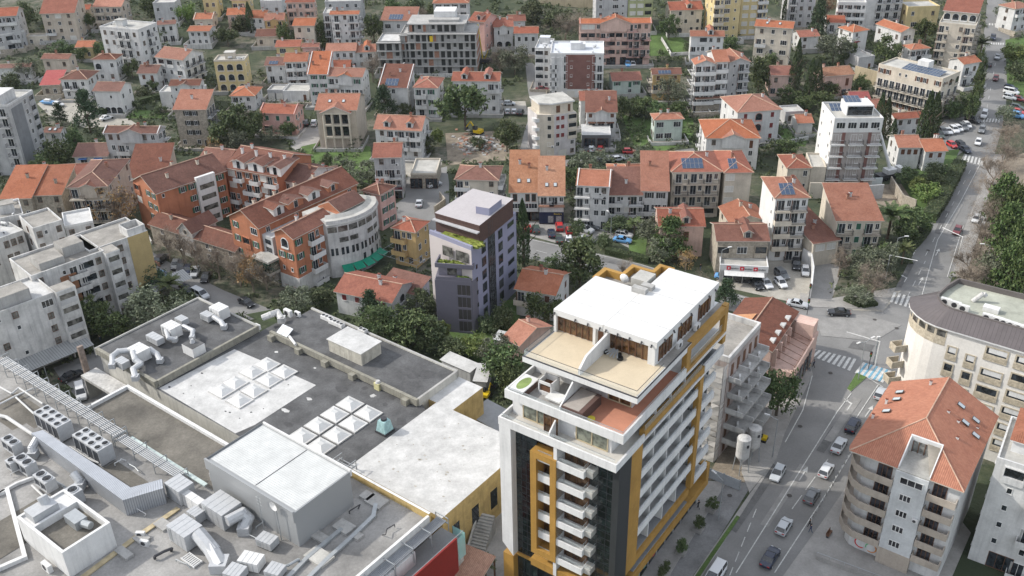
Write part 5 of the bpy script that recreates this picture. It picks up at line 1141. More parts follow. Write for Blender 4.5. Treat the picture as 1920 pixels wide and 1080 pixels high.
q = mroot('vent_hut',362,645,12,10.2,'square white vent hut with dark top and ball cowl','vent hut'); m_ = MB(); m_.prism([(-1.6,-1.3),(1.6,-1.3),(1.6,1.3),(-1.6,1.3)],0,1.9,0,1); m_.build('wall',[bright,felt],q); m_ = MB(); m_.tube((-.4,.2,1.9),(-.4,.2,2.6),.5,0,10,.25); m_.build('cowl',casing,q)
def roofac(x,y,z,label,s=1.6,rz=0): o = inst(ac_mesh(),'air_conditioner',None); sx,ty = ml(x,y,z+.4); o.matrix_world = Matrix.Translation(MM @ Vector((sx,ty,z))) @ Matrix.Rotation(MH+rz,4,'Z') @ Matrix.Scale(s,4); tag(o,label,'air conditioner','white air conditioners along the rear roof edges')
roofac(341,692,9.2,'white air conditioner at the near end of the rear left roof edge'); roofac(396,662,9.2,'white air conditioner midway along the rear left roof edge'); roofac(452,632,9.2,'white air conditioner at the far end of the rear left roof edge')
roofac(543,587,10.2,'paired tall white air conditioner at the far corner beyond the dark roof',2.2); roofac(560,588,10.2,'low white air conditioner beside the tall one at the far corner',1.6); roofac(485,612,9.2,'white air conditioner near the clutter of pale ducts',1.6)
def fanbox(x,y,n,label):
 q = mroot('fan_box',x,y,10.8,10.2,label,'fan box','low fan boxes on the rear roof'); m_ = MB(); m_.box(-n*.45,n*.45,-.5,.5,0,.7); m_.build('casing',bright,q)
 for i in range(n): m_ = MB(); fan(m_,(i-(n-1)/2)*.9,0,.72,.36); m_.build('fan',[bright,grille,black],q)
fanbox(613,594,3,'low white fan box at the left end of its row'); fanbox(631,604,4,'low white fan box in the middle of its row'); fanbox(680,618,2,'white fan box behind the plant room')
q = mroot('solar_collector',535,617,11,10.2,'tilted pale solar collector with a tank on the rear roof','solar collector'); m_ = MB()
for x_ in (-.75,.75): m_.box(x_-.7,x_+.7,-1.1,1.1,.5,.58,0,Matrix.Rotation(.5,4,'X'))
m_.build('panel',mat('pale_collector',(.6,.63,.66),rough=.2),q); m_ = MB(); m_.tube((2,-.8,.3),(5,-2.0,.3),.25,0,10); m_.build('tank',bright,q)
q = mroot('cooling_tower',720,790,11,9,'small turquoise cooling tower on the grey roof','cooling tower'); m_ = MB(); m_.add([(-1,-1,.3),(1,-1,.3),(1,1,.3),(-1,1,.3),(-.7,-.7,2.3),(.7,-.7,2.3),(.7,.7,2.3),(-.7,.7,2.3)],[(0,1,5,4),(1,2,6,5),(2,3,7,6),(3,0,4,7),(4,5,6,7)]); m_.build('body',mat('turquoise_shell',(.3,.46,.47),var=.3,sc=1.5),q)
m_ = MB(); m_.box(-1.15,1.15,-1.15,1.15,.0,.35); m_.build('basin',darkmetal,q); m_ = MB(); m_.tube((0,0,2.3),(0,0,2.7),.5,0,12); m_.build('fan_ring',darkmetal,q)
q = mroot('yellow_vent',709,720,10,9,'pale yellow vent with a round hood under the roof edge','vent'); m_ = MB(); m_.box(-.6,.6,-.5,.5,0,1.3); m_.build('body',mat('pale_yellow_metal',(.5,.47,.26),var=.2,sc=2),q); m_ = MB(); m_.tube((0,0,1.3),(0,0,1.7),.5,0,12,.35); m_.build('hood',offwhite,q)
duct([(495,595,11),(507,590,11.4),(520,586,11),(528,598,10.8)],.9,'clutter of pale ducts at the far end of the grey roof',m=offwhite,n=10)
# trays, kerbs, pads
def run(pts,z,w_,h_,name,label,cat,m,group=None):
 P = [at(x,y,z) for x,y in pts]; m_ = MB(); o0 = P[0]
 for i,(a,b) in enumerate(zip(P,P[1:])):
  a,b = a-o0,b-o0; d = (b-a).normalized(); n = Vector((-d.y,d.x,0))*w_/2; a = a-d*w_/2; b = b+d*w_/2
  m_.prism([(a-n)[:2],(b-n)[:2],(b+n)[:2],(a+n)[:2]],-h_-.002*i,.003*i)
 o = m_.build(name,m,None,o0); return tag(o,label,cat,group)
tr = 'covered cable trays on the main roof'
run([(536,1085),(575,1045),(638,992)],10.95,.6,.4,'cable_tray','galvanised cable tray ending at the double concrete pads','cable tray',metal,tr); run([(575,1085),(612,1048),(662,1003),(700,966),(704,946)],10.95,.6,.4,'cable_tray','galvanised cable tray crooked at its far end','cable tray',metal,tr)
for x,y,a,b,l in ((645,986,1.4,1,'larger concrete pad at the end of the straight cable tray'),(706,938,1.5,1.1,'concrete pad at the crooked end of the cable tray'),(688,928,.9,.8,'small concrete pad beyond the crooked cable tray'),(670,1003,.7,.6,'small square pad touching the crooked cable tray'),(595,1002,1.9,.7,'long narrow concrete pad beside the clad hall'),(598,1042,1.8,1.2,'sandy slab bridging the two cable trays'),(305,982,1.2,.8,'concrete slab beside the grey striped air handler'),(232,1035,1.4,.6,'flat concrete slab beside the white plant house'),(265,1008,1.0,.8,'short silver box on the plank walk')):
 q = mroot('concrete_pad',x,y,10.9,10.5,l,'concrete pad','concrete pads on the main roof'); m_ = MB(); m_.box(-a,a,-b,b,0,.4); o = m_.build('slab',paleroof if 'sandy' in l else concrete,q)
kb = 'white roof kerbs with pipes'
run([(-10,925),(13,917),(46,1042),(-5,1064)],11.1,.55,.6,'roof_kerb','white kerb squared around the sunken roof at the left edge','kerb',bright,kb); run([(-5,925),(30,905),(62,893)],11.1,.4,.5,'roof_kerb','white kerb running from the left edge to the raised cooler','kerb',bright,kb)
run([(150,1085),(250,1010),(330,955)],10.75,.8,.2,'plank_walk','yellowed plank walk crossing the main roof','walkway',mat('weathered_planks',(.42,.35,.22),sc=1,var=.3),None)
for i,(pts,l) in enumerate((([(-5,723),(22,738),(35,727),(80,757)],'white pipe stepping round the upper left roof'),([(-5,778),(12,782),(62,815)],'thick white pipe curving towards the ribbed duct'),([(-5,760),(30,742),(62,728)],'white pipe joining the long rack at the upper left'),([(30,745),(64,776)],'yellowish pipe beside the first chiller'),([(130,838),(170,862),(186,868)],'white pipe under the second chiller'),([(60,910),(90,938),(120,920)],'white pipe loop under the raised cooler'))):
 P = [at(x,y,11.2) for x,y in pts]; m_ = MB(); m_.path([p-P[0] for p in P],.16 if 'thick' not in l else .28,0,8); o = m_.build('roof_pipe',mat('white_lagged_pipe',(.52,.52,.51),var=.1),None,P[0]); tag(o,l,'pipe','white pipes on the left roof')
for x,y,a,b,m_c,l in ((35,775,6,3,roofbrown,'a'),(30,850,6,5,mainroof,'b'),(225,905,5,2.6,roofbrown,'c'),(20,1000,3.6,6,roofbrown,'d')):
 s_,t_ = ml(x,y,10.5); sheet('roof_stain',[(s_-a,t_-b),(s_+a,t_-b),(s_+a,t_+b),(s_-a,t_+b)],10.52+.012*'abcd'.index(l),m_c)
q = empty('satellite_dish',MM @ Vector((-3,-10.9,10.5)),MH,'tall pole with a satellite dish before the clad hall','satellite dish'); m_ = MB(); m_.tube((0,0,0),(0,0,6),.07); m_.build('pole',metal,q); dd = MB(); n = 14
vs = [(.75*math.cos(2*math.pi*i/n),-.35,6.4+.75*math.sin(2*math.pi*i/n)) for i in range(n)]+[(0,-.12,6.4)]; dd.add(vs,[((i+1) % n,i,n) for i in range(n)]); dd.build('dish',bright,q)
q = empty('antenna_mast',MM @ Vector((-6.2,-11.2,10.5)),MH,'thin antenna mast before the clad hall','antenna'); m_ = MB(); m_.tube((0,0,0),(0,0,6.5),.05); m_.build('mast',metal,q); m_ = MB()
for z in (5,5.6,6.2): m_.tube((-.5,0,z),(.5,0,z),.02)
m_.build('aerial',metal,q)
# yard entrance canopy, sign tower left of the stained roof
q = empty('entrance_canopy',MM @ Vector((*ml(195,715,5),0)),MH,'pale entrance canopy with steel sign mast in the yard','canopy'); m_ = MB(); m_.box(-5,5,-1.6,1.6,4.6,5.2); m_.build('roof',offwhite,q)
for a in (-4.5,4.5): m_ = MB(); m_.box(a-.2,a+.2,-1.4,1.4,0,4.6); m_.build('post',concrete,q)
m_ = MB(); m_.box(-6,-5.4,-.5,.5,0,10.5); m_.build('sign_mast',mat('rusty_sign',(.25,.2,.17),var=.4,sc=1.2),q)
# courtyard between mall and tower: stair, small tiled roof, sheds
q = empty('outdoor_stair',at(905,1015,0),R(-20),'concrete stairway with white walls beside the red wall','stairs'); m_ = MB()
for i in range(12): m_.box(-1.2,1.2,-2.4+i*.4,-2+i*.4,0,.3+i*.28)
m_.build('steps',concrete,q); m_ = MB(); m_.add([(-1.5,-2.6,0),(-1.5,2.6,0),(-1.5,2.6,4.4),(-1.5,-2.6,1),(-1.25,-2.6,0),(-1.25,2.6,0),(-1.25,2.6,4.4),(-1.25,-2.6,1)],[(0,1,2,3),(7,6,5,4),(3,2,6,7),(0,3,7,4)]); m_.build('side_wall',offwhite,q)
q = empty('tiled_pergola',at(880,1060,3),R(-30),'small brown tiled roof at the lower edge below the stairway','pergola'); q.location.z = 0; m_ = MB(); roof_face(m_,[(-3,-2.5,2.9),(3,-2.5,2.9),(3,2.5,4),(-3,2.5,4)]); m_.build('roof',[TT,eavem],q)
m_ = MB()
for a in (-2.8,2.8):
 for b in (-2.3,2.3): m_.box(a-.1,a+.1,b-.1,b+.1,0,2.95 if b < 0 else 3.85)
m_.build('post',framebr,q)
for x,y,z,L,W_,hh,hd,l,mt_ in ((862,680,2.8,7,2.5,2.8,-38,'white metal shed below the overgrown bank',whitefelt),(905,700,2.8,2.2,5,2.8,-10,'narrow pale container beside the yellow machine',whitefelt),(925,780,3.2,5,7,3.2,50,'flat grey shed against the tower',mat('grey_sheet_roof',(.27,.28,.29))),(945,632,2.6,3.2,2.6,2.6,-25,'small lean-to of white corrugated sheet',ribwhite)):
 p = at(x,y,z); q = empty('shed',(p.x,p.y,0),R(hd),l,'shed'); m_ = MB(); m_.box(-L/2,L/2,-W_/2,W_/2,0,hh); m_.build('wall',greyw,q); m_ = MB(); m_.add([(-L/2-.3,-W_/2-.3,hh+.03),(L/2+.3,-W_/2-.3,hh+.03),(L/2+.3,W_/2+.3,hh+.35),(-L/2-.3,W_/2+.3,hh+.35)],[(0,1,2,3)],0,[[(0,0),(L,0),(L,W_),(0,W_)]]); m_.build('roof',mt_,q); m_ = MB(); m_.box(-.6,.6,-W_/2-.04,-W_/2,0,2.1); m_.build('door',offwhite,q)

rq = random.Random(21); cl = ('short pale pipe','bent grey conduit','low white duct','thin cable ladder')
for i,(x,y,dx,dy) in enumerate(((420,905,30,-18),(432,915,34,-20),(445,922,30,-18),(460,1000,40,20),(480,990,30,-22),(330,1050,26,12),(290,1045,30,-16),(250,950,20,14),(215,870,20,-10),(120,860,24,14),(105,905,22,12),(20,890,30,-14),(175,885,26,14),(240,870,22,12),(560,1050,-30,18),(620,930,20,-10),(655,960,16,-10),(740,985,-24,14))):
 a,b_ = at(x,y,11.0),at(x+dx,y+dy,11.0); m_ = MB(); d = b_-a; m_.path([Vector((0,0,-.3)),Vector((0,0,.15)),d*.6+Vector((0,0,.15)),d+Vector((rq.uniform(-.6,.6),rq.uniform(-.6,.6),.15)),d+Vector((0,0,-.4))],(.09,.07,.2,.06)[i % 4],0,6)
 tag(m_.build('roof_pipe',rq.choice((metal,bright,darkmetal)),None,a),f'{cl[i % 4]} {("behind the clad hall corner", "beside the silver boxes", "near the louvred unit", "beside the white plant house", "near the twin chillers", "beside the ribbed duct", "by the two fan coolers", "at the end of the cable trays")[min(7, i*8//18)]}','pipe','loose pipes and conduits on the main roof')

q = empty('pipe_manifold',at(425,902,10.5),MH,'row of parallel white pipes between the clad hall and the large air handler','pipes'); q.location.z = 10.5
for i in range(7): m_ = MB(); m_.path([Vector((-1.8+i*.55,1.2,0)),Vector((-1.8+i*.55,1.2,1.6)),Vector((-1.8+i*.55,-1.4,1.6)),Vector((-1.8+i*.55,-1.4,.2))],.1,0,6); m_.build('pipe',MATS['white_lagged_pipe'],q)
m_ = MB(); m_.box(-2.2,2,.3,.45,1.35,1.5); m_.box(-2.2,2,-1.0,-.85,1.35,1.5); m_.build('pipe_support',metal,q)
q = empty('floor_grille',at(360,1052,10.6),MH,'white framed louvre grille lying below the sloping duct','grille'); m_ = MB()
for i in range(8): m_.box(-1.4+i*.36,-1.25+i*.36,-.6,.6,0,.25)
m_.box(-1.5,1.4,-.7,-.6,0,.3); m_.box(-1.5,1.4,.6,.7,0,.3); m_.build('grille_bars',bright,q)
roofac(93,1062,10.5,'white air conditioner beside the white plant house wall',2.0); roofac(265,1000,10.5,'pair of small silver boxes on the plank walk, the farther one',1.5,.6); roofac(273,1016,10.5,'pair of small silver boxes on the plank walk, the nearer one',1.5,.4)
for i,(x,y,l) in enumerate(((105,742,'first'),(150,770,'second'),(205,806,'third'),(260,842,'fourth'),(320,880,'fifth'))): pass

# ---------------------------------------------------------------- larger single buildings
CROPS.update({'8': (1600,700,2.842),'7c': (690,0,7.2),'z1': (0,380,3.375),'zt': (0,150,4.695),'z2': (220,270,4.696),'z3': (400,270,3.725),'z6': (940,130,6.354),'sc': (1360,560,4.5),'zl': (780,340,3.6),'c7': (1660,500,4.154)})
def poly_thing(name,label,cat,O,hd): return empty(name,O,hd,label,cat)
# --- apartment house with curved brown balconies and red tiled roof
ap = poly_thing('apartment_house','white apartment house with red tiled roof and curved brown balconies beside the street','apartment house',(49.5,104.7,0),R(-36.5))
brownp = mat('brown_balcony_render',(.4,.35,.295),streak=.2); pvc = mat('ice_white_wall',(.54,.555,.56),streak=.15)
m_ = MB(); m_.prism([(4.2,.1),(8.6,.1),(8.6,.2),(12.6,.2),(12.6,19),(-1.5,19),(-1.5,3),(-1.1,1.3),(-.2,.35),(1,.1)],0,17.4); m_.build('wall',white,ap)
m_ = MB(); m_.box(4.2,8.6,-.85,.1,3.1,17.3); m_.build('stair_tower',pvc,ap); m_ = MB(); m_.box(4.15,8.65,-.9,.1,0,3.1); m_.build('stair_base',brownp,ap)
cur = [(-2.7,8),(-2.7,3.2),(-2.3,1.2),(-1.3,-.3),(.3,-1.05),(4.15,-1.1)]; inn = [(-1.5,8),(-1.5,3),(-1.1,1.3),(-.2,.35),(1,.1),(4.15,.1)]
for k in range(5):
 z = 3.1+2.85*k; m_ = MB()
 for i in range(5):
  a,b,c_,d_ = cur[i],cur[i+1],inn[i+1],inn[i]; m_.prism([a,b,c_,d_],z-.2,z)
  dx,dy = b[0]-a[0],b[1]-a[1]; l = math.hypot(dx,dy); n = (-dy/l*.12,dx/l*.12); m_.prism([a,b,(b[0]+n[0],b[1]+n[1]),(a[0]+n[0],a[1]+n[1])],z,z+1.0)
 m_.box(4.03,4.15,-1.0,.1,z,z+1.0); m_.build('curved_balcony',brownp,ap)
 m_ = MB(); m_.box(8.7,12.5,-1.0,.2,z-.2,z); m_.box(8.7,12.5,-1.0,-.88,z,z+.95); m_.box(12.38,12.5,-.88,.2,z,z+.95); m_.box(8.7,8.82,-.88,.2,z,z+.95); m_.build('balcony',brownp,ap)
 for x0,x1,y in ((1.7,3.6,.1),(9.2,10.9,.2)):
  f = MB();
  for i in range(4): xx = x0+(x1-x0)*i/3; f.box(xx-.05,xx+.05,y-.08,y,z+.1,z+2.2)
  f.box(x0,x1,y-.08,y,z+2.2,z+2.3); o = f.build('window',framebr,ap); g = MB(); g.quad((x0,y-.02,z+.1),(x1,y-.02,z+.1),(x1,y-.02,z+2.2),(x0,y-.02,z+2.2)); g.build('glass_pane',glass('dark_pane',(.035,.035,.04),.1),o)
 zc = z+1.0-1.4*(k == 99)
 x0,x1 = (5.4,6.9) if k < 4 else (5.0,8.0)
 f = MB()
 for i in range(4): xx = x0+(x1-x0)*i/3; f.box(xx-.05,xx+.05,-.93,-.85,zc,zc+1.0)
 f.box(x0-.05,x1+.05,-.95,-.85,zc-.1,zc); f.box(x0-.05,x1+.05,-.95,-.85,zc+1,zc+1.08); o = f.build('window',frame,ap); g = MB(); g.quad((x0,-.87,zc),(x1,-.87,zc),(x1,-.87,zc+1),(x0,-.87,zc+1)); g.build('glass_pane',MATS['dark_pane'],o)
h0 = 17.5; k_ = .5; zf = lambda t: h0+k_*(t+.6)
rt = MB(); AX = 5.2; TZ = zf(7.4)
roof_face(rt,[(-2.4,-.6,h0),(4.3,-.6,h0),(4.3,4.2,zf(4.2)),(AX,7.4,TZ)]); roof_face(rt,[(8.6,-.6,h0),(13.0,-.6,h0),(AX,7.4,TZ),(8.6,4.2,zf(4.2))]); roof_face(rt,[(4.3,4.2,zf(4.2)),(8.6,4.2,zf(4.2)),(AX,7.4,TZ)])
roof_face(rt,[(-2.7,19.6,h0),(-2.7,.4,h0),(-2.4,-.6,h0),(AX,7.4,TZ),(AX,19.6,TZ)]); roof_face(rt,[(13,-.6,h0),(13,19.6,h0),(AX,19.6,TZ),(AX,7.4,TZ)])
TA = tile('vivid_orange_tiles',(.42,.125,.045),(.47,.155,.06),weather=.2)
caps(rt,[((AX,7.4,TZ),(AX,19.6,TZ)),((-2.4,-.6,h0),(AX,7.4,TZ)),((13,-.6,h0),(AX,7.4,TZ))],2,.1); rf = rt.build('roof',[TA,eavem,capm],ap)
m_ = MB(); m_.add([(-1.5,19,17.3),(12.6,19,17.3),(AX,19,TZ-.1)],[(2,1,0)]); m_.build('rear_gable',white,ap)
m_ = MB(); m_.box(4.3,8.6,-.7,4.2,17.2,17.5); m_.build('roof_terrace',paleroof,ap)
m_ = MB()
for x in (4.3,8.45): m_.add([(x,-.5,17.5),(x+.15,-.5,17.5),(x+.15,4.2,17.5),(x,4.2,17.5),(x,-.5,17.8),(x+.15,-.5,17.8),(x+.15,4.2,20.2),(x,4.2,20.2)],[(0,1,5,4),(1,2,6,5),(2,3,7,6),(3,0,4,7),(4,5,6,7)])
m_.box(4.3,8.6,4.1,4.4,19.7,20.25); m_.box(4.45,8.45,4.15,4.3,17.5,19.7); m_.build('dormer_wall',bright,ap)
m_ = MB(); m_.quad((4.8,4.12,17.6),(8.1,4.12,17.6),(8.1,4.12,19.5),(4.8,4.12,19.5),0)
for x in (4.8,5.6,6.45,7.3,8.1): m_.box(x-.05,x+.05,4.02,4.12,17.6,19.5,1)
m_.build('dormer_window',[glass('pale_curtain_glass',(.16,.16,.15),.12),framebr],ap)
tlt = math.atan(4.55/7.7)
for x,y in ((-.4,15.5),(-.2,13.3),(-.6,9.8)): skylight(rf,x,y,h0+(x+2.7)*(TZ-h0)/(AX+2.7)+.12,-math.atan((TZ-h0)/(AX+2.7)),math.pi/2)
for x,y in ((8.2,15.2),(9.6,12.4),(10.6,14.6),(11.4,11.5)): skylight(rf,x,y,h0+(13-x)*(TZ-h0)/(13-AX)+.12,math.atan((TZ-h0)/(13-AX)),math.pi/2)
for x,y,zz in ((3.2,17.5,20.6),(-1.4,12.4,18.4),(-2,8.2,18),(7.2,12,20.2),(8.8,11.6,19.4),(11.2,13.6,18),(9.6,8.2,19)): chimney(rf,x,y,zz-.1,bright,.55)
for i in range(4): inst(ac_mesh(),'air_conditioner',ap,(8.3-.2,-.95,3.6+2.85*i+.6),0) if i == 2 else None
ringr = mat('red_sign_paint',(.55,.05,.06)); ringw = mat('orange_sign_paint',(.6,.25,.08)); ringg = mat('green_sign_paint',(.15,.4,.2))
def ring(x,z,r,m0,a0=0,a1=360,y=-.2):
 n = 20; b = MB()
 for i in range(n):
  p,q = R(a0+(a1-a0)*i/n),R(a0+(a1-a0)*(i+1)/n); b.add([(x+k*math.cos(t),y,z+k*math.sin(t)) for t in (p,q) for k in (r*.78,r)],[(0,1,3,2)]);
 return b
for (x,z,r_,m0,a0,a1) in ((1.6,1.5,.95,ringr,30,300),(3.1,1.3,.85,ringw,-120,60),(3.1,1.3,.85,ringg,70,200)):
 ring(x,z,r_,m0,a0,a1,.06).build('wall_emblem',m0,ap)
m_ = MB(); n = 20; m_.add([(1.6+.74*math.cos(2*math.pi*i/n),.065,1.5+.74*math.sin(2*math.pi*i/n)) for i in range(n)],[tuple(range(n))]); m_.add([(3.1+.66*math.cos(2*math.pi*i/n),.065,1.3+.66*math.sin(2*math.pi*i/n)) for i in range(n)],[tuple(range(n))]); m_.build('emblem_disc',bright,ap)
# --- large cream corner building with metal skirt roof
cb = poly_thing('corner_building','large off white corner building with grey metal skirt roof and stone balconies','apartment building',(70.3,130.1,0),R(-37.8))
skirt = seam('standing_seam_roof',(.115,.1,.1),pitch=.62,width=.1,rough=.45,metal=.3); sandst = mat('ribbed_sandstone',(.48,.425,.33),sc=2,var=.25,fine=.25); ivory = mat('ivory_render',(.68,.655,.61),streak=.08,var=.08)
out = [(24,0),(0,0),(-1.8,.1),(-3.4,.6),(-5,1.6),(-6.4,3.1),(-7.2,4.8),(-7.5,6.5),(-3.6,12)]; m_ = MB(); m_.prism(out+[(-2,15),(24,17)],0,22); m_.build('wall',ivory,cb)
off = [(24,-.5),(0,-.5),(-1.95,-.4),(-3.7,.1),(-5.4,1.2),(-6.9,2.8),(-7.75,4.7),(-8.1,6.6),(-4.1,12.4)]; ins = [(24,2.7),(-.2,2.7),(-1.0,2.8),(-1.7,3.1),(-2.4,3.6),(-3.0,4.3),(-3.5,5.2),(-3.8,6.2),(-3.4,10)]
m_ = MB(); u = 0
for i in range(8):
 a,b,c_,d_ = off[i],off[i+1],ins[i+1],ins[i]; l = math.hypot(a[0]-b[0],a[1]-b[1]); m_.add([(*b,22),(*a,22),(*d_,24.2),(*c_,24.2)],[(0,1,2,3)],0,[[(u,0),(u+l,0),(u+l,3),(u,3)]]); m_.add([(*a,22),(*b,22),(*b,21.75),(*a,21.75),(*out[i],21.75),(*out[i+1],21.75)],[(0,1,2,3),(3,2,5,4)] ,1); u += l
m_.build('skirt_roof',[skirt,bright],cb)
m_ = MB(); m_.prism([p for p in ins]+[(-2.5,13.5),(24,15)],21.9,23.4,0,1); m_.build('flat_roof',[concrete,mat('mossy_roof',(.36,.37,.31),sc=.3,var=.3)],cb)
m_ = MB(); pts = ins+[(-2.5,13.5),(24,15)]
for a,b in zip(pts,pts[1:]+pts[:1]):
 d = (Vector(b)-Vector(a)).normalized(); n = Vector((-d.y,d.x))*.15; a,b = Vector(a),Vector(b); m_.prism([tuple(a-n),tuple(b-n),tuple(b+n),tuple(a+n)],23.3,24.3+.002*len(m_.f)/6)
m_.build('roof_parapet',mat('dark_coping',(.13,.115,.11)),cb)
for i in range(2,7):                                            # stone band with arched openings under the eave
 a,b = Vector(out[i-1]),Vector(out[i]); d = (b-a); n = Vector((d.y,-d.x)).normalized()*-.04; m_ = MB(); p,q = a-n*-1,b-n*-1
 m_.prism([tuple(a+n),tuple(b+n),tuple(b),tuple(a)],18.6,21.7); m_.build('stone_band',sandst,cb); m_ = MB(); e0,e1 = a.lerp(b,.12)+n*1.4,a.lerp(b,.88)+n*1.4
 m_.quad((e1.x,e1.y,20.2),(e0.x,e0.y,20.2),(e0.x,e0.y,21.3),(e1.x,e1.y,21.3)); m_.build('balcony_opening',pane2,cb)
for k in range(3):
 z = 14-3.25*k; m_ = MB(); X = Matrix.Translation((-6.9,3.0,z)) @ Matrix.Rotation(R(-42),4,'Z')
 m_.box(-.9,.9,-1.9,.3,-.2,0,0,X); m_.box(-.9,.9,-1.9,-1.75,0,1.1,0,X); m_.box(-.9,-.75,-1.75,.3,0,1.1,0,X); m_.box(.75,.9,-1.75,.3,0,1.1,0,X); m_.build('stone_balcony',sandst,cb)
def sframe(x0,x1,z0,z1,blindz=None,n=1):
 b = MB(); b.box(x0-.25,x1+.25,-.14,0,z0-1.15,z0,0); b.box(x0-.25,x0,-.1,0,z0,z1+.2,0); b.box(x1,x1+.25,-.1,0,z0,z1+.2,0); b.box(x0,x1,-.1,0,z1,z1+.2,0)
 for q in range(5): b.box(x0-.28,x1+.28,-.19,-.14,z0-1.1+q*.22,z0-1.0+q*.22,0)
 o = b.build('window',sandst,cb); g = MB(); g.quad((x0,-.02,z0),(x1,-.02,z0),(x1,-.02,z1),(x0,-.02,z1),0)
 if blindz: g.quad((x0+(.3 if n > 1 else .1),-.03,z0+.3),(x1,-.03,z0+.3),(x1,-.03,z1),(x0+(.3 if n > 1 else .1),-.03,z1),1)
 g.build('glass_pane',[pane,bright],o)
for k in range(6):
 z = 18.6-3.25*k
 if k > 0: sframe(.7,1.9,z+2.2,z+3.5,k != 2); sframe(3.6,4.8,z+1.7,z+3.0,k != 2)
 sframe(6.2,9.2,z+1.0-.8*(k > 0),z+2.2-.8*(k > 0),k != 2,2); sframe(10.6,13.6,z+1.0,z+2.2,k != 1,2); sframe(15.4,18.4,z+.6,z+1.8,k % 2 == 0,2)
for i,(x,y) in enumerate(((-2.2,5.2),(-.6,5.0),(.8,4.6),(4.6,3.9),(6.2,3.8),(7.2,3.7),(8.2,3.6),(9.4,3.5))):
 o = inst(ac_mesh(),'air_conditioner',None); o.matrix_world = Matrix.Translation((70.3,130.1,0)) @ Matrix.Rotation(R(-37.8),4,'Z') @ Matrix.Translation((x,y,23.42)) @ Matrix.Scale(1.9,4)
 tag(o,('white rooftop air conditioner, %s along the skirt roof edge' % ('leftmost','second','third','fourth','fifth','sixth','seventh','eighth')[i]),'air conditioner','air conditioners on the corner building roof')
q = empty('roof_vent',Matrix.Translation((70.3,130.1,0)) @ Matrix.Rotation(R(-37.8),4,'Z') @ Vector((2.2,8.5,23.4)),R(-37.8),'pale bent vent duct with white cover on the corner building roof','vent'); m_ = MB(); m_.tube((-1,0,0),(.2,.6,1.6),.4,0,10); m_.tube((.2,.6,1.6),(.6,.8,1.2),.4,0,10); m_.build('duct',offwhite,q); m_ = MB(); m_.box(1.0,3.4,-2.2,-.9,0,.8); m_.build('cover',bright,q)
# --- white house at the lower right corner
r8,W8,D8 = bld('white house with orange roof and loggia at the lower right corner',0,(1868.7,862.5),(1985,930),11,18.5,6,white,'flat','.o..l/.m..l/.m..W/.m..l/.m..W/..f.l','..m/..m',trim=white,ex='j',snap=-34,shut='grey')
m_ = MB(); m_.prism([(1.2,3),(W8,3),(W8,D8),(1.2,D8)],18.5,20.6); m_.build('attic',bright,r8); e8 = empty('tmp',(0,0,0)); bpy.data.objects.remove(e8)
t8 = MB(); roof_face(t8,[(.8,2.6,20.6),(W8+.5,2.6,20.6),(W8+.5,7,22.6),(4,7,22.6)]); roof_face(t8,[(.8,D8+.4,20.6),(.8,2.6,20.6),(4,7,22.6)]); roof_face(t8,[(W8+.5,D8+.4,20.6),(.8,D8+.4,20.6),(4,7,22.6),(W8+.5,7,22.6)]); t8.build('tiled_roof',[TO,bright],r8)
t8 = MB(); roof_face(t8,[(6.5,-1.2,12.4),(W8,-1.2,12.4),(W8,0,13.2),(6.5,0,13.2)]); t8.build('porch_roof',[TO,bright],r8)
# --- left grey apartment row (staggered), tower block
def block(label,x,y,hd,W,D,h,fl,wall,front,side='-',tower=None,rm=None):
 q = empty('apartment_block',(x,y,0),R(hd),label,'apartment block','staggered grey apartment row on the left'); m_ = MB(); m_.prism([(-W,0),(0,0),(0,D),(-W,D)],0,h); m_.build('wall',wall,q)
 b = flat_roof(q,W,D,h,rm or whitefelt,wall,.5,junk=False)
 b.location.x -= W
 facade(q,front,W,h,fl,wall,offwhite,'dark',(-W,0,0),0)
 if tower:
  x0,x1,y0,hh = tower; m_ = MB(); m_.box(x0,x1,y0,0,2.8,hh); m_.box(x0,x0+.3,y0,0,0,2.8); m_.box(x1-.3,x1,y0,0,0,2.8); m_.build('stair_bay',offwhite,q)
  n = fl-1
  for k in range(n):
   z = 3.1+k*(hh-3)/n; m_ = MB(); m_.box(x0+.4,x1-.4,y0-.04,y0,z+1.0,z+2.1,0); m_.box(x0+.3,x1-.3,y0-.15,y0,z-.1,z+.9,1); m_.build('loggia',[pane2,greyw if k % 2 else offwhite],q)
  m_ = MB(); m_.prism([(x0,y0),(x1,y0),(x1,2),(x0,2)],hh,hh+.25,0,1); m_.build('bay_roof',[bright,screed],q)
 if side != '-': facade(q,side,D,h,fl,wall,offwhite,'dark',(0,0,0),math.pi/2)
 return q
qa = block('stained white apartment block with a projecting stair bay nearest the shopping centre',-88.6,161.5,45,22,10,14.2,5,offwhite,'o.lmv.W/Wlv.m.v/olmv..v/vlv.m.v/.......',tower=(-.2,3.6,-1.2,14.8),rm=whitefelt)
for x,y,a,b,c_ in ((-7,3,3,2,2),(-14,4,2.5,2.2,1.8)): m_ = MB(); m_.prism([(x-a,y-b),(x+a,y-b),(x+a,y+b),(x-a,y+b)],14.2,14.2+c_+.6,0,1); m_.build('roof_room',[concrete,screed],qa)
m_ = MB(); m_.add([(-20,-4.5,3.0),(3,-4.5,3.0),(3,0,3.6),(-20,0,3.6)],[(0,1,2,3)],0,[[(0,0),(23,0),(23,4),(0,4)]]);
for x in (-14,-7,0,2.8): m_.box(x-.08,x+.08,-4.4,-4.25,0,3,1)
m_.build('awning',[seam('grey_corrugated',(.33,.34,.34),.5,.3),metal],qa)
qb = block('whitewashed apartment block with a brown panel and tall stair bay',-84.6,177.2,45,15,11,15,5,offwhite,'v.mlov/v..lov/v.mlov/v..lov/......',tower=(-.4,2.6,-1.6,15.1),rm=screed)
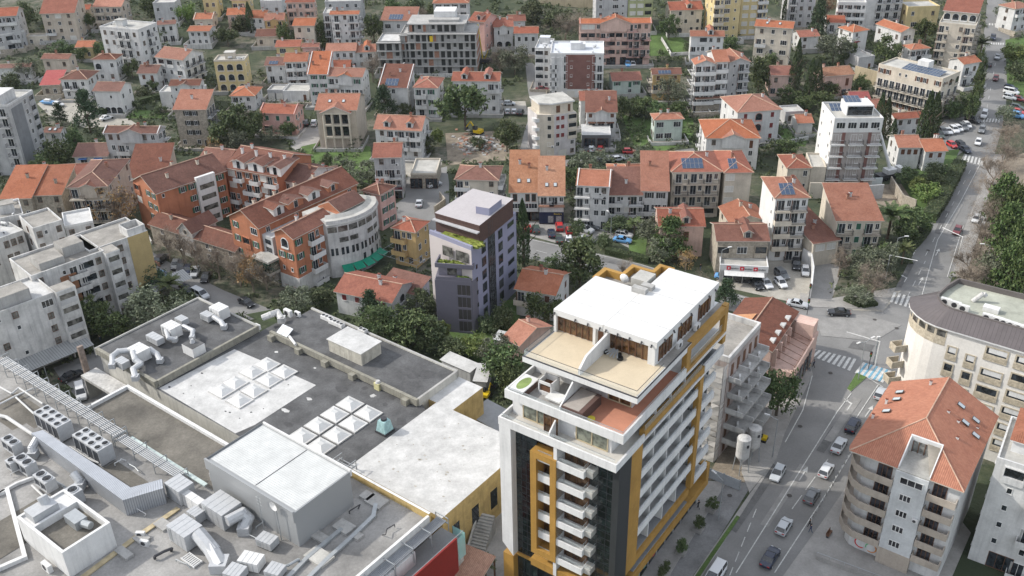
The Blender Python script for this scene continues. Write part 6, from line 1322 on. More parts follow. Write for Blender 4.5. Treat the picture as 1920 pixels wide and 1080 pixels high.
m_ = MB(); m_.box(-9.8,-6.6,-.35,0,2,13); m_.build('brown_panel',mat('rust_brown_panel',(.27,.13,.07),streak=.3),qb)
for x,y,a,b,c_ in ((-10,4,2.5,2.5,1.6),(-4.5,6,2.2,2.2,2.2)): m_ = MB(); m_.prism([(x-a,y-b),(x+a,y-b),(x+a,y+b),(x-a,y+b)],15,15+c_,0,1); m_.build('roof_room',[concrete,screed],qb)
qc = block('grey apartment block ending in a windowless ochre yellow wall',-78.5,186.3,45,13,10,15,5,offwhite,'v.v..',rm=screed); m_ = MB(); m_.box(-4.6,.05,-.06,0,0,15.4); m_.box(0,.06,0,10,0,15.4); m_.build('ochre_wall',mat('ochre_yellow_render',(.4,.31,.15),streak=.12,var=.1),qc)
m_ = MB()
for a in ((-4.2,-.2,.2,.4),(-4.2,-.2,4,4.2),(-4.2,-4,.4,4),(-.4,-.2,.4,4)): m_.box(*a,15,17)
m_.build('roof_enclosure',offwhite,qc); m_ = MB(); m_.add([(-3,-4,2.8),(6,-4,2.8),(6,0,3.6),(-3,0,3.6)],[(0,1,2,3)],0,[[(0,0),(9,0),(9,4),(0,4)]]); m_.build('lean_to',MATS['grey_corrugated'],qc)
bld('low white block with peeling roof behind the staggered row at the left edge','z1',(-90,270),(150,185),9,13,4,offwhite,'flat','v.vvv/v.vv./..vv.','-',rm=whitefelt,trim=offwhite)
bld('white block with stepped grey roof slabs behind the staggered row','z1',(210,175),(395,120),9,15,5,offwhite,'flat','vm.v/v..v','v',rm=screed,trim=offwhite)
bld('pale roofed block farther behind the staggered row','z1',(-40,120),(150,80),10,14,4,offwhite,'flat','vv.v','-',rm=screed,trim=offwhite); bld('white roofed block between the yellow ended block and the stone houses','z1',(410,160),(590,125),8,13,4,offwhite,'flat','v.v','-',rm=whitefelt,trim=bright)
lt,Wt,Dt = bld('tall grey and white apartment tower at the left edge','zt',(70,238),(287,96),24,20.5,7,greyw,'flat','..wo/..wo','ooo.r.r/ooo.r.r',rm=paleroof,trim=white)
m_ = MB(); m_.box(1.0,Wt*.5,-.06,0,0,19.5); m_.build('grey_panel',mat('mid_grey_panel',(.2,.21,.22),streak=.1),lt); m_ = MB(); m_.prism([(.5,2),(Wt*.6,2),(Wt*.6,9),(.5,9)],20.5,23.4); m_.build('roof_room',white,lt)
# --- orange complex
bld('orange apartment house with brown gable roof and white balcony stack','z2',(340,430),(945,230),11.6,12.5,4,orange,'gx','m.ss..s/...s..s/...s..s/...s..s','o.ss/B.ss/..ss/..ss',name='apartment_house',tm=TB,shut='green',trim=cream,pitch=.5)
o1 = [o for o in COL.objects if o.get('label','').startswith('orange apartment house with brown gable')][0]
m_ = MB(); m_.box(10.4,15.6,-.9,0,0,13.2); bay = m_.build('balcony_bay',bright,o1)
for k in range(4): m_ = MB(); m_.quad((11,-.93,1.1+2.9*k),(15,-.93,1.1+2.9*k),(15,-.93,2.4+2.9*k),(11,-.93,2.4+2.9*k)); m_.build('loggia',pane2,bay)
low,Wl,Dl = bld('long old stone house with weathered brown roof behind bare trees','z2',(285,700),(1035,940),7,5.5,2,stone,'gx','.w.ww..ww.w','-',tm=TB,pitch=.45,trim=cream)
m_ = MB(); m_.prism([(11,-.4),(15.6,-.4),(15.6,7),(11,7)],0,7); m_.add([(11,-.4,7),(15.6,-.4,7),(13.3,-.4,9)],[(0,1,2)]); cg = m_.build('cross_gable',offwhite,low)
m_ = MB(); roof_face(m_,[(10.6,7.5,6.85),(10.6,-.8,6.85),(13.3,-.8,9.2),(13.3,7.5,9.2)]); roof_face(m_,[(16,-.8,6.85),(16,7.5,6.85),(13.3,7.5,9.2),(13.3,-.8,9.2)]); m_.build('gable_roof',[TB,eavem],cg)
rg = ring(13.3,6.6,.75,None,0,360,-.5); rg.build('round_window_frame',cream,cg); m_ = MB(); n = 16; m_.add([(13.3+.6*math.cos(2*math.pi*i/n),-.45,6.6+.6*math.sin(2*math.pi*i/n)) for i in range(n)],[tuple(range(n))]); m_.build('round_window',pane,cg)
o3,W3,D3 = bld('orange gabled apartment house with stone base and long brown roof','z3',(110,500),(315,580),30,13.5,4,orange,'gy','s.W/sos/s.l/sbl','w.w.w.w',tm=TB,shut='green',pitch=.55,trim=cream,name='apartment_house')
m_ = MB(); m_.box(-.1,W3+.1,-.1,10,0,3.6); m_.build('stone_base',stone,o3); m_ = MB(); m_.box(W3,W3+3.4,.6,10,0,11.5); m_.build('grey_link',greyw,o3); m_ = MB(); m_.box(W3-.4,W3+5,-2.6,.5,4.4,6.8,0); m_.box(W3-.5,W3+5.1,-2.7,.6,6.8,7.3,1); m_.box(W3-.5,W3+5.1,-2.7,.6,3.8,4.4,1); m_.build('green_canopy_room',[glass('dark_green_glass',(.01,.035,.025)),paleroof],o3)
for z in (8.2,5.2): pass
for z in (7.6,9.6): m_ = MB(); m_.box(W3+.9,W3+2.7,.52,.6,z,z+1.1); m_.build('window',pane,o3)
bld('orange gabled block with an arched attic window and balcony stack','z3',(425,610),(555,655),(840,520),13.7,4,orange,'gy','a/ss/mm/ss','s.l.s',tm=TB,shut='green',pitch=.5,trim=bright,name='apartment_house')
o4 = [o for o in COL.objects if o.get('label','').startswith('orange gabled block with an arched')][0]; m_ = MB(); m_.box(-.08,6.1,-.08,12,0,3.6); m_.build('white_base',offwhite,o4)
cv = poly_thing('curved_building','curved white building with long loggias and green awning','apartment building',(-39.4,192,0),R(45)); arc = [(-1.5,.6),(.5,-.6),(2.8,-1.5),(5.2,-1.9),(7.6,-1.7),(10,-1),(12,.1),(13.6,1.6),(14.6,3.4)]; m_ = MB(); m_.prism(arc+[(12,9),(-2,9)],0,14.2,0,1); m_.build('wall',[offwhite,paleroof],cv)
for i in range(8):
 a,b = Vector(arc[i]),Vector(arc[i+1]); d = b-a; n = Vector((d.y,-d.x)).normalized()
 for z0,z1,s0,s1,nm in ((11.3,12.7,.06,.94,'loggia'),(8.7,9.9,.08,.92,'loggia'),(5.6,7.4,.15,.42,'window'),(5.6,7.4,.58,.85,'window'),(2.8,4.5,.3,.62,'window')):
  if nm == 'loggia' and (i in (0,3) and z0 < 10 or i == 6): continue
  if z0 < 3 and i < 3: continue
  e0,e1 = a.lerp(b,s0)+n*.03,a.lerp(b,s1)+n*.03; m_ = MB(); m_.quad((e0.x,e0.y,z0),(e1.x,e1.y,z0),(e1.x,e1.y,z1),(e0.x,e0.y,z1)); m_.build(nm,pane if nm == 'window' else pane2,cv)
m_ = MB()
for i in range(8):
 a,b = Vector(arc[i]),Vector(arc[i+1]); d = b-a; n = Vector((d.y,-d.x)).normalized(); m_.add([(*(a+n*.35),13.3),(*(b+n*.35),13.3),(*(b-n*2.2),14.8),(*(a-n*2.2),14.8)],[(0,1,2,3)])
m_.build('awning_roof',paleroof,cv); m_ = MB()
for i in range(1,6): a,b = Vector(arc[i]),Vector(arc[i+1]); d = b-a; n = Vector((d.y,-d.x)).normalized(); m_.add([(*(a+n*2.2),2.1),(*(b+n*2.2),2.1),(*(b+n*.02),3.0),(*(a+n*.02),3.0)],[(0,1,2,3)])
m_.build('green_awning',mat('green_awning',(.0,.2,.12),rough=.6),cv); m_ = MB(); roof_face(m_,[(3,1.2,14.7),(11,2.4,14.7),(10.5,5.6,16.6),(2.4,4.6,16.6)]); roof_face(m_,[(10.2,9.4,14.7),(2,8.4,14.7),(2.4,4.6,16.6),(10.5,5.6,16.6)]); m_.build('roof',[TB,eavem],cv); m_ = MB(); m_.add([(2.6,1.4,14.1),(2,8.4,14.1),(2.4,4.6,16.5),(2,8.4,14.7),(2.9,1.4,14.7)],[(0,4,2,3,1)]); m_.build('attic_gable',orange,cv)
bld('square orange red house with three rows of framed windows beside the square','z3',(1045,320),(1160,350),(1275,295),10,3,pink,'hip','s.','ss/ss/ss',tm=TB,shut='green',trim=cream,name='house'); bld('white courtyard house with bright orange hipped roof in the orange complex','z3',(775,305),(880,338),(1035,300),9.5,3,bright,'hip','wo','w.',tm=TO,trim=bright)
bld('orange and pink apartment block with white gabled attics and curved balconies','z3',(85,160),(440,222),15,12.5,4,orange,'gx','BbsbBl/BmbbBl/l.bb.l/ssbb..','w',tm=TB,ex='D3',pitch=.4,trim=bright,name='apartment_house'); bld('brown roofed wing of the orange complex behind the courtyard','z3',(490,250),(625,280),12,10,3,white,'gx','w.o','-',tm=TB); bld('farther brown roofed wing with pale ridge beside the green meadow','z3',(700,250),(850,240),8,9,3,white,'hip','','-',tm=TB); bld('brown roofed wing joining the orange house to the attic block','z2',(700,165),(940,190),11,11.5,3,orange,'gx','','-',tm=TB)
# --- lilac block
lb = poly_thing('lilac_block','new lilac block with planted terraces and a glazed stair strip','apartment block',(-15.5,167.7,0),R(-10.8)); lil_shade = mat('lilac_render_shaded',(.235,.24,.325),var=.06,fine=.03); lil_lit = mat('lilac_render_lit',(.47,.43,.42),var=.06,fine=.03); lil2 = mat('dark_lilac_cladding',(.125,.12,.15),var=.06,fine=.03); wood = mat('brown_wood_cladding',(.085,.05,.042),sc=2,var=.2)  # same paint throughout; front's sunlit tone and side's shade are put into colour
m_ = MB(); m_.prism([(-2.3,6.4),(7.7,.5),(13.3,19.3),(3.4,25)],0,19.0); m_.build('wall',lil_shade,lb); m_ = MB(); m_.prism([(-2.35,6.38),(7.69,.45),(7.7,.52),(-2.3,6.45)],0,19.02); m_.build('lit_front',lil_lit,lb); m_ = MB(); m_.prism([(0,0),(7.7,0),(8.3,2.4),(-.5,5.4)],0,12.2); m_.build('front_block',lil2,lb)
m_ = MB(); m_.box(.2,8.0,.1,.35,15.0,15.9); m_.box(.2,.45,.35,4,15,15.9); m_.box(7.75,8.0,.35,2.5,15,15.9); m_.box(.2,8,.35,3.4,14.8,15.0); m_.build('terrace_parapet',lil2,lb); m_ = MB(); m_.box(.4,7.8,1.9,2.2,12.2,14.8); m_.build('recessed_wall',mat('grey_lilac_wall',(.2,.19,.23),var=.05),lb)
grn = leafmat('terrace_planting',(.1,.16,.02),(.17,.22,.03),(.3,.33,.08),1.2)
def planting(name,x0,x1,y0,y1,z,n,parent,sz=.22,m=None):
 b = MB(); rr = random.Random(n)
 for _ in range(n):
  c_ = Vector((rr.uniform(x0,x1),rr.uniform(y0,y1),z+rr.uniform(0,.35))); u = Vector((rr.uniform(-1,1),rr.uniform(-1,1),rr.uniform(-.6,.6))).normalized()*sz; v = u.orthogonal().normalized()*sz*.6; b.add([c_-u-v,c_+u-v,c_+u+v,c_-u+v],[(0,1,2,3)])
 return b.build(name,m or grn,parent)
planting('planted_bed',.6,7.6,.5,2.4,15.2,500,lb); planting('planted_bed',4.5,7.4,.4,1.2,12.4,200,lb); m_ = MB(); m_.box(.3,7.5,.05,.3,12.2,12.9); m_.build('terrace_parapet',lil2,lb)
m_ = MB(); m_.prism([(-2.3,6.4),(7.7,.5),(7.95,.95),(-2.1,6.85)],19.0,19.9); m_.build('terrace_parapet',lil_shade,lb)
o = planting('planted_bed',0,1,0,1,19.2,500,lb);
for v in o.data.vertices: a = v.co.x; b = v.co.y; v.co.x,v.co.y = 1.0+6.6*a+1.6*b,5.2-3.6*a+1.8*b
m_ = MB(); m_.prism([(-1.3,8.1),(8.8,3.6),(13.1,17.1),(3.7,21)],19.0,22.7,0,1); m_.build('top_storey',[wood,lil_shade],lb); m_ = MB(); m_.prism([(-1.9,7.6),(8.5,2.6),(8.9,3.4),(-1.4,8.4)],21.6,21.85); m_.build('canopy',mat('pale_grey_slab',(.45,.45,.46)),lb)
m_ = MB(); m_.prism([(-1.4,8.05),(8.85,3.5),(13.2,17.1),(3.7,21.1)],22.7,23.1,0,1); m_.build('roof',[wood,mat('pale_lilac_roof',(.4,.375,.38),var=.05)],lb); m_ = MB(); m_.prism([(7,8.9),(9.9,8.2),(11.5,13.1),(8.8,14.4)],22.9,24.7,0,1); m_.build('lift_head',[lil_shade,MATS['pale_lilac_roof']],lb)
fa = math.atan2(18.8,5.6); FX = Matrix.Translation((7.7,.5,0)) @ Matrix.Rotation(fa,4,'Z')
m_ = MB(); m_.box(6.8,9.4,-.2,0,0,23.0,0,FX); m_.build('stair_glazing',glass('grey_stair_glass',(.05,.055,.06),.1),lb); m_ = MB()
for k in range(22): m_.box(6.75,9.45,-.26,-.2,k*1.05,k*1.05+.07,0,FX)
for x in (6.8,7.6,8.6,9.4): m_.box(x-.05,x+.05,-.27,-.2,0,23,0,FX)
m_.build('stair_mullions',darkmetal,lb)
def lwin(x0,x1,z0,z1,Mx,par=lb):
 b = MB(); b.box(x0-.08,x1+.08,-.1,0,z0-.08,z1+.08,0,Mx); o = b.build('window',darkmetal,par); g = MB(); g.quad(*[Mx @ Vector(p) for p in ((x0,-.12,z0),(x1,-.12,z0),(x1,-.12,z1),(x0,-.12,z1))]); g.build('glass_pane',pane,o)
for k in range(6):
 z = 1.2+2.95*k
 lwin(4.2,5.7,z+.4,z+2.2,FX); lwin(11.4,13,z+.4,z+2.2,FX); lwin(15.6,18.2,z+1.0,z+1.9,FX)
 if k < 5: lwin(1.6,2.0,z+1.2,z+2.0,FX)
for k in range(4):
 z = .4+2.85*k; m_ = MB(); m_.quad((4.6,-.03,z),(7.3,-.03,z),(7.3,-.03,z+2.4),(4.6,-.03,z+2.4),0); m_.box(4.5,7.4,-.12,0,z-.35,z+.1,1)
 for x in (4.6,5.5,6.4,7.3): m_.box(x-.04,x+.04,-.06,-.02,z,z+2.4,1)
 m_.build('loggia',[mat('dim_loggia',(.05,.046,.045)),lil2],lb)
for x0,x1,z in ((2.2,4.2,12.4),(5.2,7.2,12.4),(1.0,3.4,16.0),(4.2,7.0,16.0)):
 m_ = MB(); y = 1.88 if z < 15 else 4.2-.55*x0; m_.quad((x0,y,z),(x1,y-(0 if z < 15 else 1.2),z),(x1,y-(0 if z < 15 else 1.2),z+2.2),(x0,y,z+2.2)); m_.build('glazed_door',pane2,lb)
# --- scaffolded building, red roofed arcade house beside the tower
sc = poly_thing('scaffolded_building','unfinished pink block with flat roof and stepped terraces beside the tower','building',(34.2,125.6,0),R(54.4)); m_ = MB(); m_.prism([(0,0),(12.8,0),(12.8,9.5),(0,9.5)],0,19.2,0,1); m_.build('wall',[mat('dusty_render',(.37,.32,.3),streak=.3,var=.3),screed],sc)
m_ = MB()
for a in ((0,12.8,0,.4),(0,12.8,9.1,9.5),(0,.4,.4,9.1),(12.4,12.8,.4,9.1)): m_.box(*a,19.1,20.2)
m_.build('parapet',offwhite,sc)
for k in range(6):
 for i in range(5): m_ = MB(); x = 1.2+i*2.4; m_.box(x,x+1,-.05,0,16-3.1*k,18.2-3.1*k); m_.build('window',framebr,sc)
 if k > 0:
  m_ = MB(); dep = 1.6+k*.5; m_.box(.4,12.4,-dep,-.05,18.7-3.1*k-.25,18.7-3.1*k); m_.build('terrace_slab',concrete,sc)
  for i in range(3): o = inst(ac_mesh(),'air_conditioner',sc,(2+i*4,-.3-dep*.4,18.7-3.1*k),R(20))
  for i in range(4): m_ = MB(); m_.box(.4+i*4-.08*i,.6+i*4-.08*i,-dep,-.05,18.7-3.1*k,19.5-3.1*k); m_.build('terrace_divider',offwhite,sc)
sf = poly_thing('scaffolding','steel scaffolding wrapped in torn white netting between tower and pink block','scaffolding',(34.2,125.6,0),R(54.4)); net = clear('white_netting',(.6,.58,.55),.85)
for k in range(9):
 z = k*2.1; m_ = MB(); m_.box(-1.5,-.3,.2,9,z,z+.08); m_.build('deck',mat('scaffold_plank',(.38,.34,.29)),sf)
for y in (.2,2.3,4.4,6.5,8.6):
 for x in (-1.5,-.3): m_ = MB(); m_.tube((x,y,0),(x,y,19.5),.04); m_.build('standard',metal,sf)
m_ = MB(); rr = random.Random(3)
for k in range(18):
 for j in range(6):
  y0,y1 = .2+j*1.45,.2+(j+1)*1.45; z0,z1 = k*1.07,(k+1)*1.07; w_ = [rr.uniform(-.18,.1) for _ in range(4)]
  if rr.random() < .1: continue
  m_.add([(-1.62+w_[0],y1,z0),(-1.62+w_[1],y0,z0),(-1.62+w_[2],y0,z1),(-1.62+w_[3],y1,z1)],[(0,1,2,3)])
 y = -.05; m_.add([(-1.6,.1,k*1.07),(-.2,.1,k*1.07),(-.2,.05+rr.uniform(-.1,.1),(k+1)*1.07),(-1.6,.1,(k+1)*1.07)],[(0,1,2,3)])
m_.build('netting',net,sf)
ar,Wa,Da = bld('house with old red tiled roof and orange patches beside the pink block','sc',(385,435),(600,112),10,9.3,3,salmon,'gx','ww.w/wwww','-',tm=TB,pitch=.32,trim=salmon)
m_ = MB(); m_.box(.5,Wa,-4.6,0,0,5.4); m_.build('arcade',salmon,ar); m_ = MB(); m_.box(.5,Wa,-4.7,-4.3,5.4,6.4); m_.box(Wa-3,Wa,-4.3,0,5.4,9); m_.build('arcade_parapet',salmon,ar)
for i in range(5): m_ = MB(); x = 1+i*(Wa-4)/4; m_.box(x,x+.35,-.9,-.1,5.4,9); m_.build('pier',salmon,ar)
for i in range(4): m_ = MB(); x = 1.6+i*(Wa-4)/4; m_.box(x,x+2,-4.75,-4.7,.5,4.3); m_.build('shop_window',pane,ar)
m_ = MB()
for i in range(6): m_.tube((1.2+i*2,-4.4,6.5),(1.2+i*2,-.3,7.6),.05)
m_.tube((.8,-4.4,6.5),(12,-4.4,6.5),.05); m_.build('terrace_frame',framebr,ar)
for i in range(4): m_ = MB(); m_.prism([(2+i*3,.2),(3.6+i*3,.2),(3.2+i*3,1.1),(2.4+i*3,1.1)],9.5,9.95); m_.build('roof_hatch',offwhite,ar)
m_ = MB(); roof_face(m_,[(8,9.6,9.75),(4.6,9.6,9.75),(4.8,5.8,11.02),(8.2,5.6,11.08)],0,.05); m_.build('new_tile_patch',[tile('fresh_orange_tiles',(.5,.22,.08),(.55,.26,.11),weather=.1),eavem],ar)
# --- concrete shell under construction, brown fronted block, pentagon block, terraced block by the road
cs,Wc,Dc = bld('concrete shell of an unfinished hotel with red block infill','7c',(545,452),(1452,455),13,14.2,5,concrete,'flat','','-',rm=concrete,trim=concrete,ex='j')
def shell(root,W,D,h,fl,nb,x0=0,z0=0,seed=1,y0=0):
 fh = h/fl; rr = random.Random(seed)
 for k in range(fl+1): m_ = MB(); m_.box(x0-.4,x0+W+.4,y0-1.1,y0+.1,z0+k*fh-.18,z0+k*fh+.12); m_.build('floor_slab',concrete,root)
 for i in range(nb+1): m_ = MB(); x = x0+W*i/nb; m_.box(x-.22,x+.22,y0-.5,y0+.05,z0,z0+h); m_.build('column',concrete,root)
 for k in range(fl):
  for i in range(nb):
   t = rr.random(); xa,xb = x0+W*i/nb+.22,x0+W*(i+1)/nb-.22; za,zb = z0+k*fh+.12,z0+(k+1)*fh-.18
   if t > .22: m_ = MB(); e_ = (xb-xa)*(.12 if t > .6 else .3); m_.quad((xa+e_,y0-.03,za),(xb-e_*.5,y0-.03,za),(xb-e_*.5,y0-.03,zb),(xa+e_,y0-.03,zb)); m_.build('opening',SHUT['dark'],root)
   if t < .3: m_ = MB(); m_.box(xa,xa+(xb-xa)*rr.choice((.5,1)),y0-.2,y0-.02,za,zb); m_.build('infill_panel',rr.choice((brickw,concrete,brickw)),root)
   elif t < .5: m_ = MB(); m_.box(xa,xb,y0-.2,y0-.02,za,za+.9); m_.build('infill_panel',concrete,root)
shell(cs,Wc,Dc,14.2,5,11);
for k in range(5): m_ = MB(); m_.box(Wc,Wc+.15,.2,Dc,k*2.84+.1,k*2.84+2.6); m_.build('infill_panel',brickw,cs); m_ = MB(); m_.box(Wc-.1,Wc+.4,-.4,Dc,k*2.84+2.6,k*2.84+2.94); m_.build('floor_slab',concrete,cs)
m_ = MB(); m_.box(0,Wc*.82,1.5,Dc,14.5,17.2); m_.build('top_storey',concrete,cs); shell(cs,Wc*.82,Dc,2.9,1,8,0,14.4,4,1.5); m_ = MB(); m_.prism([(-.5,1),(Wc*.86,1),(Wc*.86,Dc+.5),(-.5,Dc+.5)],17.2,17.5); m_.build('roof_slab',concrete,cs)
m_ = MB(); m_.box(Wc*.36,Wc*.68,6,Dc,17.5,20.4); m_.build('roof_room',bright,cs); m_ = MB(); m_.box(Wc*.3,Wc*.75,2.5,6,17.5,18.4); m_.build('roof_upstand',concrete,cs); m_ = MB(); m_.box(7.5,8.6,-1.05,-.5,11.6,13.6); m_.build('hoist_cage',mat('hoist_yellow',(.55,.38,.02)),cs)
c2,W2,D2 = bld('lower concrete shell wing with white membrane roof','7c',(130,572),(432,572),11,11.6,4,concrete,'flat','','-',rm=whitefelt,trim=concrete,ex='j'); shell(c2,W2,D2,11.6,4,3,seed=8); c3_,W3_,D3_ = bld('middle concrete shell bay stepping up to the main shell','7c',(436,470),(545,470),11,13.4,5,concrete,'flat','','-',rm=concrete,trim=concrete,ex='j'); shell(c3_,W3_,D3_,13.4,5,2,seed=11)
q = empty('concrete_pump',at(906,118,0),0,'yellow lattice pump boom beside the concrete shell','crane'); m_ = MB(); m_.tube((0,0,0),(-1.5,0,14),.25); m_.tube((0,0,0),(2,-1,5),.2); m_.build('boom',mat('boom_yellow',(.5,.38,.06)),q); m_ = MB(); m_.box(-1.5,3.5,-1.3,1.3,.5,1.6); m_.build('base',darkmetal,q)
ba,Wb,Db = bld('wide apartment block with brown clad front and white roof terrace',3,(288,408),(690,412),15,14.5,5,white,'flat','..Tw..wTm/o.Tm..mTr/o.Tm..mTr/o.Tm..mTr/o..g..fg.','wr.w/wr.w',rm=mat('blue_white_roof',(.52,.54,.57),var=.06),trim=bright); m_ = MB(); m_.box(Wb*.29,Wb*.83,-.05,0,2.9,14.5); m_.build('brown_cladding',maroon,ba); m_ = MB(); m_.box(Wb*.4,Wb*.65,6,9,14.5,16.4); m_.build('roof_unit',bright,ba)
for k in (.02,.12,.18): m_ = MB(); m_.box(Wb*k,Wb*k+1.2,-.3,0,0,13.6); m_.build('pilaster',white,ba)
bld('grey and white balcony wing left of the brown clad block',3,(172,368),(290,372),12,13.5,5,white,'flat','ow/ow/ow/ow/ww','r.r',rm=MATS['blue_white_roof'],trim=offwhite)
w5 = poly_thing('apartment_block','slim cream pentagon block with rounded balconies at the lane bend','apartment block',(13.1,261.6,.1),R(20.4)); m_ = MB(); m_.prism([(0,0),(6.8,0),(6.8,9.5),(-4.4,9.5),(-4.4,2.3)],-2,13,0,1); m_.build('wall',[mat('pale_lilac_white',(.5,.475,.47),streak=.12),cream],w5); m_ = MB(); m_.prism([(-.6,.9),(6.2,.9),(6.2,9),(-3.4,9),(-3.4,2.9)],13,15.9,0,1); m_.build('top_storey',[cream,paleroof],w5); m_ = MB(); m_.add([(0,-.04,0),(-4.4,2.26,0),(-4.4,2.26,12.9),(0,-.04,12.9)],[(1,0,3,2)]); m_.build('cream_side',cream,w5)
m_ = MB(); m_.prism([(-.7,.5),(6.6,.5),(6.6,9.2),(-3.9,9.2),(-3.9,2.5)],15.9,16.3,0,1); m_.build('roof',[bright,paleroof],w5); facade(w5,'cc.o/cc.o/cc.o/w..w/.g.w',6.8,13,5,cream,cream,'red',(0,0,0),0); facade(w5,'.c/.c/.c/.w/.w',5,13,5,cream,cream,'dark',(-4.4,2.3,0),math.atan2(-2.3,4.4))
for a_,b_ in ((1,2.2),(4.6,5.4)): m_ = MB(); m_.box(a_,b_,.85,.9,13.2,15.3); m_.build('door',framebr,w5)
for k in range(4):
 m_ = MB(); cx_,cy_ = -4.0,3.4; P_ = [(cx_+1.5*math.cos(a),cy_+1.5*math.sin(a)) for a in [R(150+i*20) for i in range(8)]]
 z = 2.8+2.7*k; m_.prism(P_+[(cx_,cy_)],z-.15,z+.9); m_.build('rounded_balcony',bright,w5)
tb,Wt_,Dt_ = bld('tall cream terraced block beside the upper boulevard',4,(1285,170),(1558,208),(1640,92),15,5,cream,'flat','L.wL/L.wL/L.wL/L.wL','LLL',rm=paleroof,trim=cream,ex='j'); m_ = MB(); m_.box(.5,Wt_-.5,5,Dt_,15,18.5); m_.build('top_storey',cream,tb); m_ = MB(); roof_face(m_,[(0,4.4,18.5),(Wt_,4.4,18.5),(Wt_,Dt_,21),(0,Dt_,21)]); m_.build('roof',[TR,bright],tb); facade(tb,'aaaa',Wt_,18.4,1,cream,bright,'dark',(0,5,0),0,z0=15.2)
# villa front with columns and pediment, shop fascia texts
vr,Wv,Dv = VILLA; m_ = MB(); m_.box(Wv*.16,Wv*.84,-1.2,0,3.4,3.8); m_.box(Wv*.16,Wv*.84,-1.2,0,7.2,7.6); m_.box(Wv*.12,Wv*.88,-1.3,0,10.9,11.4); m_.build('portico_slab',cream,vr)
for i in range(4): m_ = MB(); x = Wv*(.18+.64*i/3); m_.tube((x,-1,0),(x,-1,10.9),.28,0,10); m_.build('column',cream,vr)
for k in range(2):
 for i in range(3): m_ = MB(); x = Wv*(.2+.21*i+.01); m_.box(x,x+Wv*.17,-.06,0,3.9+3.8*k,7+3.8*k); m_.build('glazing',pane,vr)
m_ = MB(); zr = 11.4+Wv*.38*.42; m_.add([(Wv*.12,-1.3,11.4),(Wv*.88,-1.3,11.4),(Wv*.5,-1.3,zr)],[(0,1,2)]); pd = m_.build('pediment',beige,vr); m_ = MB(); roof_face(m_,[(Wv*.1,5,11.4),(Wv*.1,-1.7,11.4),(Wv*.5,-1.7,zr+.15),(Wv*.5,5,zr+.15)]); roof_face(m_,[(Wv*.9,-1.7,11.4),(Wv*.9,5,11.4),(Wv*.5,5,zr+.15),(Wv*.5,-1.7,zr+.15)]); m_.build('pediment_roof',[TO,bright],pd)
def text(body,parent,loc,rz,size,m,name='lettering',ex=.02):
 cu = bpy.data.curves.new(name,'FONT'); cu.body = body; cu.size = size; cu.extrude = ex; cu.align_x = 'CENTER'; tmp = bpy.data.objects.new(name,cu); COL.objects.link(tmp)
 me = bpy.data.meshes.new_from_object(tmp.evaluated_get(bpy.context.evaluated_depsgraph_get())); bpy.data.objects.remove(tmp); me.materials.clear(); me.materials.append(m)
 o = bpy.data.objects.new(name,me); COL.objects.link(o); o.parent = parent; o.location = loc; o.rotation_euler = (math.pi/2,0,rz); return o
wsA,wsB = at(1351,505,3.2),at(1438,510,3.2); sw = (wsB-wsA).length; sr = empty('showroom',(wsA.x,wsA.y,0),math.atan2(wsB.y-wsA.y,wsB.x-wsA.x),'flat white showroom with three red square signs and glass front','shop'); m_ = MB(); m_.prism([(0,0),(sw,0),(sw,6.5),(0,6.5)],0,4.0,0,1); m_.build('wall',[offwhite,paleroof],sr); m_ = MB(); m_.box(-.2,sw+.2,-.3,0,3.1,4.6); m_.box(-.2,0,0,6.5,4,4.6); m_.box(sw,sw+.2,0,6.5,4,4.6); m_.build('fascia',bright,sr); m_ = MB(); m_.add([(.8,-1.8,2.7),(sw-.6,-1.8,2.7),(sw-.6,-.3,3.2),(.8,-.3,3.2)],[(0,1,2,3)]); m_.build('awning',bright,sr)
for i in range(4): m_ = MB(); m_.box(.8+i*(sw-1.6)/4,.8+(i+.92)*(sw-1.6)/4,-.05,0,.1,2.7); m_.build('shop_window',pane,sr)
for i in range(3):
 x = sw*(.17+.29*i); m_ = MB(); m_.box(x-.45,x+.45,-.36,-.3,3.4,4.3); sg = m_.build('logo_square',mat('signal_red',(.55,.02,.04)),sr); m_ = MB(); n = 6; m_.add([(x+.22*math.cos(2*math.pi*k/n),-.365,3.85+.22*math.sin(2*math.pi*k/n)) for k in range(n)],[tuple(range(n))]); m_.build('logo_mark',bright,sg); text('lendian',sr,(x+1.35,-.36,3.6),0,.62,black)
s_,Ws,Ds = SHOP; m_ = MB(); m_.box(-.05,Ws+.05,-.12,0,.2,3.3); m_.build('shop_front',mat('navy_shop_front',(.02,.025,.06)),s_); text("Beauty's",s_,(Ws*.76,-.16,2.7),0,.6,mat('gold_letters',(.55,.42,.06)))
for i in range(2): m_ = MB(); m_.box(Ws*(.36+.33*i),Ws*(.58+.33*i),-.15,-.12,.5,2.3); m_.build('shop_poster',mat('grey_poster',(.3,.3,.3),sc=2,var=.6),s_)
hr,Wh,Dh = HOTEL; rg_ = MB()
for i in range(16): p,q = [(Wh+.05,1.4+k*math.cos(t),11.3+k*math.sin(t)) for t in (2*math.pi*i/16,2*math.pi*(i+1)/16) for k in (.4,.7)][:2],[(Wh+.05,1.4+k*math.cos(2*math.pi*(i+1)/16),11.3+k*math.sin(2*math.pi*(i+1)/16)) for k in (.4,.7)]; rg_.add([p[0],p[1],q[1],q[0]],[(0,1,2,3)])
rg_.build('ring_emblem',darkmetal,hr); text('HOTEL BUDVA',hr,(Wh+.05,Dh*.38,11.0),math.pi/2,1.0,mat('brown_letters',(.16,.09,.05))); solar(hr,Wh*.35,1.5,13.1,12,3,R(8)); m_ = MB(); m_.box(Wh*.45,Wh*.62,Dh*.55,Dh*.85,13,15.5); m_.build('roof_room',bright,hr)
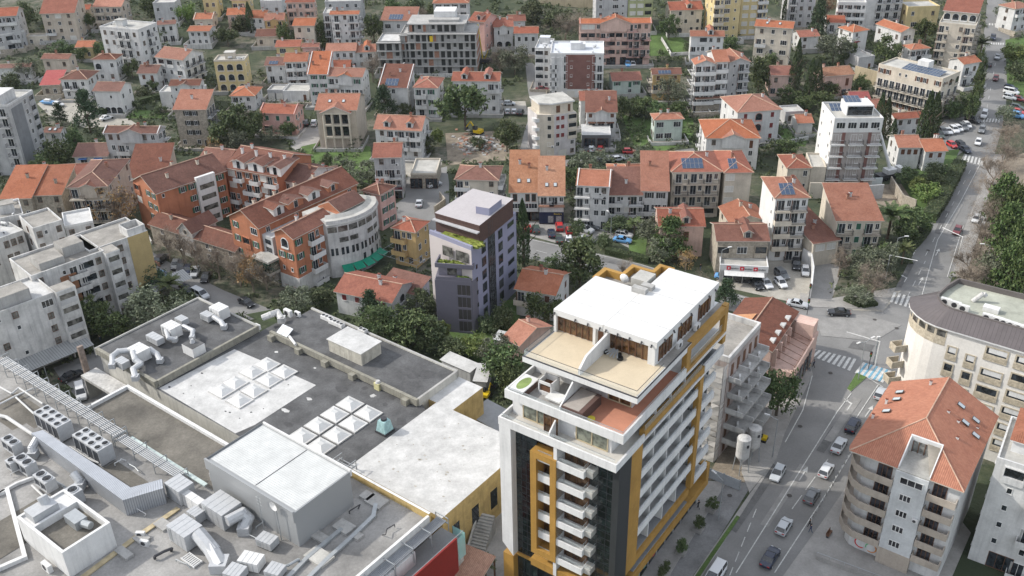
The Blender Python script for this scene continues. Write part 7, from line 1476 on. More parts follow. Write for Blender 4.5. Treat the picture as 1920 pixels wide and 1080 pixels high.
mr,Wm,Dm = MOD; fm = mat('taupe_render',(.36,.33,.31),streak=.1); m_ = MB(); m_.box(.15,Wm-.15,-.04,0,0,16.1); m_.build('front_panel',fm,mr)
for k in (.2,.74): m_ = MB(); m_.box(Wm*k,Wm*k+Wm*.07,-.12,-.04,0,16.1); m_.build('maroon_strip',maroon,mr)
m_ = MB(); m_.box(Wm*.3,Wm*.85,3,Dm-4,19.5,22.3); m_.build('penthouse',bright,mr); m_ = MB(); m_.box(Wm*.32,Wm*.83,2.95,3.0,19.7,22); m_.build('glazing',pane,mr); solar(mr,Wm*.35,Dm*.5,22.35,4,2,R(10)); solar(mr,1.5,Dm*.6,19.6,3,2,R(15))

# attic gables that break up the orange complex
for y_,w_,wl,hh in ((6.5,3.0,offwhite,2.2),(11.5,4.4,orange,2.0),(17,3.6,bright,2.0),(23,3.0,orange,1.8)): dormer(o3,y_,13.5,.55,TB,wl,cream,w_,.5,hh,Matrix.Translation((W3,0,0)) @ Matrix.Rotation(math.pi/2,4,'Z'))
o2 = [o for o in COL.objects if o.get('label','').startswith('orange and pink apartment block')][0]
for x,w_,wl in ((4.2,3.6,white),(9.5,4.6,bright),(15.5,3.4,bright)): dormer(o2,x,12.5,.4,TB,wl,bright,w_,.1,2.3)
for i,(x,y) in enumerate(((5,3),(9,7.5),(14,4),(18,6.5))): chimney(o1,x,y,12.5+.5*min(y,11.6-y),cream); chimney(o2,2+i*4.4,5,15,bright)
for i in range(4): chimney(o3,W3*.3,5+i*6,15.2,cream)

gh = [o for o in COL.objects if o.get('label','').startswith('grey apartment house with rooftop balconies')][0]; m_ = MB(); m_.box(.2,7,-.9,-.75,2.7,3.6); sg = m_.build('sign_board',mat('dark_red_sign',(.14,.02,.03)),gh); text('FAST FOOD',gh,(3.6,-.93,2.85),0,.85,mat('pink_letters',(.6,.42,.45)))
ar_,Wr_,Dr_ = APB; text('Aroma',ar_,(Wr_*.64,-.06,8.2),0,.8,darkmetal); m_ = MB(); m_.add([(Wr_*.64+1.7+.45*math.cos(a),-.05,8.4+.45*math.sin(a)) for a in [R(20-i*22) for i in range(11)]]+[(Wr_*.64+1.9,-.05,9.2)],[tuple(range(12))]); m_.build('drop_emblem',darkmetal,ar_)

# ---------------------------------------------------------------- vegetation
import numpy as np
LM = dict(broad=leafmat('dark_foliage',(.04,.064,.024),(.068,.098,.036),(.125,.155,.06)),olive=leafmat('olive_foliage',(.075,.09,.055),(.11,.125,.08),(.17,.185,.125)),
          pine=leafmat('pine_foliage',(.026,.05,.026),(.042,.07,.035),(.07,.1,.048)),cypress=leafmat('cypress_foliage',(.026,.045,.018),(.042,.066,.026),(.075,.1,.042)),
          pale=leafmat('light_foliage',(.07,.11,.025),(.11,.16,.04),(.19,.23,.07)),autumn=leafmat('autumn_foliage',(.16,.09,.04),(.22,.13,.06),(.3,.2,.1)),
          palm=leafmat('palm_foliage',(.04,.065,.02),(.075,.105,.035),(.14,.16,.06)),bush=leafmat('bush_foliage',(.045,.065,.027),(.075,.095,.042),(.13,.145,.075)),cedar=leafmat('cedar_foliage',(.035,.06,.018),(.06,.095,.028),(.11,.14,.05)))
bark = mat('bark',(.1,.08,.06),sc=2,var=.3); twigm = mat('bare_twigs',(.23,.19,.15),sc=.6,var=.25,obvar=.2)
def leaf_mesh(name,C_,sizes,rng,m,aspect=.62):
 n = len(C_); u = rng.normal(size=(n,3)); u /= np.linalg.norm(u,axis=1)[:,None]; a = rng.normal(size=(n,3)); v = np.cross(u,a); v /= np.linalg.norm(v,axis=1)[:,None]
 u = u*sizes[:,None]; v = v*sizes[:,None]*aspect; V = np.stack([C_-u-v,C_+u-v*.4,C_+u+v,C_-u+v*.6],1).reshape(-1,3)
 me = bpy.data.meshes.new(name); me.vertices.add(4*n); me.vertices.foreach_set('co',V.astype(np.float32).ravel()); me.loops.add(4*n); me.loops.foreach_set('vertex_index',np.arange(4*n,dtype=np.int32)); me.polygons.add(n); me.polygons.foreach_set('loop_start',np.arange(0,4*n,4,dtype=np.int32)); me.materials.append(m); me.update(calc_edges=True); me.validate(); return me
def crown_pts(kind,rng,n):
 if kind in ('cypress',):
  z = rng.random(n)**.8; r = .5*np.sin(np.clip(z*.93+.07,0,1)*np.pi)**.6*(1-.5*z)*(.75+.3*rng.random(n)); th = rng.random(n)*6.283; r *= 1+.12*np.sin(th*3+z*9); return np.stack([r*np.cos(th),r*np.sin(th),.03+z*.97],1)
 if kind in ('pine','cedar'):
  K = 60; out = []; zc = rng.random(K)**.9; rc = .48*(1-zc)**.75*(.45+.6*rng.random(K)); th = rng.random(K)*6.283; cc = np.stack([rc*np.cos(th),rc*np.sin(th),.15+.83*zc],1); idx = rng.integers(0,K,n); return cc[idx]+rng.normal(size=(n,3))*np.array([.075,.075,.03])
 K = 34; d = rng.normal(size=(K,3)); d /= np.linalg.norm(d,axis=1)[:,None]; rad = .4+.66*rng.random(K)**.7; ax = .8+.4*rng.random(3); cc = d*rad[:,None]*np.array([.42,.42,.33])*ax; cc[:,2] += .6+.05*rng.normal(size=K); cc[:,0] += .06*np.sin(cc[:,2]*9); idx = rng.integers(0,K,n)
 return cc[idx]+rng.normal(size=(n,3))*(.035+.05*rng.random(K))[idx][:,None]
CR = {}
def crown(kind,v):
 if (kind,v) not in CR:
  rng = np.random.default_rng(hash_(kind)*10+v); n = dict(cypress=2600,pine=3000,cedar=3400).get(kind,2600); sz = dict(cypress=.026,pine=.024,cedar=.026,olive=.022).get(kind,.027)
  CR[kind,v] = leaf_mesh('crown',crown_pts(kind,rng,n),sz*(.6+.8*rng.random(n)),rng,LM[kind])
 return CR[kind,v]
def hash_(s): return sum(ord(c)*(i+3) for i,c in enumerate(s)) % 997
TRK = None
def trunk_mesh():
 global TRK
 if TRK is None:
  b = MB(); b.tube((0,0,-.15),(.01,.01,.35),.035,0,7,.024); b.tube((.01,.01,.34),(.0,.02,.62),.024,0,6,.01)
  for i in range(7): a = i*2.4; z = .3+.04*i; b.tube((.01,.01,z),(.25*math.cos(a),.25*math.sin(a),z+.22),.013,0,5,.005)
  TRK = mesh_of(b,'trunk',bark)
 return TRK
BARE = {}
def bare_mesh(v,m):
 if (v,m.name) not in BARE:
  rr = random.Random(v+31); b = MB()
  def grow(p,d,L,r,lev):
   q = p+d*L; b.tube(p,q,r,0,5 if lev < 2 else 3,r*.62,cap=False)
   if lev >= 5: return
   for i in range(4 if lev in (1,2,3) else 3):
    nd = (d+Vector((rr.uniform(-1,1),rr.uniform(-1,1),rr.uniform(-.35,.75)))*(.62 if lev < 4 else .8)).normalized(); grow(p+d*L*rr.uniform(.55,1),nd,L*rr.uniform(.58,.82),max(r*.56,.0032),lev+1)
  grow(Vector((0,0,-.05)),Vector((0,0,1)),.3,.028,0); BARE[v,m.name] = mesh_of(b,'branches',m)
 return BARE[v,m.name]
PALM = None
def palm_meshes():
 global PALM
 if PALM is None:
  b = MB(); b.tube((0,0,-.1),(0,0,.62),.035,0,8,.028); tr_ = mesh_of(b,'trunk',mat('palm_trunk',(.14,.1,.07),sc=5,var=.4)); b = MB(); rr = random.Random(2)
  for i in range(34):
   a = i*2.4; up = rr.uniform(.1,1.25); L = rr.uniform(.34,.44); p = Vector((0,0,.63)); d = Vector((math.cos(a)*math.cos(up),math.sin(a)*math.cos(up),math.sin(up))); s = Vector((-math.sin(a),math.cos(a),0))
   for k in range(7):
    q = p+d*L/7;
    for sg in (-1,1):
     for e in (0,.5): o_ = p+(q-p)*e; w_ = .075*(1-abs(k-2.5)/6); b.add([o_,o_+d*.022,o_+d*.05+s*sg*w_-Vector((0,0,.02)),o_+d*.03+s*sg*w_-Vector((0,0,.024))],[(0,1,2,3)])
    p = q; d = (d-Vector((0,0,.16))).normalized()
  PALM = (tr_,mesh_of(b,'fronds',LM['palm']))
 return PALM
GRP = dict(broad='broad leaved trees between the houses',olive='grey olive trees',pine='dark conifers',cypress='columnar cypresses',bare='bare winter trees',palm='palm trees',bush='garden shrubs',pale='light green garden trees',autumn='trees with brown leaves',cedar='conifers along the boulevard')
NT = [0]
def tree(x,y,h,wd,kind,where):
 NT[0] += 1; v = NT[0] % 5; p = at(x,y,h*(.55 if kind not in ('palm',) else .62)); g = gz(p.y); rz = NT[0]*1.7
 ds = dict(broad='dark broad leaved tree',olive='grey green olive tree',pine='dark spreading conifer',cypress='slender dark cypress',bare='bare brown winter tree',palm='palm tree',bush='rounded green shrub',pale='light green leafy tree',autumn='tree with dry orange brown leaves',cedar='tall green conifer')[kind]
 nm = dict(palm='palm_tree',bush='shrub',pine='conifer_tree',cedar='conifer_tree',cypress='cypress_tree',olive='olive_tree',bare='bare_tree').get(kind,'broadleaf_tree')
 q = empty(nm,(p.x,p.y,g),rz,f'{ds} {where}','shrub' if kind == 'bush' else 'tree',GRP[kind]); s = (wd,wd*random.uniform(.85,1.1),h)
 if kind in ('bare','autumn'):
  inst(bare_mesh(v,twigm),'branches',q,sc=(wd*1.15,wd*1.15,h*1.02))
  if kind == 'bare':
   if ('tw',v) not in CR: rng = np.random.default_rng(v+55); n = 2600; CR['tw',v] = leaf_mesh('twigs',crown_pts('broad',rng,n),.04*(.5+.8*rng.random(n)),rng,twigm,.035)
   inst(CR['tw',v],'twigs',q,(0,0,-h*.08),sc=(wd*1.1,wd*1.1,h*1.08))
  if kind == 'autumn':
   if ('au',v) not in CR: rng = np.random.default_rng(v+77); n = 900; CR['au',v] = leaf_mesh('crown',crown_pts('broad',rng,n),.018*(.6+.8*rng.random(n)),rng,LM['autumn'])
   inst(CR['au',v],'crown',q,sc=s)
 elif kind == 'palm': a,b = palm_meshes(); inst(a,'trunk',q,sc=(h,h,h)); inst(b,'fronds',q,sc=(wd*1.15,wd*1.15,h))
 else:
  if kind != 'bush': inst(trunk_mesh(),'trunk',q,sc=(h*.8,h*.8,h))
  inst(crown(kind,v),'crown',q,(0,0,0 if kind != 'bush' else -h*.28),sc=s if kind != 'bush' else (wd,wd,h*1.3))
T_ = [l.split('|') for l in '''160,205,14,10,pine|beside the pale parking apron
110,212,7,6,pine|left of the big conifer on the apron
50,25,9,9,broad|beside the steep red roof at the top left
35,40,8,8,broad|above the white garage block at the left edge
155,37,8,9,broad|right of the steep red roof house
280,12,8,9,broad|above the large white block
350,22,8,8,pale|behind the white house with blue shutters
318,58,6,8,broad|below the white house with blue shutters
372,62,6,7,broad|left of the low orange terrace house
425,66,8,10,broad|between the stepped roofs and the arched yellow house
450,45,7,8,bush|below the pale pink cottage
467,30,12,4,cypress|beside the pale pink cottage
120,92,6,9,broad|on the slope above the crimson roof
95,105,5,8,bush|above the house with white canopies
150,100,6,7,broad|left of the faded orange shed
187,92,6,6,broad|in front of the faded orange shed
50,128,7,10,olive|over the low house at the left edge
20,150,5,8,bush|below the low house at the left edge
245,126,7,7,broad|between the white hipped house and slanted balconies
287,157,5,5,broad|in front of the white annex
270,172,4,7,bush|on the bank below the arched white house
300,205,3,5,bush|on the lawn left of the stone house
420,245,11,12,broad|left of the pink house with green shutters
455,228,12,12,broad|behind the pink house with green shutters
435,262,8,9,olive|below the pair of dark trees
105,290,10,11,broad|right of the tall grey tower
140,265,9,8,broad|behind the cottage with two skylights
85,320,8,8,broad|at the foot of the tall grey tower
600,110,8,8,broad|above the low dull red shed
697,122,11,9,bare|left of the concrete shell wing
700,52,11,9,broad|left of the solar roofed white house
735,15,8,10,broad|on the scrub slope above the solar roofed house
775,10,7,10,bush|on the scrub slope above the concrete shell
820,14,8,9,broad|right end of the scrub slope above the shell
790,22,6,7,bare|on the scrub slope behind the shell
532,62,9,6,broad|between the yellow house and cream house
602,62,12,5,broad|between the cream house and tall white house
720,188,11,9,pine|before the white rimmed red roof
757,203,4,5,bush|at the foot of the white rimmed house
870,190,17,17,broad|tallest beside the rubble lot
950,252,10,9,broad|between the rubble lot and the lane
937,108,11,10,bare|right of the concrete shell
965,112,10,13,olive|behind the brown clad block
1000,20,7,12,bush|on the quarry rim
1040,30,7,12,bush|on the slope right of the quarry rim
1060,48,10,12,bare|left of the large pink block
1085,40,9,11,bare|against the large pink block
1255,50,9,8,broad|left of the deep red roofed house
1332,8,11,7,pine|right of the deep red roofed house
1292,86,4,5,bush|in the walled garden
1345,88,4,6,bush|right of the arched white house
1370,82,6,8,broad|behind the right gabled tower
1255,172,10,10,olive|before the orange yellow house
1182,200,7,9,broad|left in the dark garden above the mint house
1208,194,7,9,broad|middle in the dark garden above the mint house
1232,206,6,8,broad|right in the dark garden above the mint house
1275,205,6,7,broad|behind the orange hipped mint house
1425,138,11,10,broad|right of the white gabled towers
1440,115,8,9,broad|above the right gabled tower
507,252,5,7,olive|left below the pink house with shutters
540,242,5,6,broad|right below the pink house with shutters
665,258,5,5,pine|right of the columned villa
612,302,4,4,bush|on the meadow lawn
640,312,5,7,olive|at the lower end of the meadow lawn
675,322,7,10,olive|beside the grey balcony house
1494,122,19,4.5,cypress|tallest beside the pale pink house
1521,145,14,4,cypress|left of a pair behind the sandy roof
1534,147,14,4,cypress|right of a pair behind the sandy roof
1652,203,11,3.6,cypress|left before the hotel corner
1662,218,13,4,cypress|second before the hotel corner
1738,222,18,5,cypress|left of the pair at the hotel entrance
1751,224,18,5,cypress|right of the pair at the hotel entrance
1676,242,7,3,cypress|small before the orange gable
1475,14,12,4,cypress|beside the mustard blocks
1537,32,16,9,pine|between the white apartment houses at the top
1550,12,10,10,autumn|between the white apartment houses at the top
1565,88,11,14,olive|beside the tiny white house
1590,100,7,8,broad|left of the low grey store
1662,92,11,10,broad|in front of the glazed balcony villa
1738,55,11,9,broad|in the shade left of the terraced block
1797,96,6,10,pine|in front of the terraced block
1842,82,8,8,palm|at the boulevard corner of the terraced block
1840,122,11,3.4,broad|upper in the row between hotel and boulevard
1837,150,13,3.6,broad|second in the row between hotel and boulevard
1832,178,13,3.8,broad|third in the row between hotel and boulevard
1822,200,10,5,broad|last in the row between hotel and boulevard
1615,158,7,6,broad|beside the hotel retaining wall
1640,175,5,5,olive|at the left hotel corner
1680,184,4,6,bush|first along the hotel front
1712,196,4,6,bush|second along the hotel front
1733,192,4,5,bush|third along the hotel front
1784,205,6,6,broad|left on the hotel end terrace
1804,202,6,6,broad|right on the hotel end terrace
1905,100,8,10,pale|on the lawn right of the boulevard
1912,130,7,8,bush|below the light tree right of the boulevard
1887,20,8,8,olive|at the upper bend of the boulevard
1885,215,6,7,olive|above the verge by the upper crossing
1480,180,6,8,broad|above the pink and white villa
1545,185,7,9,broad|left behind the modern white block
1510,190,6,8,broad|left of the low red roofed shed
1475,277,6,8,broad|left of the modern white block
1555,165,6,9,broad|below the sandy roofed pink house
1895,250,10,12,bare|topmost on the dry verge
1885,285,10,12,bare|second on the dry verge
1868,315,10,11,bare|third on the dry verge
1862,350,10,11,bare|fourth on the dry verge
1855,395,10,10,bare|fifth on the dry verge
1845,440,10,10,bare|sixth on the dry verge
1828,480,10,10,bare|seventh on the dry verge
1822,515,9,9,bare|lowest on the dry verge
1880,372,14,9,cedar|first of the row right of the verge
1902,398,15,9,cedar|second of the row right of the verge
1888,440,16,9,cedar|third of the row right of the verge
1910,468,16,9,cedar|fourth of the row right of the verge
1896,505,14,9,cedar|fifth of the row right of the verge
1918,515,15,9,cedar|last of the row right of the verge
1865,510,9,9,olive|behind the skirt roofed building
1672,404,10,10,palm|largest beside the new orange roof
1696,468,6,6,palm|small at the end of the hedge
1717,412,8,9,broad|beside the largest palm
1700,430,7,8,broad|in front of the largest palm
1737,362,5,8,pale|in the garden below the cottages
1722,348,5,7,pale|left in the garden below the cottages
1748,340,5,7,bush|behind the hedge in the garden
1760,318,5,7,bush|upper end of the hedged garden
1700,330,5,8,broad|in the shade below the cottages
1625,497,8,9,olive|above the driveway
1665,487,8,8,olive|right above the driveway
1650,470,6,7,broad|in front of the green shuttered house
1577,487,8,7,bare|at the driveway gate
1640,525,8,10,bare|over the round junction bed
1610,553,4,8,olive|in the round junction bed
220,385,13,14,autumn|before the beige gabled block
400,277,7,9,autumn|behind the orange complex
255,445,7,6,bare|on the small lawn left of the stone house
312,452,10,7,bare|first before the long stone house
338,462,10,7,bare|second before the long stone house
364,474,10,7,bare|third before the long stone house
405,484,10,8,bare|fourth before the long stone house
445,497,10,8,bare|fifth before the orange gables
470,512,9,8,autumn|before the orange gabled house
495,507,9,8,bare|beside the green canopy room
257,498,6,5,broad|at the foot of the ochre wall
282,517,8,8,pine|beside the ochre ended block
317,532,6,7,palm|over the back street
287,578,10,13,olive|largest round crown beside the rear roof
175,592,9,9,broad|below the brown panel
212,612,6,8,broad|in the dark yard below the stair bay
335,562,4,7,bush|beside the pale parked car
555,560,6,8,olive|at the corner of the back street
605,557,5,7,bush|left of the mottled red roof
695,573,8,6,pine|right of the old tiled house
710,613,8,9,broad|behind the plant room
745,600,7,8,broad|below the old tiled house
775,612,9,10,broad|before the lilac front block
803,624,7,8,bush|right before the lilac front block
790,568,6,7,bush|left of the lilac block
828,620,5,5,pale|at the lilac front corner
850,655,4,7,bush|on the overgrown bank
885,650,4,7,pale|right on the overgrown bank
947,682,9,9,broad|left of the tower terraces
957,714,7,7,broad|against the tower corner
925,652,6,7,olive|beside the white sheet lean-to
940,595,5,6,bush|on the lawn right of the lilac block
915,605,4,5,bush|lowest beside the lilac lawn
980,432,17,4.2,cypress|standing right of the lilac block
1088,487,12,12,broad|leaning over the cross road
1043,502,5,6,broad|left below the roadside tree
1020,572,8,8,broad|in front of the red gabled white house
1105,302,8,10,olive|beside the side lane
1070,335,7,6,broad|between sandy roofs and hotel wing
1210,297,8,9,olive|behind the bright orange hipped roof
1157,420,4,8,bush|before the lower white house
1190,420,5,6,palm|beside the parking lot lawn
1082,426,5,4,bush|among the parked cars
1135,452,4,5,bush|at the parking lot entrance
1225,434,8,9,olive|left before the pointed dormer
1256,442,10,10,cedar|before the pointed dormer
1240,468,6,8,olive|below the pointed dormer house
1287,487,5,6,autumn|beside the dark garage opening
1172,502,5,5,bare|on the cross road kerb
1317,528,5,6,bare|behind the tower penthouse
1362,547,7,6,pine|beside the street lamp by the showroom
1462,728,11,9,broad|in front of the arcade house
1163,1062,8,6,palm|at the foot of the tower
910,1058,4,4,palm|beside the concrete stairway
895,268,4,5,bush|right edge of the rubble lot
820,255,5,5,pale|left edge of the rubble lot
800,270,5,6,bush|beside the two dormered house'''.split('\n')]
for a,b in T_:
 f = a.split(','); tree(float(f[0]),float(f[1]),float(f[2]),float(f[3]),f[4],b)
# clipped hedges
def hedge(pts,wd,h,label):
 P = [at(x,y,h*.6) for x,y in pts]; rng = np.random.default_rng(len(label)); o0 = Vector((P[0].x,P[0].y,gz(P[0].y))); b = MB(); L = []
 for p,q in zip(P,P[1:]):
  d = Vector((q.x-p.x,q.y-p.y,0)); l = d.length; d /= l; n = Vector((-d.y,d.x,0)); c = [p+n*wd/2-d*.2,p-n*wd/2-d*.2,q-n*wd/2+d*.2,q+n*wd/2+d*.2]; b.prism([(v.x-o0.x,v.y-o0.y) for v in c],-.3,h*.9+gz(q.y)-o0.z)
  m_ = int(l*wd*14); t = rng.random(m_)*l; s = (rng.random(m_)-.5)*wd*1.1; zz = np.where(rng.random(m_) < .5,h,rng.random(m_)*h); s = np.where(zz < h*.98,np.sign(s)*wd*.53,s)
  for k in range(m_): v = p+d*t[k]+n*s[k]; L.append((v.x-o0.x,v.y-o0.y,zz[k]+gz(v.y)-o0.z))
 q = empty('hedge',o0,0,label,'hedge','clipped hedges'); b.build('stems',mat('hedge_core',(.03,.045,.015)),q); L = np.array(L); inst(leaf_mesh('foliage',L,.16*(.6+.8*rng.random(len(L))),rng,LM['bush']),'foliage',q)
hedge([(1800,305),(1785,335),(1765,372),(1744,404)],3.2,2.8,'long clipped hedge along the left side of the boulevard'); hedge([(1738,424),(1722,445),(1706,460)],2.2,2.2,'short lower hedge where the boulevard meets the palms'); hedge([(1138,468),(1180,478),(1216,486)],1.6,1.6,'brownish hedge between the cross road and the small lawn'); hedge([(1588,558),(1615,570),(1640,566)],2,1.0,'low dark hedge round the junction bed'); hedge([(180,212),(262,190),(300,178)],2.2,1.6,'curving hedge on the bank above the parking apron')
for i,(x,y) in enumerate(((1334,950),(1310,987),(1278,1030),(1245,1075))):
 p = at(x,y,.9); q = empty('planter',(p.x,p.y,.13),R(54),f'pale stone planter with a dark round bush, {("farthest", "second from far", "third from far", "nearest")[i]} along the tower pavement','planter','planters on the tower pavement'); m_ = MB(); m_.box(-.7,.7,-.7,.7,0,.6); m_.build('trough',paving,q); inst(crown('broad',i),'bush',q,(0,0,.1),sc=(2.4,2.2,2.6))
# dense undergrowth between the houses: nobody could count it
FOOT = []
for o in COL.objects:
 if o.type == 'EMPTY' and o.parent is None:
  for c in o.children:
   if c.name.split('.')[0] in ('wall','core','lower_roof','rear_roof','main_roof','stained_roof','white_roof','front_block','gallery_floor'): xs_ = [v[0] for v in c.bound_box]; ys_ = [v[1] for v in c.bound_box]; FOOT.append((o.location.x,o.location.y,math.cos(o.rotation_euler[2]),math.sin(o.rotation_euler[2]),min(xs_)-.6,max(xs_)+.6,min(ys_)-1.4,max(ys_)+.6))
def inside(x,y):
 for (ox,oy,c,s,x0,x1,y0,y1) in FOOT:
  dx,dy = x-ox,y-oy
  if abs(dx)+abs(dy) < 90:
   u,v = c*dx+s*dy,-s*dx+c*dy
   if x0 < u < x1 and y0 < v < y1: return True
 return False
def inpoly(x,y,P):
 r = False; n = len(P)
 for i in range(n):
  a,b = P[i],P[i-1]
  if (a[1] > y) != (b[1] > y) and x < (b[0]-a[0])*(y-a[1])/(b[1]-a[1])+a[0]: r = not r
 return r
rng = np.random.default_rng(12); L = []; S = []; cnt = 0
for _ in range(24000):
 y = rng.uniform(140,560); x = rng.uniform(-.78,.78)*y
 if inside(x,y) or any(inpoly(x,y,P) for P in SHEETS): continue
 dens = 1.0 if y > 235 else .55
 nse = math.sin(x*.11+1.3)*math.cos(y*.093)+math.sin(x*.031-y*.047)
 if nse < -.55 or rng.random() > dens: continue
 cnt += 1; k = int(rng.integers(12,34)); r = rng.uniform(.6,1.9); h = rng.uniform(.5,2.6); d = rng.normal(size=(k,3)); d /= np.linalg.norm(d,axis=1)[:,None]; d[:,2] = np.abs(d[:,2])
 L.append(d*np.array([r,r,h])*(.6+.4*rng.random(k))[:,None]+np.array([x,y,gz(y)])); S.append(np.full(k,.3)*(.6+.8*rng.random(k)))
o = inst(leaf_mesh('undergrowth',np.concatenate(L),np.concatenate(S),rng,LM['bush']),'undergrowth',None); tag(o,'dense dark undergrowth and wild shrubs filling the gaps between the houses','undergrowth',kind='stuff')
print('undergrowth clumps',cnt)

# ---------------------------------------------------------------- vehicles
def carpaint(n,c): m_ = mat(n,c,rough=.3,var=.04,fine=0,spec=.6); return m_
PAINT = dict(white=carpaint('white_car_paint',(.58,.59,.6)),silver=carpaint('silver_car_paint',(.42,.44,.46)),grey=carpaint('grey_car_paint',(.13,.14,.15)),black=carpaint('black_car_paint',(.018,.02,.024)),blue=carpaint('dark_blue_car_paint',(.012,.02,.045)),sky=carpaint('light_blue_car_paint',(.12,.3,.55)),red=carpaint('red_car_paint',(.4,.025,.025)),maroon=carpaint('maroon_car_paint',(.13,.02,.025)),green=carpaint('dark_green_car_paint',(.04,.06,.05)))
tyre = mat('tyre',(.015,.015,.015),rough=.9); lampw = mat('headlamp',(.7,.72,.75),rough=.15); lampr = mat('tail_lamp',(.35,.02,.02),rough=.3)
#            half-length, half-width, belt heights (front, windscreen foot, rear), cabin x (base rear, base front, roof rear, roof front), roof height
SPEC = dict(hatch=(2.0,.87,(.72,.95,.95),(-1.9,.95,-1.55,.15),1.48),sedan=(2.3,.9,(.7,.92,.93),(-1.55,.95,-.95,.2),1.43),suv=(2.2,.93,(.9,1.1,1.1),(-2.1,.95,-1.8,.25),1.68),van=(2.45,.95,(.95,1.2,1.25),(-2.42,1.5,-2.3,.75),1.95))
CM = {}
def car_meshes(t):
 if t in CM: return CM[t]
 L,W_,(hf,hw,hr),(b0,b1,r0,r1),hR = SPEC[t]; b = MB()
 st = [(-L,.38,hr*.78,W_*.82),(-L+.12,.25,hr*.96,W_*.93),(-L+.6,.2,hr,W_),(0,.2,hw,W_),(b1,.2,hw,W_),(L-.55,.2,(hf+hw)/2,W_*.98),(L-.12,.25,hf*.95,W_*.88),(L,.38,hf*.72,W_*.76)]; R_ = []
 for x,z0,z1,w_ in st: R_.append([(x,-w_*.9,z0),(x,-w_,z0+.2),(x,-w_,z1-.18),(x,-w_*.9,z1),(x,w_*.9,z1),(x,w_,z1-.18),(x,w_,z0+.2),(x,w_*.9,z0)])
 for p,q in zip(R_,R_[1:]): b.add(p+q,[(i,8+i,8+(i+1) % 8,(i+1) % 8) for i in range(8)])
 b.add(R_[0],[tuple(range(8))]); b.add(R_[-1],[tuple(range(8))[::-1]])
 wr = W_*.76; ro = [(r0,-wr,hR),(r1,-wr,hR),(r1,wr,hR),(r0,wr,hR)]; b.add(ro+[(r0+.1,-wr*.9,hR+.04),(r1-.1,-wr*.9,hR+.04),(r1-.1,wr*.9,hR+.04),(r0+.1,wr*.9,hR+.04)],[(0,1,5,4),(1,2,6,5),(2,3,7,6),(3,0,4,7),(4,5,6,7)])
 wb = W_*.91
 for s in (-1,1):                                           # roof pillars
  for xb,xt in ((b1,r1),(b0+.0,r0),((b0+b1)/2-.1,(r0+r1)/2)): b.tube((xb,s*wb,hw-.04),(xt,s*wr,hR+.0),.05,0,4)
 body = mesh_of(b,'body',[PAINT['white']])
 g = MB(); ba = [(b0,-wb,hr-.02),(b1,-wb,hw-.02),(b1,wb,hw-.02),(b0,wb,hr-.02)]; k = .985; g.add(ba+[(x,y*k,z-.01) for x,y,z in ro],[(0,1,5,4),(1,2,6,5),(2,3,7,6),(3,0,4,7)]); win = mesh_of(g,'windows',[glass('car_glass',(.012,.015,.018),.06,.8)])
 w_ = MB(); w_.tube((0,-.1,0),(0,.1,0),.32,0,14); w_.tube((0,-.115,0),(0,.115,0),.2,1,10); wh = mesh_of(w_,'wheel',[tyre,metal])
 a = MB(); a.box(-.06,.06,-.18,.18,-.08,.08); hl = mesh_of(a,'headlight',[lampw]); tl = mesh_of(a,'taillight',[lampr])
 f = MB()
 for me,m0 in ((body,0),(win,1)): f.add([v.co for v in me.vertices],[tuple(p.vertices) for p in me.polygons],m0)
 for x in (-L+.75,L-.8):
  for y in (-W_+.06,W_-.06): f.tube((x,y-.1,.32),(x,y+.1,.32),.32,2,8)
 for y in (-W_*.62,W_*.62): f.box(L-.14,L-.02,y-.18,y+.18,hf*.72,hf*.72+.16,3); f.box(-L-.02,-L+.06,y-.18,y+.18,hr*.68,hr*.68+.18,4)
 far = mesh_of(f,'car',[PAINT['white'],win.materials[0],tyre,lampw,lampr]); CM[t] = (body,win,wh,hl,tl,far); return CM[t]
def paintit(o,c): o.material_slots[0].link = 'OBJECT'; o.material_slots[0].material = PAINT[c]
def car(x,y,dx,dy,t,c,label,group):
 p = at(x,y,.6); q = at(x+dx,y+dy,.6); p.z = gz(p.y)+.1; hd = math.atan2(q.y-p.y,q.x-p.x); L,W_,(hf,hw,hr),_,hR = SPEC[t]; body,win,wh,hl,tl,far = car_meshes(t); nm = 'van' if t == 'van' else 'car'
 if p.y > 255: o = inst(far,nm,None,p,hd); paintit(o,c); tag(o,label,nm,group); return
 r = empty(nm,p,hd,label,nm,group); o = inst(body,'body',r); paintit(o,c); inst(win,'windows',r)
 for a in (-L+.75,L-.8):
  for b in (-W_+.06,W_-.06): inst(wh,'wheel',r,(a,b,.32))
 for b in (-W_*.62,W_*.62): inst(hl,'headlight',r,(L-.07,b,hf*.78)); inst(tl,'taillight',r,(-L+.03,b,hr*.78))
UP = (20,-33)
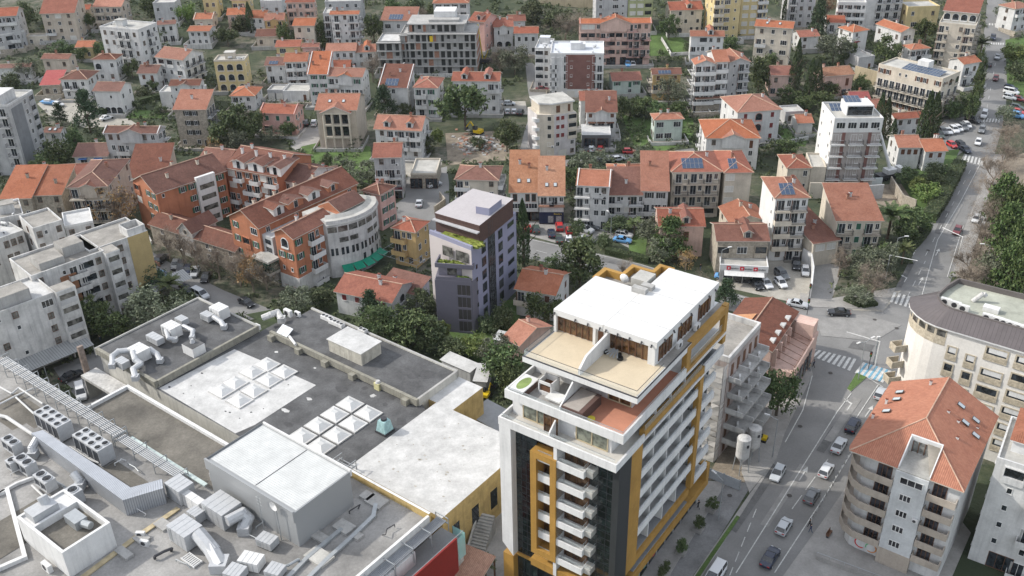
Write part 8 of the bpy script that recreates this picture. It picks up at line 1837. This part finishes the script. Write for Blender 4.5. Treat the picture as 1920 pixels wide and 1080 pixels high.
CARS = {'cars driving on the street beside the tower': '''1470,987,20,-33,hatch,silver,silver hatchback with its tail towards the photo, second from the bottom of the street
1444,1045,20,-33,sedan,blue,dark blue car nearest the lower edge of the street
1522,930,20,-33,hatch,grey,dark grey hatchback in the sunlit band of the street
1549,882,20,-33,hatch,white,white hatchback with dark windows in the middle of the queue
1573,835,20,-33,sedan,silver,silver saloon behind the dark blue one in the queue
1599,798,20,-33,suv,blue,dark blue car with glossy roof near the head of the queue
1651,738,20,-33,hatch,silver,silver car half hidden by the red tiled roof
1458,888,-16,28,hatch,silver,silver hatchback coming down the left lane
1340,1080,-20,30,van,white,white van cut by the lower edge
1573,586,-30,-2,sedan,black,black saloon crossing the junction
1496,570,30,6,sedan,silver,pale silver saloon waiting beside the red tiled roof
1795,433,-14,28,hatch,maroon,dark red car alone on the boulevard''',
'cars along the upper boulevard': '''1862,71,-2,12,suv,blue,blue car between the two upper crossings
1870,107,-3,12,sedan,silver,silver car below the second upper crossing
1855,121,3,-12,sedan,black,black car at the left kerb of the upper boulevard
1867,147,-3,12,hatch,maroon,maroon car on the upper boulevard
1845,216,-4,12,van,white,white van on the crossing beside the car park
1841,244,-4,12,suv,grey,grey car below the crossing beside the car park
1834,267,-4,12,hatch,white,white car leaving the car park bend
1895,166,12,3,suv,blue,dark blue car at the top of the right hand bays
1896,173,12,3,van,white,white van second in the right hand bays
1894,183,12,3,suv,silver,silver car third in the right hand bays
1912,186,12,3,hatch,maroon,maroon car at the right edge bays
1907,202,12,3,suv,green,dark green car behind the bare tree
1910,210,12,3,hatch,red,red car behind the bare tree
1905,217,12,3,van,sky,blue van behind the bare tree
1830,411,-12,24,hatch,white,white car parked under the bare verge trees
1850,416,-12,24,hatch,silver,silver car parked under the bare verge trees''',
'cars in the hotel car park': '''1762,254,12,10,hatch,green,greenish car at the left end of the hotel rank
1768,247,12,10,suv,grey,dark grey car second in the hotel rank
1777,246,12,10,sedan,silver,silver car third in the hotel rank
1789,244,12,10,suv,white,white car fourth in the hotel rank
1797,241,12,10,hatch,white,white hatchback fifth in the hotel rank
1806,239,12,10,suv,grey,grey car sixth in the hotel rank
1813,235,12,10,hatch,white,white car seventh in the hotel rank
1824,226,12,4,van,black,black van at the right end of the hotel rank
1785,272,12,8,hatch,red,red car below the hotel rank
1802,273,12,8,suv,black,black car right of the red one below the hotel
1810,281,12,8,sedan,blue,dark blue car at the tip of the hotel car park''',
'cars in the roadside parking lot': '''990,428,-2,-12,hatch,red,red car at the left end of the lot beside the cypress
1005,430,-2,-12,suv,green,dark green car second in the back rank of the lot
1034,437,-2,-12,sedan,blue,dark blue car in the middle of the lot
1049,425,-2,-12,suv,red,bright red car below the navy shop front
1048,447,-2,-12,sedan,green,blackish green saloon in the front rank of the lot
1067,432,-2,-12,hatch,red,small red car before the hotel wing hedge
1066,448,-2,-12,hatch,white,white hatchback in the front rank of the lot
1098,431,14,4,suv,silver,silver white car behind the saloon at the lot entrance
1111,424,14,4,suv,grey,dark grey car farthest right in the lot
1096,449,14,4,sedan,silver,shiny silver saloon nearest the road in the lot
1170,434,14,2,suv,black,black car behind the white one beside the lawn
1170,441,14,2,suv,white,white car with roof box beside the lawn
1167,450,14,2,sedan,sky,pale blue saloon beside the lawn''',
'cars outside the white showroom': '''1359,519,14,2,sedan,sky,bright blue car under the showroom awning
1418,533,12,12,sedan,black,black saloon before the showroom entrance
1436,531,12,12,sedan,white,white saloon beside the black one before the showroom
1464,531,12,12,hatch,white,white hatchback with open red lamp before the white wall
1466,515,12,10,suv,grey,dark grey car in the walled yard
1493,497,1,14,suv,black,black off roader at the back of the walled yard
1510,509,1,14,hatch,white,white car against the curved white wall''',
'cars around the square': '''791,345,12,-2,hatch,grey,dark car outside the ochre stone shop
814,346,14,-4,suv,silver,silver off roader outside the ochre stone shop
747,361,2,10,hatch,blue,navy car at the foot of the grey balcony house
786,381,2,-12,sedan,silver,silver car in the middle of the square''',
'cars parked on the back street': '''304,485,10,-8,suv,black,black off roader first on the back street
329,497,-5,12,hatch,grey,blue grey car second on the back street
340,501,-5,12,suv,black,black car third on the back street
352,507,-5,12,hatch,blue,dark blue car fourth on the back street
366,511,-6,12,hatch,silver,silver car fifth on the back street
386,520,-6,12,sedan,black,black saloon last in the back street rank
305,517,10,4,hatch,sky,bright blue car under the palm on the back street
350,543,12,6,hatch,blue,blue car beyond the rear roof edge
376,553,12,6,van,silver,pale silver people carrier beyond the rear roof edge
462,567,12,7,sedan,black,black saloon at the corner by the pale ducts
135,705,14,-6,sedan,black,long black car in the shaded yard
152,737,3,14,van,white,white van behind the sign mast in the yard''',
'cars among the hillside houses': '''574,231,2,-10,suv,black,black car in the villa forecourt
589,231,2,-10,suv,white,white car in the villa forecourt
110,196,12,2,hatch,white,white car beside the boat on the apron
200,221,12,-4,sedan,white,white car beside the apron hedge
85,80,12,-2,hatch,white,white car before the white garage block
366,262,10,2,hatch,maroon,maroon car at the stone house door
952,209,1,-10,hatch,silver,silver car left in the lane parking strip
964,209,1,-10,hatch,white,white car in the middle of the lane parking strip
976,211,4,-9,suv,black,black car right in the lane parking strip
955,194,10,0,hatch,silver,silver car behind the lane parking strip
971,290,2,-12,hatch,red,small red car driving down the lane
1017,167,12,0,sedan,maroon,dark car under the brown clad block
1100,280,2,-10,hatch,black,dark car beside the green glass restaurant
1109,279,2,-10,hatch,white,white car before the green glass restaurant
1126,279,4,-9,hatch,red,red car before the green glass restaurant
1180,284,10,0,hatch,red,red car under the carport beside the restaurant
1177,121,2,10,suv,sky,blue car outside the large pink block
1187,121,2,10,hatch,white,white car outside the large pink block
1077,309,12,0,hatch,black,black car beside the olive on the side lane
1132,303,14,-2,suv,black,large black car on the side lane
1160,298,14,-2,hatch,silver,silver car on the side lane'''}
for g,s_ in CARS.items():
 for l in s_.split('\n'):
  f = l.split(',',6); car(float(f[0]),float(f[1]),float(f[2]),float(f[3]),f[4],f[5],f[6],g)
# boat, digger, crane lorry, silos
p = at(92,192,.8); q = empty('boat',(p.x,p.y,gz(p.y)),R(-15),'blue and white motor boat laid up on the pale apron','boat'); b = MB(); hl = [(-3,.9),(0,1.1),(2,.8),(3.2,0),(2,-.8),(0,-1.1),(-3,-.9)]; b.add([(x,y,1.2) for x,y in hl]+[(x*.8,y*.5,.3) for x,y in hl],[tuple(range(7))]+[(i,(i+1) % 7,7+(i+1) % 7,7+i) for i in range(7)]); b.build('hull',PAINT['sky'],q); b = MB(); b.box(-1.5,.6,-.6,.6,1.2,1.9); b.build('cabin',bright,q)
yl = mat('machine_yellow',(.6,.42,.02),rough=.4,var=.1)
def digger(x,y,rz,label,s=1):
 p = at(x,y,1.2); q = empty('excavator',(p.x,p.y,gz(p.y)),rz,label,'excavator');
 for a in (-1,1): b = MB(); b.box(-1.7*s,1.7*s,a*1.0*s-.3,a*1.0*s+.3,.0,.8*s); b.build('track',black,q)
 b = MB(); b.box(-1.6*s,.9*s,-1.1*s,1.1*s,.9*s,1.9*s); b.build('body',yl,q); b = MB(); b.box(-.3*s,1.1*s,.1,1.1*s,1.9*s,2.9*s); b.build('cab',[pane],q); b = MB(); b.tube((.8*s,-.3,1.6*s),(2.6*s,-.3,3.8*s),.22*s,0,6); b.tube((2.6*s,-.3,3.8*s),(4.2*s,-.3,1.8*s),.18*s,0,6); b.build('boom',yl,q); b = MB(); b.prism([(3.9*s,-.9),(4.7*s,-.9),(4.7*s,.3),(3.9*s,.3)],1.0*s,1.8*s); b.build('bucket',darkmetal,q)
digger(895,246,2.6,'yellow excavator on the rubble heap'); digger(911,735,1.2,'small orange yellow digger behind the tower beside the pale container',.6); digger(1430,815,2.6,'small yellow digger behind the white silos',.5)
p = at(1668,325,1.5); q = empty('crane_lorry',(p.x,p.y,gz(p.y)),R(20),'white mobile crane with a raised boom below the modern white block','crane'); b = MB(); b.box(-4,4,-1.3,1.3,.9,1.7); b.build('chassis',darkmetal,q); b = MB(); b.box(-1.6,1.4,-1.2,1.2,1.7,3); b.build('crane_house',bright,q); b = MB(); b.tube((0,0,2.6),(-3.4,6.4,18),.45,0,8,.25); b.build('boom',bright,q); b = MB(); b.box(2.4,4,-1.25,1.25,1.7,3); b.build('cab',bright,q)
for x in (-3,-1.8,1.8,3):
 for y in (-1.2,1.2): b = MB(); b.tube((x,y-.15,.5),(x,y+.15,.5),.5,0,12); b.build('wheel',tyre,q)
for x,y,l in ((1388,872,'front one of two white silos on steel legs'),(1408,852,'rear one of two white silos on steel legs')):
 p = at(x,y+12,0); q = empty('silo',(p.x,p.y,.1),.4,l,'silo','white silos beside the tower'); b = MB(); b.tube((0,0,3.3),(0,0,6.9),1.1,0,20); b.tube((0,0,2.0),(0,0,3.3),.3,0,20,1.1); b.tube((0,0,6.9),(0,0,7.2),1.1,0,20,.5)
 for k in range(6): b.tube((0,0,3.6+k*.6),(0,0,3.68+k*.6),1.13,0,20)
 b.build('tank',offwhite,q)
 for k in range(4): a = R(45+90*k); b = MB(); b.tube((1.3*math.cos(a),1.3*math.sin(a),0),(1.0*math.cos(a),1.0*math.sin(a),3.5),.09,0,6); b.build('leg',metal,q)
 b = MB(); b.box(-.2,.2,-1.18,-1.05,5.6,6.1); b.build('hatch',darkmetal,q)
p = at(1340,892,1); q = empty('site_fence',(p.x,p.y,.1),R(-36),'grey hoarding panels closing the building site','fence'); b = MB()
b.box(-4,4.5,-.05,.05,0,2.0); b.build('panel',mat('hoarding',(.36,.38,.4)),q)
for x in (-4,-1.2,1.6,4.4): b = MB(); b.box(x-.06,x+.06,-.1,.1,0,2.2); b.build('post',metal,q)
# street lamps, signals, gantries
def lamp(x,y,h,label,arms=1,rz=0,cat='street lamp'):
 p = at(x,y); q = empty('street_lamp',(p.x,p.y,gz(p.y)),rz,label,cat,'street lamps'); b = MB(); b.tube((0,0,0),(0,0,h),.1,0,8,.06); b.build('pole',metal,q)
 for a in range(arms): s = 1-2*a; b = MB(); b.tube((0,0,h-.1),(s*1.6,0,h+.35),.05,0,6); b.build('arm',metal,q); b = MB(); b.box(min(s*1.4,s*2.3),max(s*1.4,s*2.3),-.16,.16,h+.3,h+.44); b.build('lamp_head',bright,q)
for a in ((1609,712,8.5,'double armed lamp on the traffic island',2,.5),(1347,1035-60,8,'dark tall lamp between service lane and street',1,2.2),(1348,528,8,'pale lamp in front of the showroom',1,.3),(1448,858,8,'thin lamp at the site corner of the pavement',1,2.6),(1672,505,8,'lamp left of the boulevard by the olives',1,0),(1842,520,8,'lamp on the verge beside the lowest bare tree',1,3.1),(1890,225,7,'curved lamp at the upper car park',1,3),(1025,345,7,'lamp beside the cream pentagon block',1,1),(754,160,7,'lamp at the foot of the concrete shell',1,1),(1145,445,6,'short lamp beside the pale blue saloon',1,2)): lamp(*a)
q = at(1637,683); g = empty('camera_pole',(q.x,q.y,.15),0,'thick pale camera pole on the crossing island','pole'); b = MB(); b.tube((0,0,0),(0,0,6),.14,0,8); b.build('pole',metal,g); b = MB(); b.box(-.3,.3,-.15,.15,5.8,6.2); b.build('camera',bright,g)
def signal(x,y,label,h=3.0):
 p = at(x,y); g = empty('traffic_light',(p.x,p.y,gz(p.y)),-.6,label,'traffic light','traffic lights at the junction'); b = MB(); b.tube((0,0,0),(0,0,h),.07,0,8); b.build('pole',darkmetal,g); b = MB(); b.box(-.2,.2,-.18,.18,h-.1,h+.95); b.build('signal_head',black,g)
 for k,c in enumerate(((.3,.03,.02),(.3,.2,.02),(.02,.25,.08))): b = MB(); b.tube((0,-.19,h+.73-.3*k),(0,-.22,h+.73-.3*k),.11,0,10); b.build('lens',mat(f'signal_lens_{k}',c),g)
signal(1628,692,'black traffic light on the crossing island'); signal(1516,562,'traffic light beside the junction bed'); signal(1513,590,'traffic light at the corner of the pale saloon')
for a,b_,l,n in (((1660,523),(1713,536),'white sign gantry across the left lanes of the boulevard',1),((1795,488),(1755,470),'white sign gantry reaching in from the verge',1),((1640,690),(1575,672),'thin lamp bracket lying over the zebra crossing',0)):
 P,Q = at(*a),at(*b_); P.z = gz(P.y); d = Q-P; d.z = 0; g = empty('gantry',P,math.atan2(d.y,d.x),l,'gantry'); m_ = MB(); m_.tube((0,0,0),(0,0,6),.12,0,8); m_.build('post',bright,g); m_ = MB(); m_.tube((0,0,6),(d.length*.95,0,6.2),.08,0,6); m_.build('beam',bright,g)
# kerb posts and benches along the apartment house
for i in range(16):
 t = i/15; p = at(1606+(1520-1606)*t,832+(980-832)*t); g = MB().tube((0,0,0),(0,0,.8),.09,0,8,.07).build('bollard',bright if i % 2 else concrete,None,(p.x,p.y,.13)); tag(g,'short pale bollard in the kerb row beside the apartment house','bollard','bollards along the apartment house kerb')
def bench(x,y,rz,l): p = at(x,y); g = empty('bench',(p.x,p.y,.13),rz,l,'bench'); b = MB(); b.box(-.8,.8,-.22,.22,.4,.46); b.build('seat',framebr,g); b = MB(); b.box(-.8,.8,.2,.26,.5,.95); b.build('backrest',framebr,g); [MB().box(a-.04,a+.04,-.2,.2,0,.4).build('leg',darkmetal,g) for a in (-.7,.7)]
bench(1554,1005,.9,'dark bench on the plaza beside the apartment house'); bench(1685,1062,-.5,'bench in front of the apartment house wall')
p = at(1530,1048); g = empty('low_wall',(p.x,p.y,.13),R(-32),'low pale wall with a thin railing at the lower edge of the plaza','wall'); b = MB(); b.box(0,16,-.2,.2,0,.7); b.build('wall',paving,g); b = MB(); b.tube((0,0,1.2),(16,0,1.2),.04); [b.tube((k,0,.7),(k,0,1.2),.03) for k in range(0,17,2)]; b.build('railing',metal,g)
# retaining walls and fences
def wall_line(pts,h,label,m=None,name='garden_wall',th=.3):
 P = [at(x,y) for x,y in pts]; o0 = Vector((P[0].x,P[0].y,gz(P[0].y))); b = MB()
 for i,(p,q) in enumerate(zip(P,P[1:])): p,q = p-o0,q-o0; d = (q-p).normalized(); n = Vector((-d.y,d.x,0))*th/2; b.prism([tuple((p-n)[:2]),tuple((q-n)[:2]),tuple((q+n)[:2]),tuple((p+n)[:2])],-1+min(p.z,q.z),[p.z+h,q.z+h,q.z+h,p.z+h])
 o = b.build(name,m or offwhite,None,o0); tag(o,label,'wall')
wall_line([(1503,490),(1518,500),(1522,525),(1518,560)],3.4,'tall curved white wall beside the walled yard',bright); wall_line([(1240,75),(1258,105),(1310,102)],1.2,'white garden wall round the lawn of the arched white house'); wall_line([(1515,372),(1605,372)],4.5,'plain cream retaining wall under the modern white block',cream); wall_line([(1615,375),(1653,372)],4,'grey retaining wall with a drawn mural',greyw); wall_line([(1545,352),(1652,350)],2.6,'row of pale glass fence panels under the modern white block',mat('frosted_panel',(.5,.55,.55))); wall_line([(1600,150),(1645,162)],5,'sandy retaining wall left of the hotel',mat('sandy_wall',(.45,.38,.26),streak=.3)); wall_line([(1010,8),(1115,16)],4,'long sandy retaining wall at the top edge beside the grey green block',MATS['sandy_wall']); wall_line([(1432,262),(1475,270),(1515,262)],1.2,'white picket fence on the lawn below the pink villa'); wall_line([(262,462),(258,478),(300,500)],1.1,'low brick edge round the parking of the stone house',brickw); wall_line([(240,458),(280,447),(285,458)],.9,'white rimmed wall round the small lawn'); wall_line([(1668,350),(1690,385),(1715,395)],3,'broken stone edge of the construction pit',stone); wall_line([(825,372),(835,385),(815,400)],2,'rough stone wall at the edge of the square',stone)
# rubble heap
rr = random.Random(9); b = MB()
for _ in range(420):
 x,y = rr.gauss(0,1),rr.gauss(0,1); p = at(895+x*20,272+y*9); h = max(0,2.2-.9*(x*x+y*y)); s = rr.uniform(.15,.75); b.box(-s,s,-s*.7,s*.7,-s*.4,s*.4,rr.choice((0,0,1,2)),Matrix.Translation((p.x,p.y,gz(p.y)+h*rr.random())) @ Matrix.Rotation(rr.uniform(0,6),4,'Z') @ Matrix.Rotation(rr.uniform(-.6,.6),4,'X'))
tag(b.build('rubble',[concrete,MATS['bare_earth'],brickw]),'heap of broken concrete and brick rubble on the cleared lot','rubble',kind='stuff')
# pergola of wires beside the yellow house, people
p = at(765,492); g = empty('wire_pergola',(p.x,p.y,0),R(-35),'bare wire pergola between the yellow house and the old tiled house','pergola')
for i in range(7): b = MB(); b.tube((-6+i*2,-4,2.6),(-6+i*2,4,2.6),.05); b.build('beam',metal,g)
for i in range(5): b = MB(); b.tube((-6,-4+i*2,2.65),(6,-4+i*2,2.65),.04); b.build('wire',metal,g)
for a in (-6,6):
 for c in (-4,4): b = MB(); b.tube((a,c,0),(a,c,2.6),.06); b.build('post',metal,g)
skin = mat('skin',(.4,.24,.17),var=.05)
def person(x,y,rz,label,top,legs):
 p = at(x,y); m_ = bpy.data.meshes.new('person')
 J = [(0,0,.95),(0,0,1.2),(0,.01,1.45),(0,.02,1.55),(0,.05,1.68),(.1,0,.9),(.1,.16,.5),(.1,.2,.08),(.1,.32,.04),(-.1,0,.9),(-.1,-.08,.5),(-.1,-.3,.12),(-.1,-.2,.05),(.2,0,1.42),(.25,-.08,1.15),(.24,.06,.93),(.24,.1,.85),(-.2,0,1.42),(-.25,.1,1.15),(-.24,.2,.95),(-.24,.24,.87)]
 E_ = [(0,1),(1,2),(2,3),(3,4),(0,5),(5,6),(6,7),(7,8),(0,9),(9,10),(10,11),(11,12),(2,13),(13,14),(14,15),(15,16),(2,17),(17,18),(18,19),(19,20)]
 r_ = [.13,.13,.14,.055,.1,.09,.065,.045,.04,.09,.065,.045,.04,.065,.05,.035,.035,.065,.05,.035,.035]
 m_.from_pydata(J,E_,[]); o = bpy.data.objects.new('person',m_); COL.objects.link(o); md = o.modifiers.new('skin','SKIN'); sv = m_.skin_vertices[0].data
 for i,v in enumerate(sv): v.radius = (r_[i],r_[i]*(.8 if i in (0,1,2) else 1)); v.use_root = i == 0
 o.modifiers.new('sub','SUBSURF').levels = 1; dg = bpy.context.evaluated_depsgraph_get(); me = bpy.data.meshes.new_from_object(o.evaluated_get(dg)); bpy.data.objects.remove(o)
 me.materials.clear(); [me.materials.append(x_) for x_ in (top,legs,skin)]
 for f in me.polygons: z = f.center.z; f.material_index = 2 if (z > 1.5 or (z < .92 and abs(f.center.x) > .2)) else (1 if z < .97 else 0)
 o = inst(me,'person',None,(p.x,p.y,gz(p.y)+.13),rz); tag(o,label,'person'); hb = MB(); n = 10
 for k in range(4): zz = 1.66+.06*k; hb.tube((0,.03-.01*k,zz),(0,.03-.01*k,zz+.06),.115*math.cos(k*.32),0,n,.115*math.cos((k+1)*.36))
 hb.build('hair',black,o)
jk = [mat('black_jacket',(.015,.015,.018)),mat('navy_jacket',(.02,.03,.07)),mat('red_jacket',(.35,.04,.05)),mat('jeans',(.05,.07,.12)),mat('beige_coat',(.35,.29,.2))]
for a in ((1309,955,.9,'person in dark clothes walking on the tower pavement',0,0),(1516,670,2,'person in a black jacket at the left end of the zebra crossing',0,3),(1523,673,2.2,'person in a red jacket stepping onto the zebra crossing',2,3),(1525,690,1,'person in navy walking by the kerb near the zebra crossing',1,0),(1517,696,4,'person in a beige coat behind the one by the kerb',4,3),(1517,990,1.5,'person in black beside the kerb of the plaza',0,0),(1519,1000,1.6,'second person in navy behind the one on the plaza kerb',1,3),(1313,508,.4,'person in dark clothes beside the blue bins',0,3),(189,640,1,'person in a beige coat in the shaded yard',4,3),(823,350,2,'person in black outside the ochre stone shop',0,3)): person(a[0],a[1],a[2],a[3],jk[a[4]],jk[a[5]])

# thin air between camera and hillside
hz,hnt,hb = _new('haze_air'); hnt.nodes.remove(hb); hv = hnt.nodes.new('ShaderNodeVolumePrincipled'); hv.inputs['Color'].default_value = (.82,.87,.93,1); hv.inputs['Density'].default_value = .00004; hnt.links.new(hv.outputs[0],hnt.nodes['Material Output'].inputs['Volume'])
b = MB(); b.box(-950,950,-30,1450,-8,420); tag(b.build('haze',hz),kind='stuff')
